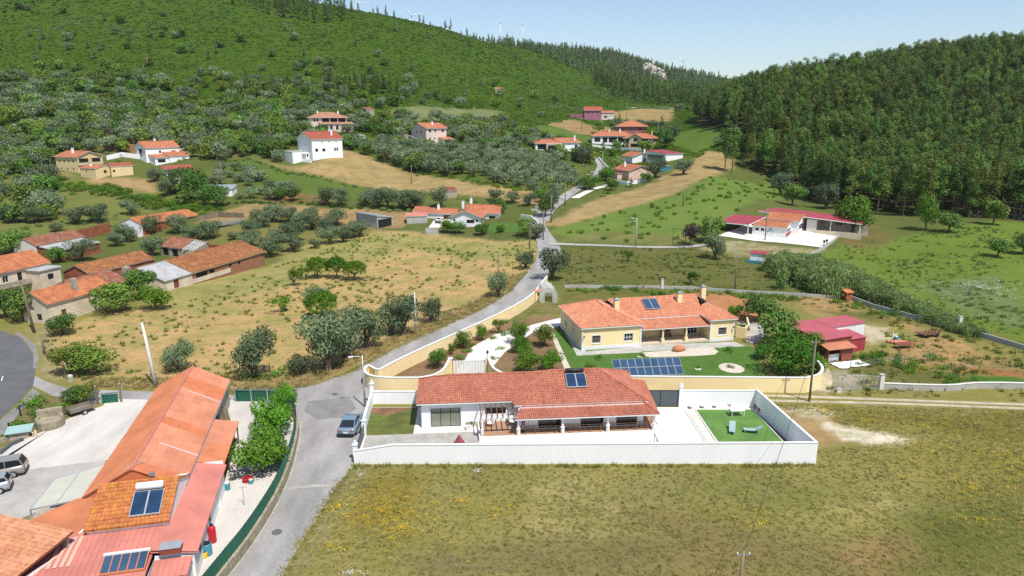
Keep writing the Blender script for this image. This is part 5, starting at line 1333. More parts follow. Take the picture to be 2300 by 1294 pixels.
# green sheet fence on the stone kerb wall
fp = [PZ(455, 1300, 1.7), PZ(500, 1245, 1.7), PZ(545, 1190, 1.7), PZ(590, 1125, 1.7), PZ(622, 1070, 1.7), PZ(643, 1020, 1.7), PZ(657, 975, 1.7), PZ(664, 935, 1.7), PZ(660, 912, 1.7), PZ(640, 897, 1.7), PZ(618, 889, 1.7)]
fpts = spline([Vector((p.x, p.y, 0)) for p in fp], 5)
path_wall('kerb_wall', [(p.x + .1, p.y, 0) for p in fpts], .8, .3, 'stone', None, label='low stone wall below the green sheet fence along the lane', cat='wall')
path_wall('gutter_strip', [(p.x + .42, p.y, 0) for p in fpts], .05, .16, 'gravel', None, label='pale concrete footing strip along the stone wall', cat='kerb')
fence = empty('sheet_fence', (fpts[0].x, fpts[0].y, 0), 0, 'dark green corrugated sheet fence curving along the lane', 'fence')
s_ = [0]
for a, b in zip(fpts, fpts[1:]): s_.append(s_[-1] + (b - a).length)
tot = s_[-1]; npan = int(tot / 1.05)
def along(t):
    t = min(max(t, 0), tot - 1e-6); i = max(k for k in range(len(s_) - 1) if s_[k] <= t); return fpts[i].lerp(fpts[i + 1], (t - s_[i]) / (s_[i + 1] - s_[i]))
for k in range(npan):
    a, b = along(tot * k / npan), along(tot * (k + 1) / npan); d = (b - a).normalized(); nn = Vector((d.y, -d.x, 0)); m = MB(); L_ = (b - a).length
    prev = None
    for j in range(15):
        off = .03 if (j % 4) in (1, 2) else 0.0
        p = a + d * (L_ * j / 14) + nn * off - fence.location
        if prev is not None: m.poly(prev + Vector((0, 0, .7)), p + Vector((0, 0, .7)), p + Vector((0, 0, 2.0)), prev + Vector((0, 0, 2.0)))
        prev = p
    m.build('panel', 'green_metal', fence)
    if k % 3 == 0:
        m = MB(); p = a - fence.location; m.bx(p.x - .05, p.x + .05, p.y - .05, p.y + .05, .6, 1.95); m.build('post', 'green_metal', fence)
def straight_fence(name, a, b, h, label, npan, posts=True):
    f = empty(name, (a.x, a.y, 0), math.atan2(b.y - a.y, b.x - a.x), label, 'fence'); L_ = (b - a).length
    for k in range(npan):
        m = MB(); prev = None
        for j in range(19):
            p = (L_ * (k + j / 18) / npan, .03 if (j % 4) in (1, 2) else 0)
            if prev: m.poly((prev[0], prev[1], .05), (p[0], p[1], .05), (p[0], p[1], h), (prev[0], prev[1], h))
            prev = p
        m.build('panel', 'green_metal', f)
        m = MB(); x = L_ * k / npan; m.bx(x - .05, x + .05, -.1, -.02, 0, h + .15); m.build('post', 'galvanised', f)
    m = MB(); m.bx(0, L_, -.08, -.03, h - .15, h - .08); m.build('rail', 'galvanised', f)
    return f
straight_fence('sheet_fence', Vector((-33.0, 76.2, 0)), Vector((-27.2, 76.2, 0)), 1.65, 'green sheet gate panels behind the workshop yard', 3)
straight_fence('yard_gate', Vector((-48.6, 75.6, 0)), Vector((-46.9, 76.0, 0)), 1.3, 'open green gate leaf at the yard entrance by the hedge', 1)
straight_fence('yard_gate', Vector((-41.6, 76.4, 0)), Vector((-39.9, 76.6, 0)), 1.3, 'open green gate leaf beside the orange workshop roof', 1)
for x, y, lb in ((-49.0, 75.4, 'weathered post at the hedge side of the yard gate'), (-46.6, 76.1, 'weathered post at the end of the open gate leaf')):
    o = empty('gate_post', (x, y, 0), 0, lb, 'post'); m_ = MB(); m_.bx(-.09, .09, -.09, .09, 0, 2.3); m_.build('shaft', 'pole_wood', o); m_ = MB(); m_.bx(-.11, .11, -.11, .11, 2.3, 2.34); m_.build('cap', 'concrete', o)
# ---------------------------------------------------------------- old farm on the left
FR_ = R(72)
def gpos(x, y, sink=0.0): return Vector((x, y, gz(x, y) - sink))
fh = empty('farmhouse', gpos(-75.6, 107.6), FR_, 'cream farmhouse with orange tile roof and tall chimney at the road bend', 'house')
block(fh, (0, 12.2, 0, 6.6), 3.4, 'cream_paint', 'farm_tile', 'gable', 'x', 1.7, .25, {'f': [(2.2, 3.1, .8, 1.9, 'door'), (8.2, 9.0, 1.2, 2.2, 'dark')], 'l': [(2.6, 3.4, 1.9, 2.7, 'plain'), (3.8, 4.9, .5, 1.6, 'dark')]}, tiles=True, w=.3, l=.45, fascia='old_wall')
chimney(fh, 6.4, 1.6, 3.4, 6.2, 'old_wall', .85, False)
fb = empty('farmhouse', gpos(-97.2, 109.7), FR_, 'two-storey whitewashed farmhouse with grey-roofed tower at the left edge', 'house')
block(fb, (0, 22.3, 0, 8), 5.5, 'cream_paint', 'farm_tile', 'gable', 'x', 2.1, .3, {'f': [(9, 10.2, 3.5, 4.7, 'plain'), (13, 14.1, 3.5, 4.7, 'plain'), (15.8, 16.7, 3.0, 4.9, 'dark')]}, tiles=True, w=.32, l=.48, fascia='old_wall')
block(fb, (17.4, 21.6, -3.6, -.05), 5.0, 'cream_paint', 'roof_grey', 'flat', over=.25, ops={'f': [(1.5, 2.7, 3.1, 4.2, 'dark')]})
m_ = MB(); m_.bx(5, 17.3, -1.4, -.05, 2.7, 2.9); m_.bx(5, 17.3, -1.4, -1.28, 2.9, 3.7); m_.build('balcony', 'old_wall', fb)
c1 = empty('old_barn', gpos(-75.0, 116.8), FR_, 'low barn with weathered brown-red tile roof behind the farmhouse', 'barn', 'old farm barns')
block(c1, (0.3, 9.6, 0.2, 9.5), 2.7, 'old_wall', 'old_red_tile', 'gable', 'x', 1.9, .2, tiles=True, w=.34, l=.5, fascia='old_wall')
c2 = empty('old_barn', gpos(-83.6, 132.4), FR_, 'narrow barn with brown tile roof between farmhouse and long barn', 'barn', 'old farm barns')
block(c2, (0, 16, 0, 7), 2.8, 'brick', 'old_brown_tile', 'gable', 'x', 1.5, .2, tiles=True, w=.34, l=.5, fascia='old_wall')
lb = empty('long_barn', gpos(-67.6, 129.9), R(73.8), 'long stone barn with lichen-brown tile roof and grey sheet section', 'barn', 'old farm barns')
block(lb, (0, 7.4, 0, 12.5), 2.0, 'cream_paint', 'roof_grey', 'gable', 'x', 2.1, .2, {'f': [(2.2, 3.6, .0, 1.8, 'reddoor')]}, fascia='old_wall')
block(lb, (7.45, 31.3, 0, 12.6), 2.1, 'rubble_stone', 'old_brown_tile', 'gable', 'x', 2.15, .3, {'f': [(1.0, 4.4, .7, 1.7, 'hole'), (5.0, 6.6, .8, 1.6, 'hole'), (11.3, 12.1, .9, 1.6, 'hole'), (14.3, 15.1, .9, 1.6, 'hole'), (23, 23.6, .9, 1.5, 'hole')]}, tiles=True, w=.34, l=.5, fascia='old_wall')
m_ = MB(); m_.bx(7.4, 19, -.06, -.012, -.2, .75); m_.build('plaster_band', 'cream_paint', lb)
chimney(lb, -.8, 8.2, 0, 4.6, 'old_wall', 1.1, False)
cb = empty('collapsed_barn', gpos(-91.3, 175), R(-27), 'half-collapsed barn with sagging brown roof and bare rafters', 'barn', 'old farm barns')
block(cb, (0, 8.2, 0, 8.5), 2.3, 'old_wall', 'old_red_tile', 'gable', 'x', 1.7, .2, {'f': [(1, 3.2, 0, 2, 'hole'), (4.6, 6.8, 0, 2, 'hole')]}, tiles=True, w=.36, l=.5, fascia='old_wall')
m_ = MB(); m_.bx(8.3, 12.6, 8.2, 8.5, -1, 2.2); m_.bx(12.4, 12.7, .2, 8.5, -1, 2.0); m_.build('ruined_wall', 'brick', cb)
for k in range(5): m_ = MB(); m_.bar((8.8 + k * .9, 0, 2.2), (8.8 + k * .9, 4.3, 4.0 - .1 * k), .14, .16); m_.build('rafter', 'white_trim', cb)
m_ = MB(); m_.bar((8.2, 1.5, 2.9), (12.6, 1.5, 2.7), .12); m_.bar((8.2, 3.1, 3.5), (12.6, 3.1, 3.3), .12); m_.build('batten', 'white_trim', cb)
ff = empty('far_barn', gpos(-106, 195), R(70), 'brick barn with orange tile roof and white gable behind the olives', 'barn', 'old farm barns')
block(ff, (0, 21, 0, 8.5), 3.3, 'brick', 'farm_tile', 'gable', 'x', 1.6, .25, {'f': [(12.5, 13.5, .8, 1.9, 'hole'), (15.5, 17, .3, 2.2, 'metal'), (18.2, 19, .9, 1.9, 'hole')]}, tiles=True, w=.34, l=.5, fascia='old_wall')
m_ = MB(); m_.prism([(-.03, 8.5, -1), (-.03, 0, -1), (-.03, 0, 3.3), (-.03, 4.25, 4.95), (-.03, 8.5, 3.3)], (-.1, 0, 0)); m_.build('white_gable', 'white_paint', ff)
gb = empty('brick_barn', gpos(-115.5, 164), R(76), 'barn with brown tile roof and grey lean-to at the farm edge', 'barn', 'old farm barns')
block(gb, (0, 14, 0, 7), 3.1, 'brick', 'old_red_tile', 'gable', 'x', 1.5, .25, tiles=True, w=.34, l=.5, fascia='old_wall')
block(gb, (.6, 13, -5.6, -.05), 1.9, 'brick', 'roof_grey', 'shed', 'x', .9, .2, fascia='old_wall')
m_ = MB(); m_.prism([(-.03, 7, -1), (-.03, 0, -1), (-.03, 0, 3.1), (-.03, 3.5, 4.6), (-.03, 7, 3.1)], (-.1, 0, 0)); m_.build('pale_gable', 'pale_concrete', gb)
w0 = GP([(178, 540), (214, 531), (248, 522)])
path_wall('brick_wall', [(p.x, p.y) for p in w0], 2.9, .3, 'brick', None, label='ruined red brick wall joining the two farm barns', cat='wall')
path_wall('plank_fence', [(p.x, p.y) for p in GP([(445, 497), (490, 488), (548, 490)])], 1.6, .1, 'pole_wood', None, label='dark plank fence beside the brick barn', cat='fence')
mt = empty('stacked_sheets', G(520, 507), R(30), 'pile of grey metal sheets leaning by the plank fence', 'sheets')
for k in range(6): m_ = MB(); m_.bar((-4, k * .25, .3 + .25 * k), (4, k * .25 + .3, .35 + .25 * k), .5, .06); m_.build('sheet', 'galvanised', mt)

# ---------------------------------------------------------------- houses up the valley
def fhouse(name, label, u, v, delta, blocks, chims=(), cat='house', group='village houses', sink=.3):
    p = G(u, v); rz = math.atan2(-p.x, p.y) + R(delta)
    o = empty(name, (p.x, p.y, p.z), rz, label, cat, group)
    for b in blocks: block(o, *b[:4], **(b[4] if len(b) > 4 else {}))
    for c in chims: chimney(o, *c[:4], c[4] if len(c) > 4 else 'white_paint', .7)
    return o
def row(n, x0, x1, w, za, zb, st='dark'): return [(x0 + (x1 - x0) * (i + .5) / n - w / 2, x0 + (x1 - x0) * (i + .5) / n + w / 2, za, zb, st) for i in range(n)]
G1 = dict(kind='gable', axis='x'); GY_ = dict(kind='gable', axis='y'); HP = dict(kind='hip', axis='x')
o = fhouse('village_house', 'yellow two-storey house with balcony gable on the left slope', 177, 389, 35, [
    ((0, 10.3, 0, 12), 6.0, 'pale_yellow_paint', 'far_tile', dict(kind='gable', axis='y', rise=1.8, over=.5, ops={'f': [(.8, 4.6, 3.4, 5.3, 'hole'), (6, 9.5, 3.2, 5.3, 'hole'), (1.2, 2, .8, 1.7, 'dark')], 'l': row(4, 1, 11, .8, 3.8, 4.7) + row(3, 1, 11, .7, 1, 1.8)}))], [(3, 6, 6, 9)])
m_ = MB()
for x in (.15, 5.3, 10.15): m_.bx(x - .15, x + .15, -.35, -.05, 3.0, 5.9)
m_.bx(0, 10.3, -.35, -.02, 2.8, 3.05); m_.bx(0, 10.3, -.3, -.24, 3.05, 3.8); m_.build('balcony', 'beige_paint', o)
fhouse('village_house', 'low yellow outbuilding with gable roof below the balcony house', 217, 403, 35, [((0, 7.5, 0, 8.5), 3.9, 'pale_yellow_paint', 'far_tile', dict(kind='gable', axis='y', rise=1.0, over=.2, ops={'f': [(3.2, 4.4, 2, 3.1, 'dark')], 'l': [(3, 3.7, 2.4, 3.2, 'dark')]}))], [(2, 5, 3.8, 5.6)])
fhouse('village_house', 'yellow flat-fronted outbuilding with red tile roof on the left slope', 252, 398, 8, [((0, 7.2, 0, 5), 3.9, 'pale_yellow_paint', 'far_red_tile', dict(kind='shed', axis='x', rise=1.0, over=.2, ops={'f': [(.5, 1.3, 1.8, 2.6, 'dark')]}))])
o = fhouse('village_house', 'white two-storey house with orange roof and stepped annexes on the left', 330, 366, 22, [
    ((0, 13.2, 0, 9.5), 6.0, 'white_paint', 'far_tile', dict(G1, rise=2.1, over=.45, ops={'f': [(5.2, 6, 3.6, 4.7, 'dark'), (10, 12, 3.6, 4.5, 'shut')], 'l': [(3, 6.2, 2.4, 5.3, 'dark')]})),
    ((6.5, 14.6, -6, -.05), 2.5, 'white_paint', 'far_tile', dict(kind='shed', axis='x', rise=1.5, over=.3, ops={'f': [(5.0, 6.2, .9, 1.8, 'cas')]})),
    ((1.0, 6.4, -5.5, -.05), 2.0, 'white_paint', 'far_tile', dict(kind='shed', axis='x', rise=1.2, over=.3, ops={'f': [(1, 4, .2, 1.5, 'hole')]}))], [(6, 5, 7, 9.2)])
fhouse('village_house', 'low white sheds with orange roofs below the white house', 372, 396, 12, [((0, 10, 0, 5), 2.3, 'white_paint', 'far_red_tile', dict(kind='shed', axis='x', rise=1.3, over=.4)), ((3, 11, -3, -.05), 1.9, 'white_paint', 'far_tile', dict(kind='shed', axis='x', rise=.6, over=.3, ops={'f': [(3, 5, 0, 1.6, 'metal'), (5.6, 6.6, 0, 1.7, 'wdoor')]}))])
path_wall('garden_wall', [(p.x, p.y) for p in GP([(240, 360), (275, 352), (318, 358)])], 1.8, .3, 'white_paint', None, label='white retaining wall beside the white two-storey house', cat='wall')
o = fhouse('village_house', 'tall plain white house with red gable roof above the mown field', 703, 362, 25, [
    ((0, 13.2, 0, 13), 8.6, 'white_paint', 'far_red_tile', dict(G1, rise=2.6, over=.45, ops={'f': [(1.3, 2.5, 3.6, 4.8, 'dark'), (4.3, 5.6, 3.6, 4.8, 'dark'), (9.5, 10.2, 3.7, 5, 'dark'), (10.5, 11.2, 3.7, 5, 'dark')] + row(3, 3, 12, 1.2, 6.4, 7.6, 'wdoor'), 'l': [(2, 3.4, 6.2, 7.6, 'wdoor'), (6, 7.4, 6.2, 7.6, 'wdoor')]})),
    ((-7, -.05, 3, 13), 3.6, 'white_paint', 'roof_grey', dict(kind='flat', over=.05, ops={'f': [(3.8, 5.6, .2, 2.8, 'metal'), (5.9, 6.6, 1.6, 2.7, 'dark')]}))], [(10, 3, 9, 12), (12, 9, 9, 12)])
path_wall('garden_wall', [(p.x, p.y) for p in GP([(622, 340), (640, 348), (670, 362), (700, 366)])], 1.2, .3, 'white_paint', None, label='white terrace wall beside the tall white house', cat='wall')
o = fhouse('village_house', 'pale pink two-storey villa with arcaded veranda under the wooded hill', 700, 293, 8, [
    ((0, 17, 0, 11), 6.2, 'pale_pink_paint', 'far_pale_tile', dict(HP, rise=2.2, over=.9, ops={'f': [(1.2, 2.0, 4, 5.6, 'dark'), (2.6, 3.4, 4, 5.6, 'dark'), (5.2, 8.6, 3.7, 5.8, 'hole'), (9.1, 12.4, 3.7, 5.8, 'hole'), (12.9, 16.4, 3.7, 5.8, 'hole')]})),
    ((4, 19, -4, -.05), 3.0, 'pale_pink_paint', 'far_pale_tile', dict(kind='shed', axis='x', rise=.8, over=.5, ops={'f': row(5, .5, 14.5, 1.3, .3, 2.4, 'dark')})),
    ((-8, -.05, 1, 7), 2.6, 'pale_pink_paint', 'pale_concrete', dict(kind='flat', over=.1, ops={'f': [(2, 6, .2, 2.1, 'hole')]}))], [(4, 5, 7, 9), (14, 6, 7, 9)])
fhouse('ruined_hut', 'small grey hut with brown tile roof beside the pink villa', 824, 266, 25, [((0, 4.5, 0, 5), 4.6, 'old_wall', 'far_old_tile', dict(kind='shed', axis='x', rise=1.2, over=.2))], cat='hut')
fhouse('shed', 'grey-roofed shed between the white house and the olive slope', 788, 318, 20, [((0, 7, 0, 5), 2.2, 'white_paint', 'roof_grey', dict(kind='shed', axis='x', rise=.8, over=.2))], cat='shed')
o = fhouse('village_house', 'pink and white three-storey house amid the olive plantation', 958, 325, 33, [
    ((0, 11.5, 0, 13), 7.6, 'pale_pink_paint', 'far_tile', dict(G1, rise=2.2, over=.6, ops={'f': [(1.5, 2.7, 5.6, 6.7, 'dark'), (4.8, 5.6, 5.6, 6.8, 'dark'), (8.8, 10, 5.6, 6.7, 'dark'), (1.6, 2.5, 2.2, 3.2, 'dark'), (4.2, 5, 2.4, 3.1, 'dark'), (8.9, 10, 2.2, 3.1, 'dark')], 'l': [(3, 7, .5, 3, 'wdoor'), (4, 5, 5.2, 6.4, 'dark'), (8, 9, 5.2, 6.4, 'dark')]})),
    ((7, 13, -4, -.05), 2.3, 'pale_pink_paint', 'far_tile', dict(kind='shed', axis='x', rise=1, over=.4, ops={'f': [(.5, 5.4, .1, 2, 'hole')]}))], [(6, 4, 8, 10.5)])
path_wall('garden_wall', [(p.x, p.y) for p in GP([(890, 308), (918, 314), (952, 328)])], 2.2, .3, 'pale_pink_paint', None, label='pale retaining wall beside the pink and white house', cat='wall')
# house on the near side of the junction
o = fhouse('village_house', 'white bungalow with orange gable roofs by the lane junction', 1012, 508, -14, [
    ((0, 9.2, 0, 8), 2.9, 'white_paint', 'far_tile', dict(GY_, rise=1.9, over=.6, ops={'f': [(5, 7.4, 1.0, 2.1, 'dark'), (.9, 1.5, 1.4, 2.2, 'dark'), (7.8, 8.4, 1.4, 2.2, 'dark')], 'r': [(2, 4, .1, 2.2, 'dark')]})),
    ((3, 13.5, 7.5, 14), 3.3, 'white_paint', 'far_tile', dict(G1, rise=1.9, over=.5, ops={'f': [(7.5, 9.5, .2, 2.3, 'dark')], 'r': [(2, 4, 1, 2.2, 'dark')]})),
    ((-9.5, -.05, 7, 12), 2.9, 'white_paint', 'far_tile', dict(G1, rise=1.1, over=.4, ops={'f': [(5.5, 8.4, .1, 2.4, 'garage')]})),
    ((-13.5, -9.55, 6, 13), 3.3, 'white_paint', 'far_tile', dict(G1, rise=1.1, over=.3))], [(4, 11.5, 4.5, 7.3), (1.5, 11, 4, 6.4), (-6, 9, 3.6, 5.4)])
fhouse('open_shed', 'dark open shed with pale sheet roof beside the mown strip', 848, 514, 35, [((0, 5.6, 0, 11), 3.0, 'concrete', 'galvanised', dict(kind='shed', axis='y', rise=.9, over=.3, ops={'f': [(.3, 5.3, 0, 2.7, 'hole')]}))], cat='shed', group=None)
fhouse('shed', 'brick shed with red sheet roof left of the white bungalow', 914, 503, 0, [((0, 6.2, 0, 4), 2.3, 'concrete', 'salmon_metal', dict(kind='shed', axis='x', rise=.5, over=.2))], cat='shed', group=None)
path_wall('garden_wall', [(p.x, p.y) for p in GP([(956, 527), (985, 528)])], 1.9, .2, 'concrete', None, label='short grey block wall in front of the white bungalow', cat='wall')
fhouse('shed', 'small stone hut with old tile roof at the end of the mown field', 998, 447, 18, [((0, 4.6, 0, 5), 2.6, 'old_wall', 'far_old_tile', dict(kind='gable', axis='x', rise=.9, over=.2))], cat='hut', group=None)
fhouse('shed', 'low shed with pale roof among trees on the left slope', 36, 294, 10, [((0, 9, 0, 5), 2.2, 'white_paint', 'galvanised', dict(kind='shed', axis='x', rise=.6, over=.3, ops={'f': [(2, 7, .2, 1.7, 'hole')]}))], cat='shed', group=None)
fhouse('shed', 'white shed with pale sheet roof behind the far barn', 462, 442, -20, [((0, 9, 0, 5), 2.6, 'white_paint', 'galvanised', dict(kind='shed', axis='x', rise=.9, over=.3))], cat='shed', group=None)
fhouse('hut', 'tiny hut with orange roof among the hillside trees', 1112, 208, 0, [((0, 4, 0, 4), 2.4, 'cream_paint', 'far_tile', dict(kind='gable', axis='x', rise=1.3, over=.3))], cat='hut', group=None)
# village along the lane
o = fhouse('village_house', 'pink gabled house with porch nearest the tan ploughed field', 1412, 405, 30, [
    ((0, 11.5, 0, 13.5), 3.9, 'pink_paint', 'far_tile', dict(GY_, rise=2.0, over=.6, ops={'f': [(4.6, 5.6, 3.6, 3.85, 'dark'), (9.2, 10.4, 1.4, 2.4, 'plain')], 'l': [(2, 7, .3, 2.9, 'hole')]})),
    ((-3.2, -.05, 4, 13), 2.4, 'pink_paint', 'far_tile', dict(kind='shed', axis='y', rise=.3, over=.3))], [(3, 9, 4.5, 7)])
path_wall('terrace_wall', [(p.x, p.y) for p in GP([(1382, 412), (1408, 416), (1450, 408)])], 1.4, .4, 'white_paint', None, label='white terrace wall below the pink gabled house', cat='wall')
fhouse('village_house', 'white house with orange gable behind the pink house', 1420, 367, 25, [((0, 9.5, 0, 12), 3.2, 'white_paint', 'far_tile', dict(GY_, rise=1.8, over=.6, ops={'f': [(6, 8, .8, 2.2, 'dark')]})), ((9.55, 14, -1, 6), 2.6, 'white_paint', 'far_tile', dict(kind='hip', axis='x', rise=1.2, over=.5, ops={'f': [(1, 3.4, .3, 2.2, 'hole')]}))], [(8, 4, 4, 6.4)])
fhouse('garage', 'white garage with crimson sheet roof and glazed side', 1495, 364, 42, [((0, 10.5, 0, 14), 3.6, 'white_paint', 'red_metal', dict(kind='shed', axis='x', rise=1.1, over=.4, ops={'l': [(1, 12.5, .3, 3.0, 'big')]}))], cat='garage', group='village houses')
fhouse('village_house', 'cream house with gabled balcony in the middle of the hamlet', 1402, 332, -12, [((0, 16, 0, 11), 5.6, 'beige_paint', 'far_tile', dict(HP, rise=2.2, over=1.0, ops={'f': [(1, 7, 3.2, 4.9, 'hole'), (8, 15, .6, 2.2, 'hole'), (9, 13, 3.2, 4.9, 'dark')]})), ((3, 10, -2.5, -.05), 5.7, 'beige_paint', 'far_tile', dict(GY_, rise=2.0, over=.7, ops={'f': [(2.5, 4.5, 3.6, 5.2, 'dark'), (1, 6, .5, 2.4, 'hole')]}))], [(14, 6, 6, 9, 'beige_paint')])
fhouse('village_house', 'long white house with dark glazed front and orange roof', 1330, 322, 6, [((0, 23, 0, 9), 4.4, 'white_paint', 'far_tile', dict(HP, rise=2.0, over=.8, ops={'f': [(1.2, 4.6, .8, 3.4, 'dark'), (6, 8.6, .4, 3.4, 'hole'), (9.4, 14, .4, 3.4, 'hole'), (14.6, 19, .4, 3.4, 'hole')]}))], [(10, 4, 5, 7.6), (16, 3, 5, 7.8)])
fhouse('village_house', 'red house with broad orange hip roof above the hamlet', 1386, 303, 5, [((0, 18, 0, 12), 5.4, 'rose_paint', 'far_tile', dict(HP, rise=2.6, over=1.0, ops={'f': [(7, 9, 2.6, 4, 'plain'), (13, 15, 2.6, 4, 'plain'), (3, 4, 2.4, 4, 'dark')]}))])
fhouse('village_house', 'white modern house with heavy portal frame left of the lane', 1204, 338, 5, [((0, 12, 3, 11), 3.4, 'white_paint', 'far_tile', dict(HP, rise=1.6, over=.6, ops={'f': [(1, 5, .3, 2.8, 'hole'), (7, 11, .3, 2.8, 'hole')]})), ((5, 12.6, -1.5, 2.9), 3.1, 'cream_paint', 'cream_paint', dict(kind='flat', over=.1, ops={'f': [(.6, 4.5, .1, 2.5, 'hole'), (5.0, 7.2, .1, 2.5, 'hole')]}))])
fhouse('village_house', 'white gabled house with chimney left of the lane bend', 1258, 337, 28, [((0, 11.5, 0, 14), 3.6, 'white_paint', 'far_tile', dict(G1, rise=2.0, over=.6, ops={'f': [(1.5, 2.6, 1.2, 2.4, 'dark'), (8.4, 10, .3, 2.4, 'dark')], 'l': [(4, 4.8, 2.2, 3.2, 'dark')]}))], [(9.5, 2.5, 4, 7)])
o = fhouse('village_house', 'wine-red hillside house with violet terraces at the valley head', 1312, 268, 0, [
    ((0, 12, 0, 10), 6.2, 'violet_paint', 'far_red_tile', dict(G1, rise=2.4, over=.6, ops={'f': row(3, 1, 11, 1.4, 3.6, 5.0, 'plain'), })), ((12.05, 21, 0, 8), 4.4, 'pale_pink_paint', 'far_tile', dict(kind='shed', axis='x', rise=1.5, over=.4, ops={'f': [(2, 4, 1, 2.4, 'dark'), (6, 8, .5, 2.6, 'wdoor')]})),
    ((-10, -.05, 1, 10), 3.4, 'violet_paint', 'violet_paint', dict(kind='flat', over=.05, ops={'f': row(4, .5, 9.5, 1.2, .8, 2.4, 'plain')}))])
bs = empty('blue_shelter', G(1493, 384), 0, 'small blue shelter behind the pink gabled house', 'shelter')
m_ = MB(); m_.bx(-2.2, 2.2, -1, 1, 0, 2.0); m_.build('body', 'blue_plastic', bs); m_ = MB(); m_.bx(-2.4, 2.4, -1.2, 1.2, 2.0, 2.15); m_.build('roof', 'galvanised', bs)

# ---------------------------------------------------------------- former school with red sheds, right
sc = G(1689, 528); SR = math.atan2(-sc.x, sc.y) + R(-14)
so_ = empty('white_community_hall', sc, SR, 'white hall with orange gable roofs and crimson canopies on a pale yard', 'building')
block(so_, (0, 8.6, 0, 6), 2.7, 'white_paint', 'far_tile', 'gable', 'x', 1.0, .3, {'f': [(.8, 1.6, 1.4, 2.1, 'dark'), (2.2, 3.0, 1.4, 2.1, 'dark')], 'r': [(.3, 5.5, 1.3, 2.2, 'dark')]})
block(so_, (2.4, 10.4, 6.05, 13.5), 3.9, 'white_paint', 'far_tile', 'gable', 'x', 1.4, .4, {'r': [(.5, 6.9, 1.3, 2.8, 'cas')]})
m_ = MB(); m_.bx(8.605, 8.64, .1, 5.9, 0.1, 1.25); m_.build('crimson_dado', 'red_metal', so_)
em = MB()
for k in range(14):
    t = 2 * math.pi * k / 14; t2 = 2 * math.pi * (k + 1) / 14
    em.bar((4.6 + .42 * math.cos(t), -.03, 1.95 + .42 * math.sin(t)), (4.6 + .42 * math.cos(t2), -.03, 1.95 + .42 * math.sin(t2)), .05, .05)
em.bar((4.6, -.03, 1.6), (4.6, -.03, 2.25), .05); em.bar((4.3, -.03, 1.85), (4.9, -.03, 2.1), .05); em.bar((3.9, -.03, 1.35), (4.2, -.03, 1.35), .16); em.bar((5.3, -.03, 1.35), (5.5, -.03, 1.35), .16)
em.build('emblem', 'dark_grey_metal', so_)
cp = empty('crimson_canopy', sc, SR, 'crimson sheet canopy on white posts left of the white hall', 'canopy')
m_ = MB(); m_.prism([(-9.5, -2.0, 3.0), (-.4, -2.6, 3.0), (1.8, 6.0, 4.3), (-6.6, 6.0, 4.3)], (0, 0, .1)); m_.build('roof', 'red_metal', cp)
m_ = MB(); m_.bar((-9.5, -2.02, 2.98), (-.4, -2.62, 2.98), .14, .22); m_.bar((-9.5, -2, 2.98), (-6.6, 6, 4.28), .14, .22); m_.bar((-.4, -2.6, 2.98), (1.8, 6, 4.28), .14, .22); m_.build('fascia', 'white_trim', cp)
for x, y, z in ((-9.2, -1.8, 3), (-.6, -2.3, 3), (-6.5, 5.7, 4.2)): m_ = MB(); m_.bx(x - .12, x + .12, y - .12, y + .12, -1, z); m_.build('post', 'white_trim', cp)
m_ = MB(); m_.bx(-9.4, -.6, 5.6, 5.8, -.5, 1.2); m_.build('back_wall', 'stone_base', cp)
ls_ = empty('open_sheds', sc, SR, 'long crimson shed roof over open bays behind the white hall', 'shed')
m_ = MB(); m_.prism([(-1.5, 10.5, 5.2), (4, 10.0, 5.0), (25, 11.0, 3.6), (25.5, 17, 4.4), (2, 17, 5.6)], (0, 0, .1)); m_.build('roof', 'red_metal', ls_)
m_ = MB(); m_.bar((-1.5, 10.5, 5.15), (4, 10, 4.95), .14, .25); m_.bar((4, 10, 4.95), (25, 11, 3.55), .14, .22); m_.bar((-1.5, 10.5, 5.15), (2, 17, 5.55), .14, .25); m_.build('fascia', 'white_trim', ls_)
m_ = MB(); m_.bx(1, 26, 16.6, 16.8, -1, 3.5); m_.bx(13.5, 25.2, 10.6, 10.8, -1, 1.2); m_.build('back_wall', 'cream_paint', ls_)
m_ = MB(); m_.bx(11.5, 14, 11, 15, -1, 3.9); m_.build('partition', 'pale_concrete', ls_)
for x in (-1, 4.3, 17.5, 24.6): m_ = MB(); m_.bx(x - .1, x + .1, 11.0, 11.2, -1, 4.95 - max(0, x - 4) * .066); m_.build('post', 'white_trim', ls_)
path_wall('yard_wall', [(p.x, p.y) for p in GP([(1890, 527), (1870, 545), (1850, 560), (1796, 588)])], .7, .25, 'concrete', None, label='low grey wall running from the pale yard into the meadow', cat='wall')
for i, (u, v) in enumerate(((1850, 555), (1856, 553))):
    o = empty('bollard', G(u, v), 0, 'dark post at the %s end of the pale yard corner' % ('outer', 'inner')[i], 'post'); m_ = MB(); m_.lathe([(.12, 0), (.12, 1.2), (.3, 1.25), (.3, 1.7), (.1, 1.75)], 8); m_.build('body', 'black_metal', o)
s14 = empty('field_shed', G(1684, 588), math.atan2(-55, 157) + R(-8), 'small white shed with crimson roof in the meadow', 'shed')
m_ = MB(); m_.bx(0, 3.6, 0, 1.8, 0, 2.0); m_.build('wall', 'white_paint', s14); m_ = MB(); m_.prism([(-.1, -.2, 2.0), (3.7, -.2, 2.0), (3.7, 2.0, 2.35), (-.1, 2.0, 2.35)], (0, 0, .08)); m_.build('roof', 'red_metal', s14)
m_ = MB(); m_.bx(-.8, 2.8, -1.0, -.2, 0, .5); m_.build('crates', 'blue_plastic', s14)

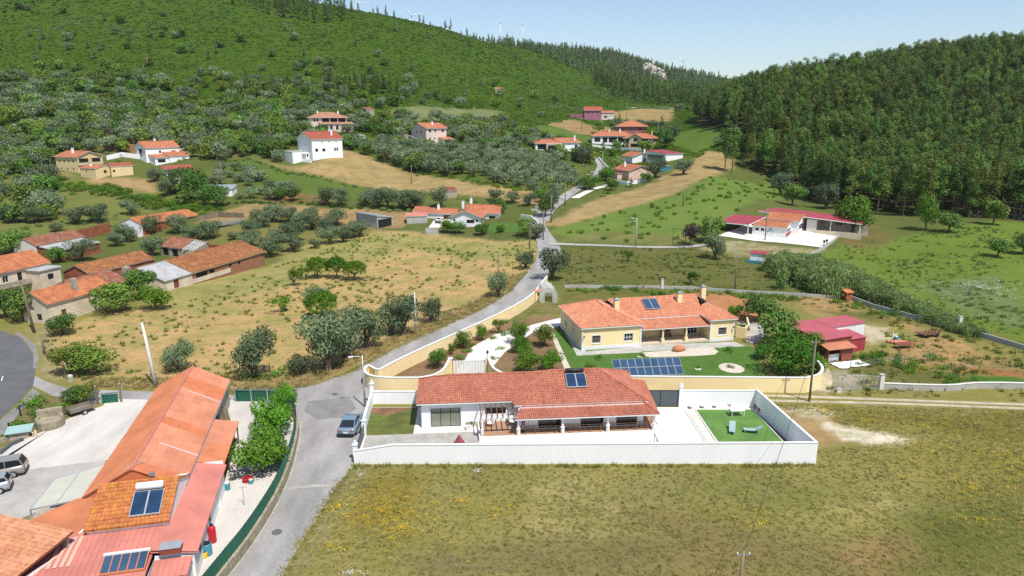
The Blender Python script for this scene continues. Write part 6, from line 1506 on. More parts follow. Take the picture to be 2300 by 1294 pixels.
# ---------------------------------------------------------------- crimson barn beside the yellow house
rb = empty('crimson_barn', (43.6, 91.1, 0), R(22), 'crimson sheet-metal barn with lower wings beside the fig trees', 'barn')
def metal_box(parent, rect, h0, h1, wm, rm, nm='wall', fall='y'):
    x0, x1, y0, y1 = rect; mb = MB()
    for a, b in (((x0, y0), (x1, y0)), ((x1, y0), (x1, y1)), ((x1, y1), (x0, y1)), ((x0, y1), (x0, y0))):
        L_ = math.hypot(b[0] - a[0], b[1] - a[1]); k = max(2, int(L_ / .25)); d = ((b[0] - a[0]) / L_, (b[1] - a[1]) / L_); n_ = (d[1], -d[0]); prev = None
        for j in range(k + 1):
            off = .04 if j % 2 else 0; x, y = a[0] + d[0] * L_ * j / k + n_[0] * off, a[1] + d[1] * L_ * j / k + n_[1] * off
            t = ((y - y0) / (y1 - y0) if fall == 'y' else (x - x0) / (x1 - x0)); z = h0 + (h1 - h0) * t
            if prev: mb.poly((prev[0], prev[1], 0), (x, y, 0), (x, y, z), (prev[0], prev[1], prev[2]))
            prev = (x, y, z)
    mb.build(nm, wm, parent)
    pl = [(x0 - .1, y0 - .15, h0), (x1 + .15, y0 - .15, h0), (x1 + .15, y1 + .1, h1), (x0 - .1, y1 + .1, h1)] if fall == 'y' else [(x0 - .1, y1 + .1, h0), (x0 - .1, y0 - .1, h0), (x1 + .1, y0 - .1, h1), (x1 + .1, y1 + .1, h1)]
    mb = MB(); rib_plane(mb, [Vector(p) + Vector((0, 0, .05)) for p in pl], .45, .035, .12); r = mb.build('roof', rm, parent)
    mb = MB(); mb.prism([Vector(p) + Vector((0, 0, .035)) for p in pl], (0, 0, -.05)); mb.build('deck', rm, r)
metal_box(rb, (0, 5.2, 0, 7.7), 2.8, 2.95, 'brown_metal', 'barn_red_metal')
metal_box(rb, (5.3, 12.3, 4.1, 7.7), 2.8, 2.95, 'white_trim', 'barn_red_metal', 'wing_wall')
metal_box(rb, (5.3, 8.6, .6, 4.0), 2.0, 2.2, 'red_metal', 'barn_red_metal', 'low_wall')
kb = empty('timber_kiosk', (43.5, 89.2, 0), R(16), 'brown sheet-metal lean-to with open front at the crimson barn', 'shed')
m_ = MB(); m_.bx(0, .08, 0, 1.5, 0, 2.1); m_.bx(2.2, 4.0, 0, .08, 0, 2.0); m_.bx(3.92, 4, .09, 1.5, 0, 2.1); m_.build('wall', 'brown_metal', kb)
mb = MB(); rib_plane(mb, [(-.4, -.5, 2.1), (4.3, -.5, 2.1), (4.3, 1.55, 2.45), (-.4, 1.55, 2.45)], .3, .04, .3); mb.build('roof', 'orange_sheet', kb)
m_ = MB(); m_.bx(-.02, -.005, .6, 1.5, 1.0, 1.9); m_.build('window', 'window_glass', kb)
m_ = MB(); m_.bx(.3, 2.1, .3, .35, .1, 1.2); m_.build('mesh_front', 'galvanised', kb)
# ---------------------------------------------------------------- foliage kit
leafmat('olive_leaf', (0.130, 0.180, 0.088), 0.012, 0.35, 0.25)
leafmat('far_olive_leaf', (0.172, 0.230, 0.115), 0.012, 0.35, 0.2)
leafmat('citrus_leaf', (0.085, 0.190, 0.012), 0.02, 0.4, 0.3, 0.8)
leafmat('bright_leaf', (0.092, 0.195, 0.008), 0.015, 0.3, 0.35, 0.8)
leafmat('orange_leaf', (0.110, 0.235, 0.016), 0.015, 0.35, 0.3, 0.8)
leafmat('dark_leaf', (0.085, 0.160, 0.025), 0.02, 0.4, 0.2)
leafmat('oak_leaf', (0.130, 0.215, 0.030), 0.03, 0.4, 0.25)
leafmat('gum_leaf', (0.122, 0.190, 0.034), 0.035, 0.45, 0.3, 0.05)
leafmat('pine_leaf', (0.135, 0.195, 0.075), 0.02, 0.35, 0.15, 0.2)
leafmat('scrub_leaf', (0.108, 0.198, 0.012), 0.025, 0.35, 0.3, 0.02)
leafmat('grey_scrub_leaf', (0.180, 0.245, 0.090), 0.02, 0.35, 0.2, 0.1)
leafmat('plum_leaf', (0.053, 0.027, 0.033), 0.01, 0.3, 0.15)
leafmat('reed_leaf', (0.195, 0.275, 0.085), 0.015, 0.3, 0.3, 0.3)
leafmat('dry_blade', (0.50, 0.40, 0.18), 0.015, 0.25, 0.45, 0.25)
leafmat('olive_blade', (0.330, 0.305, 0.095), 0.02, 0.25, 0.45, 0.25)
leafmat('green_blade', (0.190, 0.245, 0.055), 0.02, 0.25, 0.45, 0.25)
leafmat('yellow_petal', (0.75, 0.50, 0.015), 0.015, 0.2, 0.2)
leafmat('white_petal', (0.75, 0.75, 0.68), 0.01, 0.1, 0.2)
def raw_mesh(name, V, Fq, mats, mi=None, smooth_=False):
    me = bpy.data.meshes.new(name); k = Fq.shape[1]
    me.vertices.add(len(V)); me.vertices.foreach_set('co', V.astype(np.float32).ravel())
    me.loops.add(Fq.size); me.loops.foreach_set('vertex_index', Fq.astype(np.int32).ravel())
    me.polygons.add(len(Fq)); me.polygons.foreach_set('loop_start', np.arange(0, Fq.size, k)); me.polygons.foreach_set('loop_total', np.full(len(Fq), k))
    for m in (mats if isinstance(mats, (list, tuple)) else [mats]): me.materials.append(M[m])
    if mi is not None: me.polygons.foreach_set('material_index', mi)
    me.update(calc_edges=True)
    return me
def leaves(lobes, n, size, rg, inner=0.45, outw=0.75, asp=0.55, clip=None):
    """n leaf sprays spread through ellipsoid lobes (cx, cy, cz, rx, ry, rz)"""
    lb = np.array(lobes, float); w = (lb[:, 3] * lb[:, 4] * lb[:, 5]) ** (2 / 3); w /= w.sum()
    i = rg.choice(len(lb), n, p=w)
    d = rg.normal(size=(n, 3)); d /= np.linalg.norm(d, axis=1)[:, None]
    r = inner + (1 - inner) * rg.random(n) ** 0.6
    c = lb[i, :3] + d * lb[i, 3:] * r[:, None]
    if clip is not None:
        k = c[:, 2] > clip; c, d = c[k], d[k]; n = len(c)
    nn = d * outw * 1.25 + rg.normal(size=(n, 3)) * 0.42 + np.array([0, 0, 0.4]); nn /= np.linalg.norm(nn, axis=1)[:, None]
    a = np.cross(nn, rg.normal(size=(n, 3))); a /= np.linalg.norm(a, axis=1)[:, None]; b = np.cross(nn, a)
    s = size * (0.6 + 0.8 * rg.random(n))[:, None]
    V = np.stack([c - a * s * .5, c + b * s * asp * .5, c + a * s * .5, c - b * s * asp * .5], 1).reshape(-1, 3)
    return V, np.arange(4 * n).reshape(n, 4)
def lobes_round(rg, k, R_, H, z0, rl):
    out = []
    for j in range(k):
        t = 2 * math.pi * (j + rg.random() * .6) / k * 1.0; rr = R_ * (0.35 + 0.4 * rg.random()); z = z0 + H * (0.2 + .6 * rg.random())
        s = rl * (0.75 + .5 * rg.random()); out.append((rr * math.cos(t * 2.4), rr * math.sin(t * 2.4), z, s, s, s * .8))
    out.append((0, 0, z0 + H * .55, R_ * .62, R_ * .62, H * .46))
    return out
SP = {}
def species(name, builder, variants):
    SP[name] = []
    for s in range(variants):
        rg = np.random.default_rng(1000 + 17 * s + len(SP) * 131)
        SP[name].append(builder(rg))
def trunk_mesh(paths, m='bark', n=6):
    mb = MB()
    for pts, rs in paths: mb.tube(pts, rs, n, False)
    return mb.mesh('trunk', m, True)
def b_olive(n=950, size=.30, lm='olive_leaf'):
    def f(rg):
        L_ = lobes_round(rg, 11, 1.2, 1.35, .5, .5); V, Q = leaves(L_, n, size * .55, rg, .5)
        ps = []
        for k in range(4):
            t = k * 1.57 + rg.random(); ps.append(([(0, 0, -.1), (.06 * math.cos(t), .06 * math.sin(t), .3), (.4 * math.cos(t), .4 * math.sin(t), .8), (.6 * math.cos(t), .6 * math.sin(t), 1.2)], [.13, .09, .05, .02]))
        return raw_mesh('crown', V, Q, lm), trunk_mesh(ps)
    return f
def b_round(mat_, n, size, H=1.5, z0=.3, k=13, rl=.5, trunk='bark', inner=.6):
    def f(rg):
        L_ = lobes_round(rg, k, 1.1, H, z0, rl); V, Q = leaves(L_, n, size, rg, inner)
        ps = [([(0, 0, -.15), (.02, .03, z0 + .2), (.05, 0, z0 + H * .5)], [.09, .07, .04])]
        for j in range(3):
            t = j * 2.1 + rg.random(); ps.append(([(.02, .03, z0), (.4 * math.cos(t), .4 * math.sin(t), z0 + H * .5)], [.05, .02]))
        return raw_mesh('crown', V, Q, mat_), trunk_mesh(ps, trunk)
    return f
def b_dome(rg):
    L_ = [(0, 0, .62, 1.0, 1.0, .75)]
    for j in range(16):
        t = j * 2.4; rr = .9 * math.sqrt((j + .5) / 16); zz = .62 + .75 * math.sqrt(max(0, 1 - rr * rr)) * .82; L_.append((rr * math.cos(t), rr * math.sin(t), zz, .26, .26, .2))
    V, Q = leaves(L_, 3600, .12, rg, .8, clip=.5)
    ps = [([(0, 0, -.1), (0, 0, .45)], [.07, .06])] + [([(0, 0, .4), (.6 * math.cos(t), .6 * math.sin(t), .75)], [.05, .02]) for t in np.linspace(0, 6.28, 6)[:-1]]
    return raw_mesh('crown', V, Q, 'bright_leaf'), trunk_mesh(ps)
def b_sparse(rg):
    L_ = [(rg.normal(0, .5), rg.normal(0, .5), .8 + .5 * rg.random(), .34, .34, .28) for _ in range(14)]
    V, Q = leaves(L_, 800, .15, rg, .2)
    ps = [([(0, 0, -.1), (.02, 0, .3)], [.06, .05])] + [([(0, 0, .25), (.4 * math.cos(t), .4 * math.sin(t), .7), (.7 * math.cos(t), .7 * math.sin(t), 1.15)], [.04, .025, .01]) for t in np.linspace(0, 6.28, 7)[:-1]]
    return raw_mesh('crown', V, Q, 'bright_leaf'), trunk_mesh(ps)
def b_gum(rg):     # unit = 1 m, 18 m tall
    H = 15.5 + 4 * rg.random(); L_ = []; lean = rg.normal(0, .3, 2)
    for j in range(13):
        t = (j + .5) / 13; z = H * (.34 + .64 * t); r = 2.05 * (1 - .38 * t) * (.7 + .5 * rg.random()); a = rg.random() * 6.28; off = r * .55
        L_.append((lean[0] * t + off * math.cos(a), lean[1] * t + off * math.sin(a), z, r * .8, r * .8, 1.1 + .6 * rg.random()))
    V, Q = leaves(L_, 1300, .5, rg, .25, .6, .5)
    return raw_mesh('crown', V, Q, 'gum_leaf'), trunk_mesh([([(0, 0, -1), (lean[0] * .4, lean[1] * .4, H * .5), (lean[0], lean[1], H * .95)], [.19, .13, .03])], 'pale_bark', 5)
def b_pine(rg):    # unit = 1 m, about 9 m tall
    H = 8 + 3 * rg.random(); L_ = []
    for j in range(12):
        t = (j + .5) / 12; r = (2.2 * (1 - t) + .5) * (.7 + .5 * rg.random()); a = rg.random() * 6.28
        L_.append((r * .4 * math.cos(a), r * .4 * math.sin(a), H * (.15 + .85 * t), r * .75, r * .75, .7))
    V, Q = leaves(L_, 520, .62, rg, .3, .6, .5)
    return raw_mesh('crown', V, Q, 'pine_leaf'), trunk_mesh([([(0, 0, -1), (0, 0, H * .9)], [.17, .03])], 'bark', 5)
def b_shrub(mat_, n=210, size=.30):
    def f(rg):
        L_ = [(rg.normal(0, .45), rg.normal(0, .45), .35 + .3 * rg.random(), .6, .6, .5) for _ in range(5)]
        V, Q = leaves(L_, n, size, rg, .55); return raw_mesh('crown', V, Q, mat_), None
    return f
def blades(n, h, w, spread, rg, lean=.5):
    base = rg.normal(0, spread, (n, 2)); a = rg.random(n) * 6.283; d = np.stack([np.cos(a), np.sin(a)], 1); p = np.stack([-d[:, 1], d[:, 0]], 1) * w / 2
    hh = h * (.5 + .7 * rg.random(n)); ln = lean * hh * rg.random(n)
    z = np.zeros(n)
    b0 = np.column_stack([base - p, z]); b1 = np.column_stack([base + p, z]); tp = np.column_stack([base + d * ln[:, None], hh])
    md0 = np.column_stack([base - p * .8 + d * ln[:, None] * .3, hh * .55]); md1 = np.column_stack([base + p * .8 + d * ln[:, None] * .3, hh * .55])
    V = np.stack([b0, b1, md1, md0, md0, md1, tp, tp], 1).reshape(-1, 3)
    k = np.arange(n)[:, None] * 8
    return V, np.concatenate([k + np.array([0, 1, 2, 3]), k + np.array([4, 5, 6, 7])])
def b_reed(rg):
    V, Q = blades(60, 3.0, .10, .55, rg, .25); c = np.column_stack([rg.normal(0, .6, 240), rg.normal(0, .6, 240), .4 + 2.7 * rg.random(240)])
    V2, Q2 = leaves([(x, y, z, .3, .3, .3) for x, y, z in c[:60]], 300, .5, rg, .1, .3, .22)
    return raw_mesh('crown', np.concatenate([V, V2]), np.concatenate([Q, Q2 + len(V)]), 'reed_leaf'), None
def b_tuft(mat_, n=14, h=.34, w=.05, sp=.13):
    def f(rg):
        V, Q = blades(n, h, w, sp, rg, .9); return raw_mesh('tuft', V, Q, mat_), None
    return f
def b_flower(mat_):
    def f(rg):
        V, Q = leaves([(rg.normal(0, .22), rg.normal(0, .22), .3 + .1 * rg.random(), .1, .1, .05) for _ in range(9)], 11, .085, rg, .0, .0, .9); return raw_mesh('flower', V, Q, mat_), None
    return f
species('olive_tree', b_olive(2600, .23), 4)
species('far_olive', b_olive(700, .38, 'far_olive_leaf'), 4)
species('citrus_tree', b_round('citrus_leaf', 2600, .13), 3)
species('bright_citrus_tree', b_round('bright_leaf', 2600, .13), 2)
species('orange_tree', b_round('orange_leaf', 3400, .13, 1.35, .25, 16, .46), 2)
species('broadleaf_tree', b_round('oak_leaf', 2000, .16, 1.6, .45), 3)
species('dark_tree', b_round('dark_leaf', 2000, .16, 1.6, .4), 3)
species('far_tree', b_round('oak_leaf', 600, .27, 1.5, .4, 9), 4)
species('far_dark_tree', b_round('dark_leaf', 600, .27, 1.5, .4, 9), 3)
species('plum_tree', b_round('plum_leaf', 800, .2, 1.5, .5), 1)
species('dome_tree', b_dome, 3)
species('sparse_tree', b_sparse, 3)
species('gum_tree', b_gum, 6)
species('pine_tree', b_pine, 5)
species('scrub', b_shrub('scrub_leaf'), 4)
species('grey_scrub', b_shrub('grey_scrub_leaf'), 3)
species('green_shrub', b_shrub('citrus_leaf', 320, .22), 3)
species('reeds', b_reed, 3)
species('tuft_olive', b_tuft('olive_blade'), 3)
species('tuft_dry', b_tuft('dry_blade'), 2)
species('tuft_green', b_tuft('green_blade', 16, .32), 2)
species('weed', b_tuft('green_blade', 26, .5, .1, .2), 2)
species('flower_yellow', b_flower('yellow_petal'), 2)
species('flower_white', b_flower('white_petal'), 1)

def plant(kind, loc, sx, sz=None, label=None, group=None, cat='tree', name=None, parts=True):
    """one tree: an Empty at its foot with trunk and crown (meshes shared between alike trees)"""
    cr, tk = rnd.choice(SP[kind]); sz = sz or sx
    nm = name or kind
    if tk is None or not parts:
        o = link(nm, cr, None, loc, rnd.random() * 6.28, (sx, sx, sz)); return tag(o, label, cat, group)
    o = empty(nm, loc, rnd.random() * 6.28, label, cat, group); o.scale = (sx, sx, sz)
    link('trunk', tk, o); link('crown', cr, o)
    return o
PROTO = bpy.data.collections.new('stuff_prototypes')
def scatter(name, pts, scales, kinds, label, zs=None, tilt=None):
    """uncountable growth: points carry copies of a few small plants"""
    pts = np.asarray(pts, float); n = len(pts); scales = np.asarray(scales, float)
    col = bpy.data.collections.new('proto_' + name); protos = []
    i = 0
    for kd in kinds:
        for cr, _ in SP[kd]:
            p = bpy.data.objects.new('%03d_proto' % i, cr); col.objects.link(p); protos.append(p); i += 1
    me = bpy.data.meshes.new(name); me.vertices.add(n); me.vertices.foreach_set('co', pts.astype(np.float32).ravel())
    for nm, tp, arr in (('sc', 'FLOAT', scales), ('sz', 'FLOAT', scales if zs is None else np.asarray(zs, float)), ('rz', 'FLOAT', NR.random(n) * 6.283), ('pick', 'INT', NR.integers(0, i, n))):
        a = me.attributes.new(nm, tp, 'POINT'); a.data.foreach_set('value', arr.astype(np.int32 if tp == 'INT' else np.float32))
    o = link(name, me)
    ng = bpy.data.node_groups.new(name, 'GeometryNodeTree')
    ng.interface.new_socket('Geometry', in_out='INPUT', socket_type='NodeSocketGeometry'); ng.interface.new_socket('Geometry', in_out='OUTPUT', socket_type='NodeSocketGeometry')
    N, L = ng.nodes, ng.links
    gi, go = N.new('NodeGroupInput'), N.new('NodeGroupOutput')
    ci = N.new('GeometryNodeCollectionInfo'); ci.inputs['Collection'].default_value = col; ci.inputs['Separate Children'].default_value = True; ci.inputs['Reset Children'].default_value = True
    ip = N.new('GeometryNodeInstanceOnPoints'); ip.inputs['Pick Instance'].default_value = True
    def na(nm, tp):
        q = N.new('GeometryNodeInputNamedAttribute'); q.data_type = tp; q.inputs['Name'].default_value = nm; return q.outputs['Attribute']
    cx_, cr_ = N.new('ShaderNodeCombineXYZ'), N.new('ShaderNodeCombineXYZ')
    s = na('sc', 'FLOAT'); L.new(s, cx_.inputs[0]); L.new(s, cx_.inputs[1]); L.new(na('sz', 'FLOAT'), cx_.inputs[2]); L.new(na('rz', 'FLOAT'), cr_.inputs[2])
    L.new(gi.outputs[0], ip.inputs['Points']); L.new(ci.outputs[0], ip.inputs['Instance']); L.new(na('pick', 'INT'), ip.inputs['Instance Index'])
    L.new(cr_.outputs[0], ip.inputs['Rotation']); L.new(cx_.outputs[0], ip.inputs['Scale']); L.new(ip.outputs[0], go.inputs[0])
    md = o.modifiers.new('scatter', 'NODES'); md.node_group = ng
    return tag(o, label, None, None, 'stuff')

# ---------------------------------------------------------------- trees one can point at
def grow(kind, rows, group=None, cat='tree', name=None):
    for r in rows:
        u, v, d, h, label = r
        plant(kind, G(u, v), d / 2, h / (1.38 if kind == 'dome_tree' else 1.75), label, group, cat, name)
C2 = 'garden trees of the yellow house'
grow('citrus_tree', [(983, 826, 2.5, 2.7, 'round dark citrus nearest the curved end of the yellow wall'), (1042, 781, 2.4, 2.5, 'round citrus between wall and driveway, middle of the row'), (1168, 792, 2.6, 2.6, 'leafy citrus at the near right edge of the driveway'),
    (1182, 838, 3.1, 3.0, 'dense citrus just behind the villa ridge, left of two'), (1180, 812, 2.4, 2.4, 'citrus half hidden behind the denser one by the driveway')], C2)
grow('bright_citrus_tree', [(1083, 764, 1.9, 2.4, 'clipped bright green round tree beside the yellow wall'), (1236, 836, 3.0, 3.0, 'bright citrus just behind the villa ridge by the gravel path'), (1164, 772, 3.0, 3.4, 'tall bright shrub at the driveway bend'), (1015, 796, 1.1, 1.6, 'small conical bright shrub in the gravel border')], C2)
grow('sparse_tree', [(1119, 748, 2.4, 3.2, 'loose yellow-green loquat leaning over the yellow wall')], C2)
grow('broadleaf_tree', [(1223, 778, 2.8, 3.0, 'airy tree on bare soil left of the yellow house')], C2)
grow('green_shrub', [(1047, 792, 1.6, .9, 'low green shrub in the border below the citrus row'), (1028, 808, 1.6, 1.1, 'leafy low shrub beside the driveway kerb'), (1105, 762, 1.4, .8, 'low shrub under the clipped round tree'), (1128, 752, 1.6, .9, 'low shrub under the loquat'), (1060, 776, 1.3, .8, 'low shrub at the far end of the border'), (1100, 826, 1.0, .7, 'green clump at the near right kerb of the driveway'), (1110, 806, 1.1, .8, 'green clump midway along the driveway kerb'), (1125, 786, 1.1, .8, 'green clump at the far right kerb of the driveway')], 'low shrubs by the driveway', 'shrub', 'low_shrub')
grow('dark_tree', [(1746, 772, 6.0, 4.4, 'dark broad fig left of the crimson barn'), (1703, 722, 5.6, 4.2, 'wide dark bush beside the red tilled plot')], 'figs and bushes by the barn')
grow('citrus_tree', [(1778, 842, 6.4, 4.8, 'largest fig overhanging the yellow wall by the pole'), (1812, 800, 4.2, 3.6, 'fig with lighter leaves at the barn corner'), (1712, 806, 2.8, 2.2, 'low leafy shrub at the end of the lawn'), (1648, 712, 2.4, 2.0, 'small green bush behind the yellow house'), (1830, 838, 3.0, 2.6, 'shrub growing over the curved wall end')], 'figs and bushes by the barn')
grow('sparse_tree', [(1668, 752, 2.0, 2.2, 'vine on a post at the right corner of the yellow house')], None)
for u, v, d, lb in ((1347, 806, 1.2, 'dark yucca on the lawn in front of the yellow house'), (1440, 800, .9, 'small palm in a gravel ring by the solar array'), (1330, 826, 1.6, 'yellow-green shrub at the lawn edge above the villa roof'), (1643, 826, 1.0, 'rounded shrub in the middle of the gravel circle'), (1567, 828, .8, 'small flowering plant in a gravel ring on the lawn'), (1640, 790, 1.5, 'fan-leaved shrub on the far right of the lawn')):
    plant('green_shrub', G(u, v), d / 2, d / 2, lb, 'plants on the lawn', 'shrub', 'garden_shrub')
grow('dome_tree', [(724, 714, 5.4, 4.6, 'bright umbrella-shaped tree, largest and nearest in the dry field'), (714, 624, 4.4, 4.4, 'umbrella tree in the field row, second from the barn'), (757, 625, 4.2, 4.6, 'umbrella tree in the field row, third from the barn'), (797, 629, 5.0, 4.0, 'flat-crowned umbrella tree at the right end of the field row')], 'fruit trees in the dry field')
grow('sparse_tree', [(636, 702, 4.0, 3.8, 'open-branched fruit tree alone in the dry field'), (661, 641, 4.2, 4.4, 'loose fruit tree at the left end of the field row'), (688, 627, 3.0, 3.6, 'thin half-bare tree between the field row trees')], 'fruit trees in the dry field')
grow('olive_tree', [(711, 672, 4.6, 2.0, 'low grey bush behind the bright umbrella tree'), (738, 832, 6.6, 7.2, 'big silvery olive on the bank at the lane bend'), (776, 806, 5.6, 6.6, 'olive behind the big silvery one on the bank'), (822, 782, 5.4, 6.0, 'olive on the bank, midway to the concrete pole'), (880, 752, 4.6, 4.6, 'olive left of the concrete pole on the bank'), (906, 752, 4.8, 6.0, 'olive standing against the concrete pole'), (968, 724, 3.4, 4.0, 'smaller olive right of the concrete pole'), (572, 850, 5.0, 6.4, 'olive on the bank behind the workshop roof'), (677, 842, 3.2, 2.8, 'small olive bush between the two bank olives'), (400, 834, 4.0, 3.8, 'loose olive behind the fence post left of the workshop'), (1120, 668, 3.6, 4.6, 'olive at the field corner by the lane'), (1180, 604, 3.6, 4.0, 'olive left of the lane below the junction'), (1240, 628, 5.8, 6.4, 'round olive beside the lane above the greenhouse'), (1606, 582, 4.8, 5.8, 'pale olive below the concrete drive to the hall')], 'roadside olives')
grow('green_shrub', [(624, 840, 3.0, 1.6, 'low green bramble on the bank between olives'), (829, 706, 3.6, 1.8, 'orange-tinged green bush at the field edge'), (590, 848, 2.4, 1.3, 'bramble at the foot of the bank olive')], 'brambles on the bank', 'shrub', 'bramble')
grow('broadleaf_tree', [(158, 838, 4.4, 3.4, 'bushy shrub right behind the stop sign'), (208, 842, 5.0, 3.6, 'large rounded shrub between stop sign and concrete pole'), (140, 752, 4.4, 2.8, 'low spreading bush in front of the cream farmhouse'), (258, 702, 6.6, 4.6, 'large rounded bush at the farmhouse corner'), (318, 672, 5.4, 5.0, 'dense tree between bush and long barn'), (28, 572, 8.0, 5.2, 'big hedge-like bush at the left edge above the farmhouse'), (128, 590, 4.4, 3.4, 'bright bush beside the whitewashed farmhouse roof')], 'farmyard trees')
grow('citrus_tree', [(349, 696, 4.8, 4.4, 'spreading tree in front of the long barn end')], 'farmyard trees')
grow('dark_tree', [(52, 722, 5.0, 5.2, 'dark tree by the tall wooden pole at the road bend'), (14, 715, 5.0, 4.6, 'dark tree at the left edge beside the road')], 'farmyard trees')
OLF = [(184, 586, 6.0, 5), (287, 543, 5.2, 4.8), (262, 553, 4.2, 3.6), (342, 574, 5.4, 4.6), (338, 526, 5.2, 5), (400, 524, 5.8, 5), (470, 536, 6.4, 5.2), (175, 503, 6.4, 4.6), (223, 500, 6.2, 5.4), (295, 482, 5.6, 4.4), (83, 500, 6.4, 4.6), (30, 500, 5.6, 5), (128, 520, 3.4, 2.4), (430, 545, 5, 4.4), (160, 560, 4, 3.4)]
for i, (u, v, d, h) in enumerate(sorted(OLF)): plant('olive_tree', G(u, v), d / 2, h / 1.75, 'grey-green olive among the old farm barns, %s from the left' % ordinal(i), 'olives in the old farmyard')
ORC = [(165, 1100), (155, 1205), (315, 1280), (365, 1170), (500, 1238), (490, 1150), (655, 1058), (675, 1213), (465, 1010), (795, 1178), (900, 1163), (965, 1133), (1035, 1113), (845, 1030), (330, 1000), (18, 1145), (560, 1060), (760, 1080), (240, 1040), (620, 1000)]
for i, (x, y) in enumerate(sorted(ORC)):
    s = .55 if (x, y) in ((18, 1145), (675, 1213)) else .85 + .35 * rnd.random()
    plant('olive_tree', G(520 + .2783 * x, 220 + .2783 * y), 2.7 * s, 4.2 * s / 1.75, 'olive in the grazed orchard beyond the long barn, %s from the left' % ordinal(i), 'olives of the grazed orchard')
ROW = [(770, 868), (880, 878), (1090, 873), (1190, 888), (1260, 893), (1370, 898), (1440, 903), (1490, 903), (1690, 883)]
for i, (x, y) in enumerate(ROW): plant('olive_tree', G(520 + .2783 * x, 220 + .2783 * y), 2.6 + .6 * rnd.random(), (5.6 + 1.4 * rnd.random()) / 1.75, 'tall olive in the row behind the mown strip, %s from the left' % ordinal(i), 'olive row behind the mown strip')
for i, (x, y) in enumerate([(380, 822), (500, 834)]): plant('dark_tree', G(520 + .2783 * x, 220 + .2783 * y), 2.4, 2.4, 'dark rounded tree by the mown strip, %s from the left' % ordinal(i), 'dark trees by the mown strip')
for i, (u, v) in enumerate([(1113, 452), (1152, 456), (1188, 462)]): plant('olive_tree', G(u, v), 2.5, 2.2, 'olive above the bungalow roof, %s from the left' % ordinal(i), 'olives above the bungalow')
for u, v, d, h, k, lb in [(1004, 523, 4.4, 3.4, 'broadleaf_tree', 'flowering bush left of the bungalow front'), (1030, 524, 4.6, 3.2, 'dark_tree', 'dense bush below the bungalow window'), (1082, 528, 4.6, 3.4, 'citrus_tree', 'bright bush at the bungalow corner'), (1126, 522, 2.6, 2.2, 'bright_citrus_tree', 'small bright bush on the bungalow lawn'), (1118, 480, 5, 4.6, 'dark_tree', 'dark tree right of the bungalow roof'), (1180, 530, 5, 4.6, 'broadleaf_tree', 'brown-green tree at the bungalow gate'), (1205, 536, 4.4, 4, 'olive_tree', 'grey tree at the lane junction'), (1225, 486, 5, 6, 'dark_tree', 'dark tree left of the lane above the junction'), (1240, 470, 5, 6, 'olive_tree', 'grey bush by the lane opposite the ploughed strip'),
        (1325, 426, 7.5, 5.4, 'citrus_tree', 'dense orchard tree between lane and pink house'), (1362, 408, 7, 6, 'citrus_tree', 'broad tree left of the pink house porch'), (1372, 428, 5, 4, 'bright_citrus_tree', 'bright tree below the pink house terrace'), (1385, 424, 3, 3.6, 'sparse_tree', 'thin tree at the terrace wall'), (1416, 420, 3.0, 3.4, 'pine_tree', 'young conifer in front of the pink house'), (1450, 410, 4.4, 3.4, 'broadleaf_tree', 'bush at the right end of the terrace wall'), (1472, 400, 7.5, 7.5, 'olive_tree', 'silvery tree right of the pink house'), (1535, 392, 7.5, 6, 'olive_tree', 'feathery clump at the edge of the ploughed strip'),
        (1550, 552, 4.6, 5.2, 'plum_tree', 'dark purple plum tree by the iron gate'), (1596, 545, 6.2, 6, 'broadleaf_tree', 'green tree left of the crimson canopy'), (1410, 588, 3, 3.6, 'sparse_tree', 'small bare-stemmed tree in the middle meadow'), (1550, 640, 3, 3.6, 'sparse_tree', 'thin tree behind the yellow house meadow'), (1915, 528, 10, 11, 'citrus_tree', 'massive dense green tree at the corner of the pale yard'), (1855, 470, 7.5, 8, 'olive_tree', 'silvery tree at the wood edge behind the sheds'), (1780, 462, 7.5, 6.4, 'broadleaf_tree', 'round tree at the wood edge left of the sheds'), (1752, 438, 7.5, 8.5, 'olive_tree', 'grey tree at the corner of the wood'), (2078, 516, 5.2, 9.4, 'citrus_tree', 'tall green tree standing out from the wood edge'), (2130, 522, 6, 5, 'dark_tree', 'bush cluster below the wood edge'), (2240, 578, 4.4, 4, 'dark_tree', 'lone dark bush in the right-hand meadow'), (2296, 572, 4.4, 4.6, 'dark_tree', 'dark bush at the right edge of the meadow'), (2230, 505, 5, 6, 'broadleaf_tree', 'tree at the wood edge near the right border'),
        (1386, 342, 5.5, 5.5, 'broadleaf_tree', 'round tree in front of the long white house'), (1376, 352, 5, 4.5, 'citrus_tree', 'bright round tree by the lane end'), (1310, 368, 8, 8, 'olive_tree', 'large grey olive at the lane end'), (1345, 300, 8, 7, 'broadleaf_tree', 'green tree above the lane end houses'), (1440, 336, 5, 5, 'bright_citrus_tree', 'bright shrub before the cream house'), (1496, 332, 8, 9, 'dark_tree', 'dark tree right of the cream house'), (1510, 318, 8, 8, 'olive_tree', 'grey tree behind the cream house'), (1485, 300, 6, 10, 'pine_tree', 'dark cypress-like tree right of the red house'),
        (412, 432, 8.5, 7.5, 'dark_tree', 'large dark tree above the far barn, left of three'), (437, 444, 8.5, 8, 'broadleaf_tree', 'large tree above the far barn, middle of three'), (487, 466, 7.5, 7, 'dark_tree', 'large dark tree at the end of the far barn'), (378, 440, 6, 6, 'olive_tree', 'olive left of the dark tree group'), (395, 412, 6, 5, 'olive_tree', 'olive below the white sheds'), (352, 408, 6, 5, 'olive_tree', 'olive below the white house terrace')]:
    p = G(u, v)
    if k == 'pine_tree': plant(k, p, d / 4, h / 9.5, lb, None)
    else: plant(k, p, d / 2, h / 1.75, lb, None)
bt = G(1628, 388)
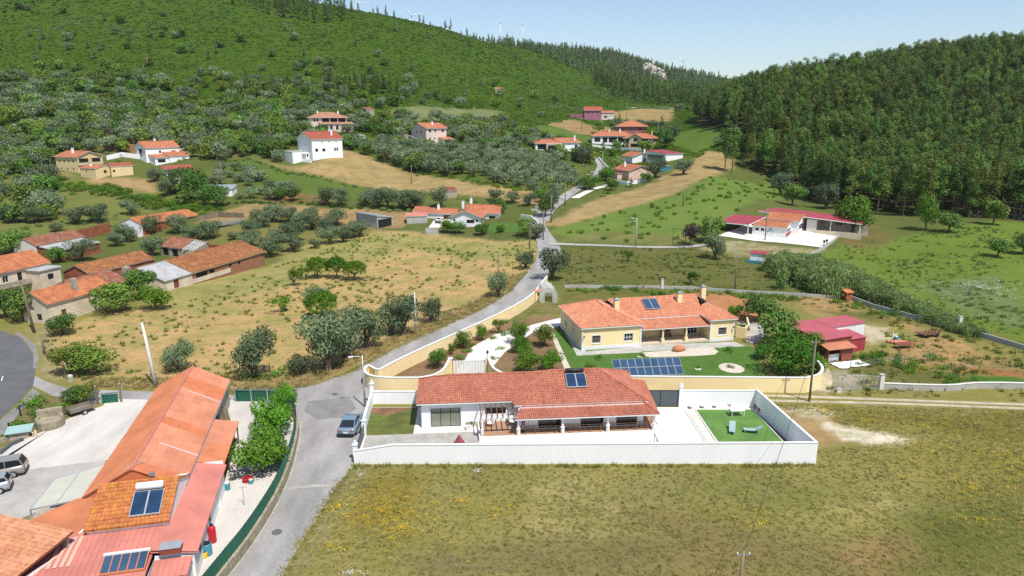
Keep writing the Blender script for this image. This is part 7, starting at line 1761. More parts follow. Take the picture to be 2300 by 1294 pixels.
plant('gum_tree', bt, 2.0, 1.25, 'single tall tree standing before the corner of the wood', None)
plant('gum_tree', bt + Vector((4, 3, 0)), 1.5, 1.0, 'slimmer tall tree beside the single one at the wood corner', None)
# workshop yard trees and hedge
grow('orange_tree', [(590, 1062, 4.7, 4.2, 'large orange tree inside the green fence, nearest of three'), (618, 980, 4.3, 4.2, 'large orange tree inside the green fence, middle of three'), (640, 922, 2.8, 3.2, 'smallest orange tree at the bend of the green fence')], 'orange trees in the yard')
grow('green_shrub', [(80, 912, 3.2, 1.6, 'clipped dark hedge bush on the planted bank'), (105, 930, 3.0, 1.3, 'flowering shrub with orange blooms on the planted bank'), (135, 916, 2.6, 1.4, 'shrub with orange blooms beside the stone trough'), (60, 955, 2.6, 1.0, 'yellow-green shrub at the low end of the planted bank'), (25, 975, 2.6, .9, 'yellow-green shrub by the road end of the bank')], 'shrubs of the planted bank', 'shrub', 'bank_shrub')
grow('broadleaf_tree', [(166, 908, 2.4, 1.9, 'white-flowered bush left of the yard gate'), (196, 906, 2.4, 2.0, 'white-flowered bush right beside the yard gate')], 'shrubs of the planted bank')
for o in EXTRA['pots']: k = link('plant', SP['green_shrub'][0][0], o, (0, 0, .25), 0, .22)
link('plant', SP['green_shrub'][1][0], EXTRA['planter'], (0, 0, .5), 0, .4)

# ---------------------------------------------------------------- orchards, woods, scrub
HOUSES = [o for o in bpy.data.objects if o.get('category') in ('house', 'barn', 'shed', 'building', 'hut', 'garage') and o.name != 'hut']
HXY = np.array([[o.location.x, o.location.y] for o in HOUSES])
def clear(x, y, r=13.0):
    ok = np.ones(len(x), bool)
    for o in HOUSES:
        c, s = math.cos(o.rotation_euler.z), math.sin(o.rotation_euler.z); hx, hy = o.location.x + c * 6 - s * 5, o.location.y + s * 6 + c * 5
        ok &= np.hypot(x - hx, y - hy) > r
    return ok
def poly_points(poly, step, jitter=.4, rot=0.0):
    lo, hi = poly.min(0), poly.max(0); c = (lo + hi) / 2; rad = np.hypot(*(hi - lo)) / 2
    a = np.arange(-rad, rad, step); X, Y = np.meshgrid(a, a); X = X + NR.normal(0, step * jitter * .5, X.shape); Y = Y + NR.normal(0, step * jitter * .5, Y.shape)
    x = c[0] + X * math.cos(rot) - Y * math.sin(rot); y = c[1] + X * math.sin(rot) + Y * math.cos(rot)
    k = inside(x, y, poly); return x[k], y[k]
def visible_first(x, y, z, n, rows=False):
    d = np.hypot(x, y); i = np.argsort(d)[:n]; return i
def pix(x, y, z):
    zz = z - HCAM; cz = y * math.cos(TILT) - zz * math.sin(TILT); cy = y * math.sin(TILT) + zz * math.cos(TILT)
    return CX + FPX * x / cz, CY - FPX * cy / cz
# olive plantation on the middle slope
pl_ = GXY([(795, 338), (860, 316), (930, 335), (1060, 335), (1180, 345), (1290, 385), (1302, 420), (1200, 428), (1000, 385), (850, 350)])
x, y = poly_points(pl_, 5.2, .35, R(-12)); k = clear(x, y, 10); x, y = x[k], y[k]; z = hf(x, y)
u_, v_ = pix(x, y, z); order = np.argsort(u_ + 3 * np.round(v_ / 12) * 1000)
cnt = {}
nearp = np.argsort(np.hypot(x, y))[:130]; order_n = [i for i in order if i in set(nearp.tolist())]; restp = np.setdiff1d(np.arange(len(x)), nearp)
for i in order_n:
    b = int(v_[i] // 12); cnt[b] = cnt.get(b, 0) + 1
bands = sorted(cnt); seen = {}
for i in order_n:
    b = int(v_[i] // 12); j = seen.get(b, 0); seen[b] = j + 1
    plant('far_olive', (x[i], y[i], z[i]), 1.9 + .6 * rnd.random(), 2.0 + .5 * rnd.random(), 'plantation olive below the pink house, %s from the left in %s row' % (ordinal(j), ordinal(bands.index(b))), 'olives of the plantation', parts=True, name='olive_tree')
s = 1.9 + .6 * NR.random(len(restp)); scatter('olive_plantation', np.column_stack([x[restp], y[restp], z[restp]]), s, ['far_olive'], 'rows of olives in the upper plantation')
# smaller groves between the plots
for lab, grp, ply, n, s0, kinds in (
        ('olive on the grassy slope at the left edge, %s from the left', 'olives at the left edge', [(-20, 378), (60, 372), (125, 380), (110, 425), (135, 500), (60, 505), (-20, 500)], 30, 2.7, ['far_olive', 'far_olive', 'far_tree']),
        ('small olive on red soil right of the white sheds, %s from the left', 'olives right of the white sheds', [(470, 395), (520, 378), (560, 385), (660, 430), (650, 445), (560, 452), (490, 445)], 30, 1.9, ['far_olive']),
        ('olive along the upper lane, %s from the left', 'olives along the upper lane', [(425, 320), (540, 322), (650, 305), (655, 328), (560, 345), (430, 350)], 22, 2.3, ['far_olive']),
        ('olive on the red terraces above the white house, %s from the left', 'olives on the red terraces', [(215, 290), (300, 262), (335, 290), (345, 335), (235, 345)], 24, 2.0, ['far_olive']),
        ('tree on the slope right of the pink and white house, %s from the left', 'trees right of the pink and white house', [(1010, 290), (1130, 275), (1200, 300), (1290, 330), (1280, 375), (1180, 338), (1060, 328)], 60, 2.4, ['far_olive', 'far_tree', 'far_dark_tree']),
        ('young olive in the plot above the red house, %s from the left', 'young olives above the red house', [(1345, 268), (1400, 276), (1490, 276), (1500, 290), (1400, 290)], 24, 1.7, ['far_olive']),
        ('bush between white house and mown field, %s from the left', 'bushes beside the mown field', [(400, 400), (440, 405), (480, 440), (470, 470), (420, 462)], 14, 2.6, ['far_tree', 'far_dark_tree', 'far_olive']),
        ('roadside bush left of the climbing lane, %s from the left', 'bushes left of the climbing lane', [(1195, 430), (1240, 418), (1300, 395), (1290, 410), (1245, 445), (1222, 470)], 14, 2.0, ['far_olive', 'far_tree'])):
    pp = GXY(ply); lo, hi = pp.min(0), pp.max(0); got = []
    for _ in range(4000):
        q = lo + (hi - lo) * NR.random(2)
        if len(got) < n and inside(q[:1], q[1:], pp)[0] and clear(q[:1], q[1:], 8.5)[0] and all((q[0] - a) ** 2 + (q[1] - b) ** 2 > (1.5 * s0) ** 2 for a, b in got): got.append(tuple(q))
    got.sort(key=lambda a: a[0] / a[1])
    for j, (a, b) in enumerate(got):
        s = s0 * (.7 + .6 * rnd.random()); plant(rnd.choice(kinds), (a, b, gz(a, b)), s, s * (.85 + .3 * rnd.random()), lab % ordinal(j), grp, name='olive_tree' if kinds == ['far_olive'] else 'small_tree')
def hedge_line(name, ply, wid, dens, kinds, s0, label):
    c = GXY(ply); seg = np.hypot(*np.diff(c, axis=0).T); t = np.concatenate([[0], np.cumsum(seg)]); n = int(t[-1] * dens); q = NR.random(n) * t[-1]
    x, y = np.interp(q, t, c[:, 0]) + NR.normal(0, wid, n), np.interp(q, t, c[:, 1]) + NR.normal(0, wid, n); scatter(name, np.column_stack([x, y, hf(x, y) - .15]), s0 * (.6 + .8 * NR.random(n)), kinds, label)
hedge_line('bramble_hedge', [(90, 412), (200, 425), (300, 445), (420, 472), (500, 470)], 2.4, 2.2, ['scrub', 'green_shrub'], 1.2, 'bramble strips below the yellow houses')
hedge_line('field_edge_growth', [(500, 366), (560, 356), (640, 388), (760, 412), (900, 432), (1210, 465)], .8, 1.0, ['scrub', 'grey_scrub'], .6, 'rough growth along the lower edge of the mown field')
hedge_line('field_edge_growth', [(520, 458), (640, 456), (740, 462), (940, 474)], 1.0, 1.6, ['scrub', 'grey_scrub', 'weed'], .8, 'rough growth below the tall olive row')
hedge_line('field_edge_growth', [(790, 330), (850, 352), (1000, 398), (1200, 432)], 1.6, 1.6, ['scrub', 'weed'], .9, 'rough growth between plantation and mown field')
hedge_line('wall_growth', [(1275, 652), (1480, 655), (1600, 660), (1760, 668), (1900, 680), (2000, 712)], 1.2, 2.5, ['weed', 'green_shrub', 'tuft_olive'], .7, 'weeds along the low wall behind the yellow house')
hedge_line('plot_growth', [(1920, 815), (1990, 808), (2060, 815), (2130, 850)], 1.4, 5, ['weed', 'green_shrub', 'tuft_olive'], .7, 'green growth round the chicken-wire plot')
# eucalyptus wood on the eastern hill
x, y = poly_points(woodxy, 3.8, 1.0); z = hf(x, y)
d_edge = edge_dist(x, y, woodxy); dist = np.hypot(x, y); u_, v_ = pix(x, y, z)
k = (u_ < 2480) & (y > 140); x, y, z, u_, v_, dist, d_edge = [a[k] for a in (x, y, z, u_, v_, dist, d_edge)]
front = np.argsort(dist + 0.0 * d_edge); inview = front[(u_[front] < 2330)]
idx = inview[:290]; rest = np.setdiff1d(np.arange(len(x)), idx)
idx = idx[np.argsort(u_[idx])]
for j, i in enumerate(idx):
    s = .65 + .4 * rnd.random(); plant('gum_tree', (x[i], y[i], z[i]), s * 1.2, s, 'eucalyptus in the front of the hillside wood, %s from the left' % ordinal(j), 'eucalyptus at the front of the wood', name='eucalyptus_tree')
s = .62 + .45 * NR.random(len(rest)); scatter('eucalyptus_forest', np.column_stack([x[rest], y[rest], z[rest]]), s * 1.2, ['gum_tree'], 'dense eucalyptus wood covering the eastern hill', s)
EXTRA['woodpts'] = len(x)
# undergrowth along the wood's edge
x, y = poly_points(woodxy, 4.0, .9); de = edge_dist(x, y, woodxy); k = (de < 14) & (np.hypot(x, y) < 330) & (NR.random(len(x)) < .6); x, y = x[k], y[k]
scatter('undergrowth', np.column_stack([x, y, hf(x, y)]), .8 + .9 * NR.random(len(x)), ['scrub', 'grey_scrub'], 'low undergrowth along the edge of the eucalyptus wood')

# western hill: open fields are kept free
OPEN = [GXY(p) for p in ([(560, 352), (640, 372), (770, 335), (830, 352), (1000, 402), (1210, 432), (1215, 462), (900, 428), (640, 400), (500, 365)], [(500, 360), (560, 352), (900, 430), (1000, 447), (820, 455), (600, 430)], [(440, 500), (560, 450), (750, 462), (935, 470), (900, 515), (700, 495)],
    [(880, 240), (980, 240), (1130, 250), (1120, 268), (960, 275), (880, 262)], [(1175, 292), (1240, 278), (1290, 266), (1370, 286), (1380, 306), (1330, 325), (1260, 312)], [(1360, 255), (1430, 243), (1515, 241), (1515, 275), (1400, 278)], [(120, 385), (200, 400), (345, 400), (358, 438), (190, 408)],
    [(0, 405), (60, 392), (120, 400), (330, 430), (330, 470), (120, 500), (0, 480)], [(1225, 525), (1330, 450), (1480, 402), (1590, 338), (1650, 350), (1760, 400), (1755, 445), (1640, 485), (1600, 525), (1520, 555), (1280, 540)], [(1500, 305), (1560, 290), (1660, 285), (1640, 310), (1560, 345), (1520, 330)], [(840, 520), (850, 500), (950, 460), (1120, 455), (1190, 500), (1200, 540), (1000, 530)],
    [(620, 340), (660, 330), (700, 366), (640, 362)], [(1200, 560), (1190, 500), (1280, 420), (1330, 380), (1320, 345), (1360, 345), (1370, 380), (1320, 425), (1250, 480), (1260, 560)])]
def field_free(x, y):
    ok = np.ones(len(x), bool)
    for p in OPEN: ok &= ~inside(x, y, p)
    return ok
# trees at the foot of the slope and round the hamlet
N0 = 6500
yy = 268 + 300 * NR.random(N0) ** 1.25; xx = (-.82 + 1.16 * NR.random(N0)) * yy
k = field_free(xx, yy) & clear(xx, yy, 14) & ~inside(xx, yy, pl_) & ~inside(xx, yy, woodxy)
k &= ~((xx > -.02 * yy) & (yy < 450) & (NR.random(N0) < .9)) & ~((xx > -.05 * yy) & (yy < 300)) & ~((xx < -60) & (xx > -130) & (yy < 275))
fade = np.clip((yy - 345) / 110, 0, 1); k &= NR.random(N0) > fade * .97
xx, yy = xx[k], yy[k]; zz = hf(xx, yy)
gap = np.ones(len(xx), bool)
for i in range(len(xx)):
    if gap[i]:
        dd = np.hypot(xx - xx[i], yy - yy[i]); gap &= ~((dd < 3.6) & (np.arange(len(xx)) > i))
xx, yy, zz = xx[gap], yy[gap], zz[gap]
order = np.argsort(np.hypot(xx, yy)); near, farr = order[:210], order[210:]
near = near[np.argsort(pix(xx, yy, zz)[0][near])]
for j, i in enumerate(near):
    kd = rnd.choice(['far_olive', 'far_olive', 'far_tree', 'far_tree', 'far_dark_tree']); s = 2.2 + 1.5 * rnd.random()
    nm = {'far_olive': ('olive_tree', 'grey olive'), 'far_tree': ('oak_tree', 'leafy oak'), 'far_dark_tree': ('oak_tree', 'dark evergreen oak')}[kd]
    plant(kd, (xx[i], yy[i], zz[i]), s, s * (.85 + .3 * rnd.random()), '%s at the foot of the western hill, %s tree from the left' % (nm[1], ordinal(j)), 'trees at the foot of the western hill', name=nm[0])
s = 2.3 + 1.6 * NR.random(len(farr)); scatter('slope_woods', np.column_stack([xx[farr], yy[farr], zz[farr]]), s, ['far_olive', 'far_tree'], 'mixed olives and oaks merging into the lower hillside')
# pines dotted over the hill and along its skyline
SKY = [(790, 26), (805, 30), (848, 36), (868, 40), (885, 42), (942, 46), (952, 48), (1000, 62), (1012, 64), (1048, 74), (1065, 78), (1110, 94), (1155, 104), (1170, 106)]
for j, (u, v) in enumerate(SKY):
    p = DY(u, v + 2, np.interp(u, [760, 900, 1000, 1100, 1180], [640, 690, 730, 770, 830])); p[2] = gz(p[0], p[1])
    plant('pine_tree', tuple(p), .7 + .4 * rnd.random(), .7 + .45 * rnd.random(), 'pine on the western skyline, %s from the left' % ordinal(j), 'pines on the skyline')
N1 = 700; yy = 350 + 480 * NR.random(N1); xx = (-.80 + 1.0 * NR.random(N1)) * yy
cl = wavy(xx, yy, 38, .7) + wavy(xx, yy, 90, 1.9); k = field_free(xx, yy) & clear(xx, yy, 12) & ~inside(xx, yy, woodxy) & ((cl > .35) | (NR.random(N1) < .16))
xx, yy = xx[k][:150], yy[k][:150]; zz = hf(xx, yy)
for j, i in enumerate(np.argsort(pix(xx, yy, zz)[0])):
    s = .6 + .5 * rnd.random(); plant('pine_tree', (xx[i], yy[i], zz[i]), s, s, 'grey-green pine scattered on the western hill, %s from the left' % ordinal(j), 'pines on the western hill')
def grove(name, u, v, d, rx, ry, n, kinds, s0, label):
    c = DY(u, v, d); a = NR.random(n) * 6.28; r = np.sqrt(NR.random(n)); x, y = c[0] + rx * r * np.cos(a), c[1] + ry * r * np.sin(a)
    s = s0 * (.75 + .5 * NR.random(n)); scatter(name, np.column_stack([x, y, hf(x, y)]), s, kinds, label)
grove('pine_wood', 650, 25, 620, 55, 40, 160, ['gum_tree'], .75, 'dark wood on the top of the western hill')
grove('tall_trees', 820, 190, 425, 26, 16, 40, ['gum_tree'], .62, 'clump of tall dusty trees at the foot of the western hill')
grove('tall_trees', 580, 205, 415, 20, 12, 26, ['gum_tree'], .6, 'clump of dusty tall trees above the white house')
grove('pine_wood', 1330, 150, 930, 190, 120, 900, ['pine_tree'], 1.1, 'pine wood on the far shoulder of the western hill')
grove('pine_wood', 1480, 185, 1020, 120, 170, 700, ['pine_tree'], 1.2, 'dark pine wood sloping down to the valley head')
grove('valley_wood', 1480, 225, 760, 70, 90, 420, ['gum_tree'], .95, 'tall wood closing the valley head')
# scrub over the whole hill
N2 = 80000; yy = 325 * (1700 / 325) ** (NR.random(N2) ** 1.35); xx = (-.86 + 1.2 * NR.random(N2)) * yy
k = field_free(xx, yy) & clear(xx, yy, 11) & ~inside(xx, yy, woodxy); xx, yy = xx[k], yy[k]
patch = wavy(xx, yy, 31, .3) + .8 * wavy(xx, yy, 11, 1.1) + NR.normal(0, .4, len(xx))
s = (.6 + .7 * NR.random(len(xx)) ** 3) * np.clip(yy / 430, .9, 3.0); g = patch > 1.5
P3 = np.column_stack([xx, yy, hf(xx, yy) - .25 * s])
scatter('scrub', P3[~g], s[~g], ['scrub'], 'green maquis scrub carpeting the western hill', s[~g] * (.6 + .5 * NR.random((~g).sum())))
scatter('grey_scrub', P3[g], s[g] * 1.15, ['grey_scrub'], 'grey-leaved bushes dotted through the hillside scrub')
# bushes and rough growth in the middle distance
N3 = 2600; yy = 190 + 150 * NR.random(N3); xx = (-.8 + 1.1 * NR.random(N3)) * yy
k = field_free(xx, yy) & clear(xx, yy, 11) & ~inside(xx, yy, woodxy) & ((wavy(xx, yy, 17, .5) + NR.normal(0, .5, N3)) > .35) & ~((yy < 235) & (xx > -.58 * yy)); xx, yy = xx[k], yy[k]
scatter('rough_bushes', np.column_stack([xx, yy, hf(xx, yy) - .2]), .5 + .9 * NR.random(len(xx)), ['scrub', 'grey_scrub'], 'brambles and bushes between the plots of the middle distance')
# giant reeds along the ditch
rd = GXY([(1768, 608), (1810, 626), (1860, 648), (1930, 662), (2010, 690), (2110, 725), (2190, 755)]); seg = np.linspace(0, 6, 260)
bx_ = np.interp(seg, range(7), rd[:, 0]); by_ = np.interp(seg, range(7), rd[:, 1]); P3 = []; S3 = []
for t, a, b in zip(seg, bx_, by_):
    wdt = np.interp(t, [0, 1, 2, 3, 6], [1.6, 2.6, 2.4, 1.5, .8]); hgt = np.interp(t, [0, .5, 2.4, 3, 4, 6], [1.0, 1.25, 1.2, .95, .7, .4])
    for _ in range(4): P3.append((a + NR.normal(0, wdt), b + NR.normal(0, wdt), 0)); S3.append(hgt * (.8 + .35 * NR.random()))
P3 = np.array(P3); P3[:, 2] = hf(P3[:, 0], P3[:, 1]); scatter('reeds', P3, S3, ['reeds'], 'thicket of giant reeds along the ditch below the meadow', S3)

# ---------------------------------------------------------------- grass and flowers
PLOT = np.array([(-17.2, 60.9), (30.0, 60.9), (28.8, 76), (-17, 76)])
ROADP = GXY([(500, 1330), (515, 1294), (590, 1190), (650, 1080), (672, 975), (668, 930), (830, 905), (822, 960), (795, 1042), (770, 1075), (745, 1110), (636, 1280), (618, 1330)])
def tufts(name, poly, dens, kinds, s0, label, avoid=(), patchy=None, szr=(.7, .7)):
    lo, hi = poly.min(0), poly.max(0); n = int((hi - lo).prod() * dens)
    x = lo[0] + (hi[0] - lo[0]) * NR.random(n); y = lo[1] + (hi[1] - lo[1]) * NR.random(n)
    k = inside(x, y, poly)
    for a in avoid: k &= ~inside(x, y, a)
    if patchy is not None: k &= (wavy(x, y, patchy, .4) + wavy(x, y, patchy * .37, 1.3) + NR.normal(0, .7, n)) > .2
    x, y = x[k], y[k]; s = s0 * (szr[0] + szr[1] * NR.random(len(x)))
    return scatter(name, np.column_stack([x, y, hf(x, y)]), s, kinds, label)
hedge_line('verge_grass', [(800, 1046), (772, 1078), (745, 1112), (690, 1200), (640, 1284), (625, 1310)], .22, 16, ['tuft_green', 'tuft_dry', 'tuft_olive'], .9, 'grass spilling over the lane edge by the meadow')
hedge_line('verge_grass', [(520, 886), (600, 884), (690, 868), (780, 840), (877, 788), (983, 740), (1085, 694), (1153, 649)], .25, 12, ['tuft_dry', 'tuft_olive'], 1.0, 'straw grass spilling over the lane edge below the bank')
FRONT = np.array([(-17, 36), (62, 36), (95, 76), (37, 76.5), (30.2, 76.5), (30.2, 60.8), (-15.6, 60.8), (-17, 50)])
BARE = [GXY(p) for p in ([(1745, 918), (1830, 925), (1900, 960), (2040, 988), (1930, 1002), (1830, 1010), (1800, 985)],)]
TRK = GXY([(1690, 884), (2330, 904), (2330, 924), (1690, 905)])
tufts('meadow_grass', FRONT, 8.0, ['tuft_olive', 'tuft_olive', 'tuft_dry'], .45, 'dry olive meadow grass in front of the villa wall', [ROADP] + BARE + [TRK])
tufts('meadow_grass', FRONT, 2.6, ['tuft_dry'], .5, 'straw-coloured grass in patches of the front meadow', [ROADP] + BARE + [TRK], 3.1)
tufts('meadow_grass', FRONT, 1.3, ['tuft_green'], .45, 'greener grass in patches of the front meadow', [ROADP] + BARE + [TRK], 4.7)
tufts('meadow_grass', np.array([(-15.4, 60.75), (30.5, 60.85), (30.5, 60.3), (-15.4, 60.2)]), 10, ['tuft_olive', 'tuft_green'], .8, 'taller grass at the foot of the front wall')
LF = GXY([(90, 775), (240, 705), (400, 680), (620, 600), (840, 520), (1220, 546), (1190, 600), (1100, 670), (980, 712), (850, 788), (700, 850), (520, 865), (200, 865), (110, 800)])
tufts('field_weeds', LF, .3, ['weed'], .8, 'scattered green weeds over the dry field', patchy=9.0)
tufts('field_grass', LF, 0.7, ['tuft_dry', 'tuft_dry'], .6, 'thin dry grass of the left field', [ROADP], 5.0)
BANK = GXY([(690, 868), (860, 790), (985, 738), (1090, 690), (1150, 652), (1172, 615), (1150, 618), (1080, 670), (980, 710), (850, 772), (690, 840), (520, 848), (340, 850), (200, 850), (200, 872), (340, 876), (520, 882)])
tufts('bank_grass', BANK, 7, ['tuft_dry', 'tuft_dry', 'tuft_olive'], .95, 'tall straw grass on the bank along the lane')
RF = GXY([(1895, 552), (2330, 500), (2330, 800), (2150, 728), (1930, 658), (1790, 592)])
tufts('meadow_grass', RF, .8, ['tuft_green', 'tuft_green', 'weed'], .9, 'lush grass of the right-hand meadow', patchy=6.0)
MF = GXY([(1262, 562), (1600, 562), (1720, 600), (1900, 668), (2050, 720), (2330, 800), (2330, 905), (1840, 885), (1960, 800), (1990, 720), (1640, 655), (1275, 645)])
tufts('rough_grass', MF, 1.5, ['tuft_olive', 'tuft_green', 'weed'], .9, 'rough grass between the plots behind the yellow house', patchy=5.0)
GF = GXY([(1250, 522), (1400, 474), (1530, 434), (1620, 400), (1740, 404), (1750, 442), (1640, 485), (1600, 525), (1520, 550), (1350, 545)])
tufts('vine_stakes_growth', GF, .03, ['green_shrub'], .75, 'young plants dotted over the green slope')
for (u, v, r, n) in ((860, 1150, 5.2, 520), (760, 1140, 2.6, 200), (900, 1190, 2.6, 160), (1040, 1130, 1.6, 90), (1120, 1150, 2.0, 70), (740, 1230, 2, 80), (1690, 1180, 1.6, 60), (2180, 1100, 4.4, 190), (2260, 1030, 4.4, 170), (2080, 960, 6, 240), (1850, 925, 4, 160), (1960, 945, 4.4, 190), (2060, 830, 3, 120), (2200, 1170, 3, 110), (2010, 740, 2.5, 120), (2250, 930, 5, 90)):
    n = int(n * .42); c = G(u, v); a = NR.random(n) * 6.28; q = r * np.abs(NR.normal(0, .7, n)); P3 = np.column_stack([c.x + q * np.cos(a) * 1.3, c.y + q * np.sin(a), np.zeros(n)]); P3[:, 2] = hf(P3[:, 0], P3[:, 1])
    EXTRA.setdefault('fl', []).append(P3)
P3 = np.concatenate(EXTRA['fl']); P3 = P3[~inside(P3[:, 0], P3[:, 1], PLOT) & ~inside(P3[:, 0], P3[:, 1], ROADP)]; scatter('wildflowers', P3, .45 + .4 * NR.random(len(P3)), ['flower_yellow'], 'yellow wildflowers in drifts over the meadows')
P3 = []
for (u, v, r, n) in ((790, 1290, 1.4, 34), (1070, 1062, .4, 14), (808, 1070, .5, 14), (2000, 690, 14, 160), (2200, 650, 14, 190), (1000, 255, 26, 360), (1420, 500, 14, 30)):
    c = G(u, v); a = NR.random(n) * 6.28; q = r * np.abs(NR.normal(0, .6, n)); P3.append(np.column_stack([c.x + q * np.cos(a), c.y + q * np.sin(a)]))
P3 = np.concatenate(P3); scatter('wildflowers', np.column_stack([P3, hf(P3[:, 0], P3[:, 1])]), .45 + .4 * NR.random(len(P3)) + (P3[:, 1] > 120) * .5, ['flower_white'], 'white wildflowers in drifts over the meadows')
# ---------------------------------------------------------------- vehicles
def car(name, label, loc, rz, paint, L_=4.75, W_=1.95, H=1.42, kind='coupe', cat='car', simple=False):
    o = empty(name, loc, rz, label, cat, 'parked cars'); h = W_ / 2     # front towards +y
    st = {'coupe': [(-.5, .86, .98), (-.46, .96, 1.05), (-.30, 1.0, 1.0), (-.1, 1.0, .93), (.18, 1.0, .92), (.34, .97, .84), (.46, .88, .70), (.5, .70, .60)],
          'wagon': [(-.5, .93, 1.05), (-.46, .98, 1.1), (-.2, 1.0, 1.02), (.1, 1.0, 1.0), (.22, 1.0, .98), (.36, .97, .92), (.46, .9, .82), (.5, .74, .66)]}[kind]
    mb = MB(); ring = []
    for y, w, zt in st:
        zb = .24 if abs(y) < .45 else .34
        half = [(h * w * .90, zb), (h * w, zb + .2), (h * w * 1.0, zb + .42), (h * w * .93, zt - .03), (h * w * .80, zt)]
        ring.append([(x, y * L_, z) for x, z in half] + [(-x, y * L_, z) for x, z in reversed(half)])
    b = len(mb.v); n = 10
    for r in ring: mb.v += r
    for i in range(len(ring) - 1):
        for j in range(n): mb.f.append([b + i * n + j, b + i * n + (j + 1) % n, b + (i + 1) * n + (j + 1) % n, b + (i + 1) * n + j]); mb.mi.append(0)
    mb.f += [[b + j for j in range(n)], [b + (len(ring) - 1) * n + j for j in range(n - 1, -1, -1)]]; mb.mi += [0, 0]
    import bmesh
    def fix(ob):
        bm = bmesh.new(); bm.from_mesh(ob.data); bmesh.ops.recalc_face_normals(bm, faces=bm.faces); bm.to_mesh(ob.data); bm.free(); return ob
    body = fix(mb.build('body', paint, o, True))
    gh = {'coupe': ((-.44, 1.0), (-.20, H - .04), (.02, H), (.26, .90)), 'wagon': ((-.49, 1.06), (-.43, H - .04), (.06, H), (.27, .97))}[kind]
    mb = MB(); r4 = []
    for k, (y, z) in enumerate(gh):
        top = k in (1, 2); w = h * (.70 if top else .82); r4.append((y * L_, z, w))
    (y0, z0, w0), (y1, z1, w1), (y2, z2, w2), (y3, z3, w3) = r4
    mb.add([(-w0, y0, z0), (w0, y0, z0), (w1, y1, z1), (-w1, y1, z1), (w2, y2, z2), (-w2, y2, z2), (w3, y3, z3), (-w3, y3, z3)], [(0, 1, 2, 3), (5, 4, 6, 7), (1, 6, 4, 2), (7, 0, 3, 5), (3, 2, 4, 5)])
    mb.build('windows', 'window_glass', o)
    mb = MB(); e = .015; mb.prism([(-w1 - .01, y1 + .02, z1 + e), (w1 + .01, y1 + .02, z1 + e), (w2 + .01, y2 - .02, z2 + e), (-w2 - .01, y2 - .02, z2 + e)], (0, 0, .03))
    for s in (-1, 1):
        mb.bar((s * w0, y0, z0), (s * w1, y1, z1 + .01), .09, .05); mb.bar((s * w3, y3, z3), (s * w2, y2, z2 + .01), .09, .05); mb.bar((s * w1, y1, z1), (s * w2, y2, z2 + .01), .07, .05)
        ym = (y1 + y2) / 2; mb.bar((s * h * .83, ym, .95), (s * w1, ym, (z1 + z2) / 2), .07, .04)
    mb.build('roof', paint, o)
    for x in (-1, 1):
        for y in (-.31, .32):
            t = MB(); t.tube([(x * (h - .24), y * L_, .34), (x * (h + .005), y * L_, .34)], .34, 16); tw = t.build('wheel', 'rubber', o)
            t = MB(); t.tube([(x * (h - .05), y * L_, .34), (x * (h + .02), y * L_, .34)], .22, 12); t.build('rim', 'galvanised', tw)
        t = MB(); t.box((x * h * .62, -.497 * L_, .84), (.46, .06, .1)); t.build('tail_light', 'tail_red', o)
        t = MB(); t.box((x * h * .60, .478 * L_, .66), (.36, .08, .12)); t.build('headlight', 'galvanised', o)
        t = MB(); t.box((x * (h + .1), .16 * L_, .98), (.2, .12, .14)); t.build('mirror', paint, o)
    t = MB(); t.box((0, -.502 * L_, .62), (.52, .03, .12)); t.build('number_plate', 'white_trim', o)
    t = MB(); t.box((0, -.5 * L_, .38), (W_ * .8, .05, .2)); t.build('bumper', 'black_metal', o)
    return o
car('coupe_car', 'blue-grey coupe parked on the lane beside the white wall', (-17.6, 69.0, .02), R(1), 'car_blue', 4.9, 2.0)
car('estate_car', 'beige-grey estate car cut by the left edge of the yard', (-48.6, 58.6, .03), R(112), 'car_beige', 4.7, 1.85, 1.7, 'wagon')
car('hatchback_car', 'silver hatchback in front of the beige estate car', (-47.6, 55.6, .03), R(116), 'car_silver', 4.1, 1.75, 1.5, 'wagon')
car('white_car', 'white car in the drive of the bungalow', G(984, 499) + Vector((0, 0, .1)), R(10), 'car_white', 4.2, 1.75, 1.5, 'wagon')
car('white_car', 'white car parked left of the yellow balcony house', G(122, 362) + Vector((0, 0, .1)), R(70), 'car_white', 4.2, 1.75, 1.5, 'wagon')
tr = empty('car_trailer', G(182, 928), R(-38), 'open two-wheeled car trailer beside the planted bank', 'trailer')
m_ = MB(); m_.bx(-.75, .75, -1.25, 1.25, .5, .56); m_.build('bed', 'grey_metal', tr)
for a in ((-.78, -.74, -1.25, 1.25), (.74, .78, -1.25, 1.25), (-.74, .74, -1.28, -1.24), (-.74, .74, 1.24, 1.28)): m_ = MB(); m_.bx(*a, .56, .92); m_.build('side_board', 'pole_wood', tr)
m_ = MB(); m_.bar((0, -1.25, .5), (0, -2.6, .42), .1); m_.build('drawbar', 'black_metal', tr)
for x in (-.9, .9):
    m_ = MB(); m_.tube([(x - .08, .1, .3), (x + .08, .1, .3)], .3, 14); w_ = m_.build('wheel', 'rubber', tr); m_ = MB(); m_.tube([(x - .09, .1, .3), (x + .09, .1, .3)], .17, 10); m_.build('rim', 'galvanised', w_)

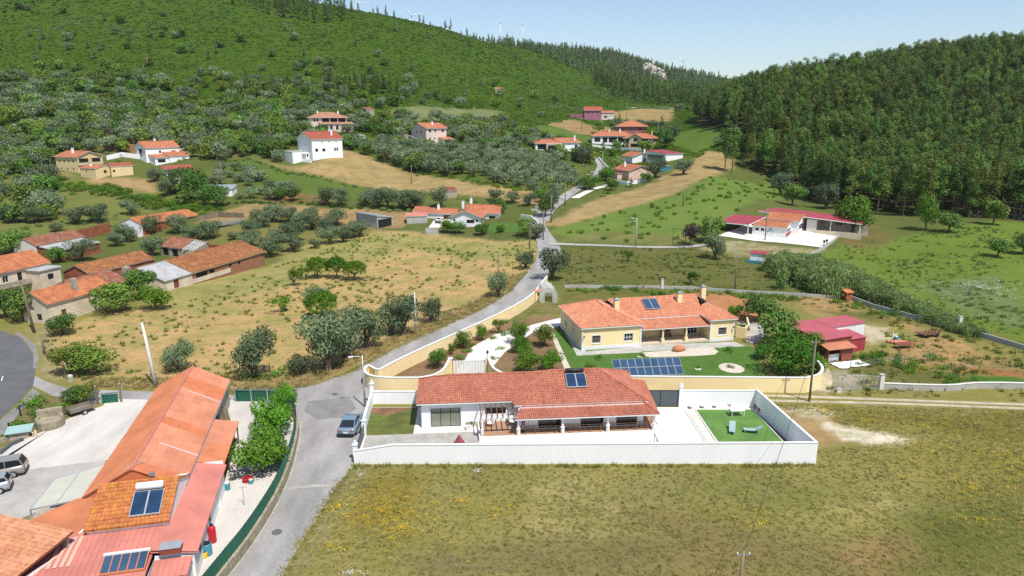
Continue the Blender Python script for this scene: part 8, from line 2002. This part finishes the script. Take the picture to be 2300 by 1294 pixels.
# ---------------------------------------------------------------- poles, lamps and wires
def pole(name, label, base, h, r=.13, m='concrete', arms=1, lamp=False, lean=(0, 0), group='utility poles'):
    o = empty(name, base, 0, label, 'pole', group)
    t = MB(); t.tube([(0, 0, -.3), (lean[0] * .5, lean[1] * .5, h * .5), (lean[0], lean[1], h)], [r * 1.25, r, r * .7], 8); t.build('shaft', m, o, True)
    if arms:
        t = MB(); t.bar((lean[0] - .45, lean[1], h - .35), (lean[0] + .45, lean[1], h - .35), .07); t.build('cross_arm', 'grey_metal', o)
        for x in (-.4, 0, .4): t = MB(); t.lathe([(.04, 0), (.06, .06), (.04, .14)], 8, (lean[0] + x, lean[1], h - .31)); t.build('insulator', 'white_trim', o)
    if lamp:
        t = MB(); t.tube([(0, 0, h - .6), (-.3, -.1, h - .1), (-1.0, -.3, h - .05)], .035, 6); t.build('arm', 'galvanised', o)
        t = MB(); t.box((-1.25, -.37, h - .08), (.55, .2, .12), .28); t.build('lamp_head', 'white_trim', o)
    return o
pA = G(351, 868); pole('concrete_pole', 'tall pale concrete pole behind the orange workshop roof', pA, 8.3, .2, 'pale_concrete', lean=(-.9, .3))
pB = G(78, 748); pole('wooden_pole', 'tall leaning wooden pole at the cream farmhouse corner', pB, 8.4, .17, 'pole_wood', lean=(-1.1, .4))
pC = G(100, 795); pole('short_post', 'stout greenish wooden post at the road bend', pC, 2.6, .16, 'pole_wood', arms=0)
pD = Vector((-17.25, 74.7, 0)); pole('street_lamp', 'galvanised street lamp beside the white corner pier', pD, 6.4, .1, 'galvanised', arms=0, lamp=True)
pE = G(934, 752); pole('concrete_pole', 'concrete pole among the roadside olives', pE, 6.8, .14, 'pale_concrete')
pF = Vector((35.5, 76.2, 0)); pole('wooden_pole', 'weathered pole in front of the yellow wall and figs', pF, 7.8, .12, 'pole_wood')
pG = G(1650, 652); pole('wooden_pole', 'thin dark pole at the low wall behind the yellow house', pG, 7.0, .11, 'pole_wood')
pH = Vector((15.5, 40.5, 0)); pole('wooden_pole', 'pole top rising into the meadow at the bottom edge', pH, 4.7, .12, 'pole_wood', lean=(.1, 0))
pI = G(502, 440); pole('wooden_pole', 'tall thin pole below the white two-storey house', pI, 12, .16, 'pole_wood')
pJ = G(1120, 668); pole('wooden_pole', 'pole in the olive at the field corner', pJ, 8.5, .13, 'pole_wood')
for i, (u, v, h, lp, lb) in enumerate([(1238, 500, 8, False, 'pole by the lane just above the junction'), (1269, 462, 8, False, 'pole by the lane beside the ploughed strip'), (1220, 540, 8, False, 'pole on the left of the junction'), (1190, 560, 7, False, 'pole above the lane-side olives'), (1428, 556, 7.5, True, 'lamp post along the concrete drive'), (1592, 556, 7, False, 'post left of the crimson canopy'), (1534, 463, 7, False, 'thin post in the green slope'), (1718, 540, 8.5, False, 'pole in front of the white hall'), (1353, 380, 8, True, 'lamp at the lane bend by the pink house'), (1306, 297, 15, False, 'pole above the hamlet, left of two'), (1407, 275, 13, False, 'pole above the hamlet, right of two'), (925, 413, 7, False, 'pole standing in the mown hillside field'), (608, 322, 8, False, 'pale pole by the upper lane'), (405, 330, 8, False, 'pale post behind the white house')]):
    pole('street_lamp' if lp else 'utility_pole', lb, G(u, v), h, .13, 'concrete' if lp else 'pole_wood', arms=0 if lp else 1, lamp=lp)
def top(p, h, dx=0.0, dy=0.0): return Vector((p.x + dx, p.y + dy, p.z + h))
wire('overhead_wire', top(pB, 8.1, -1.1, .4), top(pA, 8.0, -.9, .3), 1.4, .018, 'sagging wire from the leaning pole to the concrete pole', group='overhead wires')
wire('overhead_wire', top(pA, 8.0, -.9, .3), top(pE, 6.6), 1.6, .018, 'sagging wire over the dry field to the olive-side pole', group='overhead wires')
wire('overhead_wire', top(pE, 6.6), top(pJ, 8.2), 1.0, .018, 'wire over the dry field edge to the field corner', group='overhead wires')
wire('overhead_wire', top(pD, 6.3), top(pE, 6.5), .9, .016, 'wire from the street lamp across the lane', group='overhead wires')
wire('overhead_wire', top(pF, 7.5), top(pG, 6.8), 1.4, .018, 'wire over the yellow house garden', group='overhead wires')
wire('overhead_wire', top(pF, 7.5), top(pH, 4.5, .1), .8, .02, 'wire crossing the lawn corner to the bottom pole', group='overhead wires')
wire('overhead_wire', top(pB, 8.1, -1.1, .4), Vector((-110, 92, 6.5)), .8, .018, 'wire over the road bend at the left edge', group='overhead wires')

# ---------------------------------------------------------------- stop sign and small roadside things
ss = empty('stop_sign', G(148, 853), R(-20), 'red octagonal STOP sign on a thin post at the side road', 'sign')
m_ = MB(); m_.tube([(0, 0, 0), (0, 0, 2.1)], .03, 8); m_.build('post', 'galvanised', ss)
m_ = MB(); m_.prism([(.42 * math.cos(R(22.5 + 45 * k)), -.03, 2.15 + .42 * math.sin(R(22.5 + 45 * k))) for k in range(8)], (0, -.02, 0)); m_.build('white_border', 'sign_white', ss)
m_ = MB(); m_.prism([(.37 * math.cos(R(22.5 + 45 * k)), -.052, 2.15 + .37 * math.sin(R(22.5 + 45 * k))) for k in range(8)], (0, -.012, 0)); m_.build('face', 'sign_red', ss)
tx = bpy.data.curves.new('lettering', 'FONT'); tx.body = 'STOP'; tx.size = .30; tx.extrude = .004; tx.offset = .006; tx.align_x = 'CENTER'; tx.align_y = 'CENTER'; tx.materials.append(M['sign_white'])
to = link('lettering_curve', tx); bpy.context.view_layer.update()
tm = bpy.data.meshes.new_from_object(to.evaluated_get(bpy.context.evaluated_depsgraph_get())); bpy.data.objects.remove(to)
tl = link('lettering', tm, ss, (0, -.072, 2.15)); tl.rotation_euler = (R(90), 0, 0)
mk = empty('marker_stone', G(160, 858), R(-10), 'grey marker stone with white top beside the stop sign', 'stone')
m_ = MB(); m_.bx(-.22, .22, -.15, .15, 0, .7); m_.build('body', 'concrete', mk); m_ = MB(); m_.bx(-.23, .23, -.16, .16, .7, .95); m_.build('top', 'white_trim', mk)
tg = empty('stone_trough', G(98, 965), R(28), 'round-fronted stone trough with planting at the yard edge', 'trough')
m_ = MB(); m_.lathe([(1.35, 0), (1.4, .9), (1.3, 1.15), (1.05, 1.15), (1.0, .9)], 18, (.6, .6, 0)); m_.build('basin', 'stone', tg); m_ = MB(); m_.bx(-.6, 1.8, 1.2, 1.9, 0, 1.7); m_.build('back_wall', 'stone', tg)
kn = empty('kennel', G(52, 982), R(22), 'low kennel with grey sheet roof by the stone trough', 'kennel')
m_ = MB(); m_.bx(-1.1, .6, -.5, .5, 0, .75); m_.build('wall', 'old_wall', kn); m_ = MB(); m_.prism([(-1.4, -.75, .8), (1.0, -.75, .8), (1.0, .7, 1.1), (-1.4, .7, 1.1)], (0, 0, .05)); m_.build('roof', 'lounger_grey', kn)
bk = empty('concrete_blocks', G(68, 983), R(18), 'pale concrete ring between two short posts at the yard edge', 'blocks')
for x in (-.55, .55): m_ = MB(); m_.bx(x - .1, x + .1, -.08, .08, 0, .75); m_.build('post', 'cream_paint', bk)
m_ = MB(); m_.tube([(.32 * math.cos(t), 0, .38 + .36 * math.sin(t)) for t in np.linspace(0, 6.283, 15)], .07, 6); m_.build('ring', 'cream_paint', bk)
path_wall('yard_kerb', [(p.x, p.y) for p in GP([(0, 1022), (25, 1002), (52, 990)])], .35, .3, 'dark_grey_metal', None, label='dark kerb beam along the foot of the planted bank', cat='kerb')
path_wall('bank_wall', [(p.x, p.y) for p in GP([(-10, 1000), (30, 985), (50, 980)])], .5, .4, 'stone', None, label='rough stone edging below the planted bank', cat='wall')
for i, (u, v) in enumerate(((23, 975), (47, 935))):
    o = empty('railing_post', G(u, v), 0, 'rusty iron post on the planted bank, %s' % ('lower one', 'upper one')[i], 'post'); m_ = MB(); m_.bx(-.06, .06, -.06, .06, 0, 1.3); m_.build('shaft', 'black_metal', o); m_ = MB(); m_.bar((0, 0, 1.2), (.5, .9, 1.2), .04); m_.build('rail', 'black_metal', o)
for u, v, r, lb in ((622, 1196, .42, 'iron manhole cover in the lane, nearest the camera'), (752, 886, .36, 'iron manhole cover at the lane junction by the white wall'), (523, 1076, .4, 'round iron cover in the narrow yard by the fence')):
    p = G(u, v); m_ = MB(); m_.lathe([(r, .035), (r, .05), (r * .9, .055)], 20, (p.x, p.y, 0)); m_.build('manhole_cover', 'dark_asphalt', None, label=lb, cat='cover')
# yard behind the green fence
def barrel(name, label, u, v, r, h, m, lid=None):
    o = empty(name, G(u, v), 0, label, 'barrel'); t = MB(); t.lathe([(r * .92, 0), (r, h * .1), (r, h * .9), (r * .94, h)], 14); t.build('body', m, o, True)
    t = MB(); t.lathe([(r * .8, h), (r * .8, h + .03)], 14); t.build('lid', lid or m, o); return o
barrel('blue_barrel', 'turquoise plastic barrel against the white dwelling wall', 466, 1246, .38, 1.0, 'blue_plastic', 'rubber')
barrel('yellow_bucket', 'yellow bucket beside the turquoise barrel', 460, 1252, .24, .5, 'yellow_plastic', 'rubber')
barrel('blue_bucket', 'pale blue bucket on a red crate by the dwelling wall', 511, 1100, .26, .7, 'blue_plastic', 'white_trim')
gb_ = empty('gas_bottle', G(479, 1218), 0, 'tall red gas bottle against the white dwelling wall', 'gas bottle'); m_ = MB(); m_.lathe([(.26, 0), (.28, .08), (.28, 1.3), (.2, 1.45), (.1, 1.5)], 14); m_.build('body', 'red_plastic', gb_, True); m_ = MB(); m_.lathe([(.12, 1.5), (.12, 1.65)], 10); m_.build('collar', 'black_metal', gb_)
cl_ = empty('clothes_pole', G(549, 1136), 0, 'T-shaped clothes-line pole in the narrow yard', 'pole'); m_ = MB(); m_.tube([(0, 0, 0), (0, 0, 1.8)], .03, 6); m_.build('post', 'galvanised', cl_); m_ = MB(); m_.tube([(-.35, 0, 1.8), (.35, 0, 1.8)], .025, 6); m_.build('bar', 'galvanised', cl_)
sw = empty('hand_cart', G(557, 1082), .3, 'red hand cart with tubular frame under the orange tree', 'cart'); m_ = MB(); m_.bx(-.45, .45, -.3, .3, .3, .45); m_.build('tray', 'red_plastic', sw); m_ = MB(); m_.tube([(-.4, .3, 0), (-.4, .3, 1.6), (.4, .3, 1.6), (.4, .3, 0)], .025, 6); m_.build('frame', 'galvanised', sw)
barrel('red_canister', 'small red canister in front of the hand cart', 553, 1085, .18, .5, 'red_plastic', 'black_metal'); barrel('pale_bucket', 'pale bucket beside the red canister', 564, 1086, .22, .4, 'blue_plastic', 'white_trim')
bn = empty('white_tank', G(598, 925), .4, 'white tank block at the bend of the green fence', 'tank'); m_ = MB(); m_.bx(-.8, .8, -.5, .5, 0, 1.1); m_.build('body', 'white_paint', bn); m_ = MB(); m_.bx(-.85, .85, -.55, .55, 1.1, 1.18); m_.build('lid', 'galvanised', bn)
hs = empty('hose_stand', G(577, 938), 0, 'hose stand with coiled hose in the yard', 'stand'); m_ = MB(); m_.tube([(0, 0, 0), (0, 0, 1.2)], .03, 6); m_.build('post', 'black_metal', hs); m_ = MB(); m_.tube([(.5 * math.cos(t), 0, .9 + .5 * math.sin(t)) for t in np.linspace(0, 6.283, 17)], .025, 5); m_.build('hose', 'lounger_grey', hs)
ho = MB(); ho.tube([(-15.9 + .2 * t + .5 * math.sin(3 * t), 71.2 + .8 * math.cos(2.2 * t), .05) for t in np.linspace(0, 5, 24)], .03, 5); ho.build('garden_hose', 'bright_turf', None, label='green garden hose lying on the villa lawn', cat='hose')

# ---------------------------------------------------------------- walls, fences and gates round the plots
lw = GP([(1268, 646), (1486, 648), (1560, 650), (1650, 657), (1780, 664), (1900, 672)])
path_wall('block_wall', [(p.x, p.y) for p in lw], .55, .22, 'concrete', None, label='low grey block wall behind the yellow house plot', cat='wall')
lw = GP([(1908, 672), (1960, 692), (2050, 716), (2150, 742), (2240, 768), (2330, 795)])
path_wall('block_wall', [(p.x, p.y) for p in lw], .75, .22, 'concrete', None, label='grey block wall between reeds and dry plot on the right', cat='wall')
lw = [Vector((46.3, 80.2, 0)), Vector((54, 79.6, 0)), Vector((61, 80.4, 0)), Vector((85, 78.6, 0))]
path_wall('block_wall', [(p.x, p.y, 0) for p in spline(lw, 4)], .75, .25, 'concrete', 'pale_concrete', label='pale block wall along the dirt track on the right', cat='wall')
for x, y, h, lb in ((46.1, 80.2, 1.9, 'grey concrete pier at the wire gate by the track'), (lw[0].x - 5.9, 79.2, .4, 'stub of pier at the yellow wall end')):
    o = empty('gate_pier', (x, y, 0), 0, lb, 'pier'); m_ = MB(); m_.bx(-.25, .25, -.25, .25, 0, h); m_.build('shaft', 'pale_concrete', o); m_ = MB(); m_.bx(-.29, .29, -.29, .29, h, h + .06); m_.build('cap', 'concrete', o)
for u, v, h, lb in ((1487, 648, 1.9, 'white pier in the low wall behind the yellow house'), (2153, 742, 2.3, 'pale pier in the grey wall below the right meadow'), (1898, 672, 1.6, 'rusty pier where the reeds meet the low wall')):
    o = empty('wall_pier', G(u, v), 0, lb, 'pier'); m_ = MB(); m_.bx(-.25, .25, -.25, .25, -.2, h); m_.build('shaft', 'pale_concrete', o); m_ = MB(); m_.bx(-.3, .3, -.3, .3, h, h + .06); m_.build('cap', 'concrete', o)
wg = empty('wire_gate', (40.6, 80.0, 0), 0, 'wide wire-mesh gate across the dirt track', 'gate')
m_ = MB(); m_.tube([(0, 0, .15), (5.2, .1, .15)], .03, 6); m_.tube([(0, 0, 1.7), (2.6, .05, 1.85), (5.2, .1, 1.7)], .03, 6)
for x in (0, 2.55, 2.65, 5.2): m_.tube([(x, x * .02, .1), (x, x * .02, 1.75)], .03, 6)
m_.build('frame', 'galvanised', wg)
m_ = MB()
for k in range(40): m_.tube([(.13 * k, .0026 * k, .15), (.13 * k, .0026 * k, 1.74)], .006, 3, False)
for k in range(10): m_.tube([(0, 0, .2 + .155 * k), (5.2, .1, .2 + .155 * k)], .006, 3, False)
mo = m_.build('mesh', 'galvanised', wg); mo['kind'] = 'stuff'
def stake_fence(label, pix_, step, h=1.3, wires=2, m='pole_wood', r=.05, world=False):
    pts = [Vector(p) for p in pix_] if world else GP(pix_); o = empty('wire_fence', pts[0], 0, label, 'fence', 'wire fences'); acc = []
    for a, b in zip(pts, pts[1:]):
        k = max(1, int((b - a).length / step))
        for i in range(k): acc.append(a.lerp(b, i / k))
    acc.append(pts[-1])
    for p in acc:
        p.z = gz(p.x, p.y); q = p - o.location; t = MB(); j = (rnd.random() - .5) * .15; t.tube([q - Vector((0, 0, .2)), q + Vector((j, 0, h * (.85 + .3 * rnd.random())))], r, 5); t.build('post', m, o)
    t = MB()
    for w_ in range(wires):
        z = h * (.45 + .45 * w_ / max(1, wires - 1)); t.tube([p - o.location + Vector((0, 0, z)) for p in acc], .008, 3, False)
    t.build('wire', 'grey_metal', o)
stake_fence('wire fence on posts between dry field and lane bank', [(690, 832), (870, 768), (985, 722), (1080, 678), (1130, 650)], 3.2)
stake_fence('post-and-wire fence behind the workshop', [(130, 845), (240, 840), (340, 842), (520, 838), (690, 832)], 4.0)
stake_fence('wire fence along the concrete drive', [(1290, 556), (1400, 560), (1500, 563), (1590, 560)], 4.5, 1.1)
stake_fence('stock fence between the field and the bungalow garden', [(830, 520), (960, 530), (1060, 536), (1190, 545)], 4.0, 1.3, 3)
stake_fence('chicken-wire fence in front of the crimson barn', [(1908, 832), (1960, 826), (2030, 820), (2090, 815)], 2.6, 1.5, 4)
stake_fence('dark posts along the dry plot on the right', [(1980, 705), (2060, 722), (2130, 745)], 4.5, 1.2)
stake_fence('fence posts along the tilled strip at the right edge', [(2120, 828), (2200, 833), (2300, 842)], 4.0, 1.0)
ig = empty('iron_gate', G(1512, 552), R(-60), 'rusty iron gate between tall frames on the concrete drive', 'gate')
for k in range(9): m_ = MB(); m_.bx(k * .45, k * .45 + .05, -.02, .02, .1, 2.0); m_.build('bar', 'wood', ig)
m_ = MB(); m_.bx(0, 4.0, -.03, .03, .15, .25); m_.bx(0, 4.0, -.03, .03, 1.85, 1.95); m_.tube([(-.2, 0, 0), (-.2, 0, 4.5), (4.2, 0, 4.5), (4.2, 0, 0)], .07, 6); m_.build('frame', 'black_metal', ig)
for i, (u, v) in enumerate(((1200, 474), (1208, 468), (1262, 447), (1272, 440), (1300, 415), (1308, 408), (1325, 395), (1332, 388))):
    o = empty('white_culvert', G(u, v), R(-30), 'white culvert head beside the lane, %s from the junction' % ordinal(i), 'culvert', 'culvert heads along the lane'); m_ = MB(); m_.bx(-1, 1, -.3, .3, -.3, .45); m_.build('body', 'white_paint', o); m_ = MB(); m_.bx(-1.1, 1.1, -.4, .4, .45, .52); m_.build('cap', 'pale_concrete', o)
path_wall('lane_wall', [(p.x, p.y) for p in GP([(1345, 358), (1362, 378), (1385, 392)])], 1.2, .25, 'white_paint', None, label='white garden wall along the lane below the hamlet', cat='wall')
path_wall('lane_wall', [(p.x, p.y) for p in GP([(1170, 494), (1192, 497), (1208, 510)])], 1.7, .3, 'white_paint', None, label='white gate wall left of the lane at the junction', cat='wall')
path_wall('garden_wall', [(p.x, p.y) for p in GP([(1330, 330), (1390, 336), (1440, 340)])], 1.3, .3, 'white_paint', None, label='white garden wall below the long glazed house', cat='wall')
# clutter by the crimson barn
for i in range(4):
    p = G(2008 + 9 * i, 770 + 2 * i); m_ = MB(); m_.tube([p + Vector((-1.1, .1 * i, .22)), p + Vector((1.1, .15 * i, .22))], .22, 12); m_.build('clay_pipe', 'terracotta', None, label='orange drain pipe lying on the dry plot, %s from the left' % ordinal(i), cat='pipe', group='drain pipes on the dry plot')
dg = empty('dumped_trailer', G(2083, 755), .3, 'rusty dark trailer frame in the dry plot', 'trailer'); m_ = MB(); m_.bx(-1.6, 1.6, -.8, .8, .45, .6); m_.build('bed', 'wood', dg)
for k in range(5): m_ = MB(); m_.bar((-1.5 + k * .7, -.7, .6), (-1.3 + k * .7, -.75, 1.3), .1); m_.build('stake', 'wood', dg)
for x in (-.9, .9): m_ = MB(); m_.tube([(x, -.95, .3), (x, -.8, .3)], .3, 12); m_.build('wheel', 'rubber', dg)
tb2 = empty('work_table', G(2030, 782), .2, 'board table with red top and blue bucket in the dry plot', 'table'); m_ = MB(); m_.bx(-1.4, 1.4, -.6, .6, .7, .76); m_.build('table_top', 'brown_metal', tb2)
for x in (-1.2, 1.2):
    for y in (-.5, .5): m_ = MB(); m_.bx(x - .04, x + .04, y - .04, y + .04, 0, .7); m_.build('leg', 'wood', tb2)
barrel('blue_drum', 'blue drum behind the board table in the dry plot', 2012, 764, .3, .6, 'blue_plastic', 'white_trim')
ft = empty('film_sheet', G(1908, 820), .3, 'white plastic sheeting spread before the brown lean-to', 'sheet'); rg = np.random.default_rng(5)
m_ = MB(); gx, gy = 12, 7
for j in range(gy):
    for i in range(gx): m_.v.append((-2.4 + 4.8 * i / (gx - 1) + .1 * rg.random(), -1.1 + 2.2 * j / (gy - 1) + .15 * rg.random(), .06 + .16 * rg.random()))
for j in range(gy - 1):
    for i in range(gx - 1): m_.f.append([j * gx + i, j * gx + i + 1, (j + 1) * gx + i + 1, (j + 1) * gx + i]); m_.mi.append(0)
m_.build('film', 'white_paint', ft, True)
bh = empty('brick_hut', G(1902, 674), .3, 'small red brick box with tiled lid beside the reeds', 'hut'); m_ = MB(); m_.bx(-.7, .7, -.6, .6, 0, 1.5); m_.build('wall', 'brick', bh); m_ = MB(); m_.prism([(-.9, -.8, 1.5), (.9, -.8, 1.5), (.9, .8, 1.9), (-.9, .8, 1.9)], (0, 0, .1)); m_.build('roof', 'farm_tile', bh)
# rubble at the farm
for i, (u, v) in enumerate(((322, 527), (330, 530), (316, 532), (380, 535), (325, 523))):
    p = G(u, v); m_ = MB(); rg = np.random.default_rng(i)
    for _ in range(9): m_.box((p.x + rg.normal(0, .8), p.y + rg.normal(0, .8), p.z + .15), (.5, .35, .3), rg.random() * 3)
    o = m_.build('rubble', 'terracotta' if i % 2 else 'pale_concrete', None, label='heap of rubble and broken tiles in the farmyard', kind='stuff')

# ---------------------------------------------------------------- wind turbines and crag on the ridges
def turbine(u, v, d, px, ang, yaw, label):
    p = DY(u, v, d); bl = px * d / FPX; g = gz(p[0], p[1]); hub = p[2]
    o = empty('wind_turbine', (p[0], p[1], g), yaw, label, 'wind turbine', 'wind turbines on the ridges'); z = hub - g
    m_ = MB(); m_.tube([(0, 0, -3), (0, 0, z * .5), (0, 0, z)], [bl * .045, bl * .036, bl * .024], 10); m_.build('tower', 'turbine_white', o, True)
    m_ = MB(); m_.box((0, bl * .03, z + bl * .02), (bl * .08, bl * .22, bl * .08)); m_.build('nacelle', 'turbine_white', o)
    m_ = MB(); m_.ell((0, -bl * .1, z + bl * .02), (bl * .045, bl * .06, bl * .045), 10, 6); m_.build('hub', 'turbine_white', o, True)
    for k in range(3):
        t = R(ang + 120 * k); c_, s_ = math.cos(t), math.sin(t); m_ = MB(); ctr = Vector((0, -bl * .1, z + bl * .02)); dr = Vector((c_, 0, s_)); pr = Vector((-s_, 0, c_))
        sec = [(.03, .035), (.16, .06), (.5, .042), (.85, .022), (1.0, .006)]; vs = []
        for r_, w_ in sec: vs += [ctr + dr * bl * r_ - pr * bl * w_ * .7, ctr + dr * bl * r_ + Vector((0, -bl * .012, 0)), ctr + dr * bl * r_ + pr * bl * w_ * .6, ctr + dr * bl * r_ + Vector((0, bl * .012, 0))]
        fs = [[i * 4 + j, i * 4 + (j + 1) % 4, (i + 1) * 4 + (j + 1) % 4, (i + 1) * 4 + j] for i in range(4) for j in range(4)]
        m_.add(vs, fs); m_.build('blade', 'turbine_white', o)
for q in ((803, 8, 900, 30, 0, .2, 'wind turbine furthest left, its top cut by the picture edge'), (924, 36, 920, 32, 130, .2, 'wind turbine half hidden behind the left ridge'), (1124, 50, 1050, 20, 70, .3, 'wind turbine above the hill shoulder, left of the pair'), (1175, 56, 1080, 18, 100, .8, 'wind turbine above the hill shoulder, right of the pair'), (1467, 133, 1650, 14, 80, .9, 'far wind turbine just left of the distant group'), (1497, 146, 1700, 12, 60, .4, 'distant turbine, first of the group of four'), (1509, 148, 1700, 15, 110, .3, 'distant turbine, second of the group of four'), (1529, 138, 1650, 14, 90, .9, 'distant turbine, third of the group of four'), (1535, 136, 1620, 19, 55, .2, 'distant turbine with steep white blade, last of the group')): turbine(*q)
rg = np.random.default_rng(3)
for j, (u, v, w_) in enumerate(((1450, 166, 7), (1462, 172, 8), (1476, 178, 8), (1484, 186, 6))):
    c = G(u, v); m_ = MB()
    m_.ell((c[0], c[1] - 6, c[2] + 4), (w_, 6, 9), 11, 7); V = np.array(m_.v); V += rg.normal(0, 1.5, V.shape); m_.v = [tuple(p) for p in V]; m_.build('limestone_crag', 'limestone', None, label='pale limestone outcrop on the far ridge, %s from the left' % ordinal(j), cat='rock', group='crags on the far ridge')

# ---------------------------------------------------------------- summer haze
hz = MB(); hz.bx(-2700, 2700, -140, 3500, -12, 330)
hm = bpy.data.materials.new('haze'); hm.use_nodes = True; hn = hm.node_tree; hn.nodes.remove(hn.nodes['Principled BSDF'])
pv_ = hn.nodes.new('ShaderNodeVolumePrincipled'); pv_.inputs['Color'].default_value = (0.80, 0.88, 1.0, 1); pv_.inputs['Density'].default_value = 0.00005; pv_.inputs['Anisotropy'].default_value = 0.2
hn.links.new(pv_.outputs[0], hn.nodes['Material Output'].inputs['Volume']); M['haze'] = hm
hz.build('haze', 'haze', None, label='thin summer haze over the valley', kind='stuff')
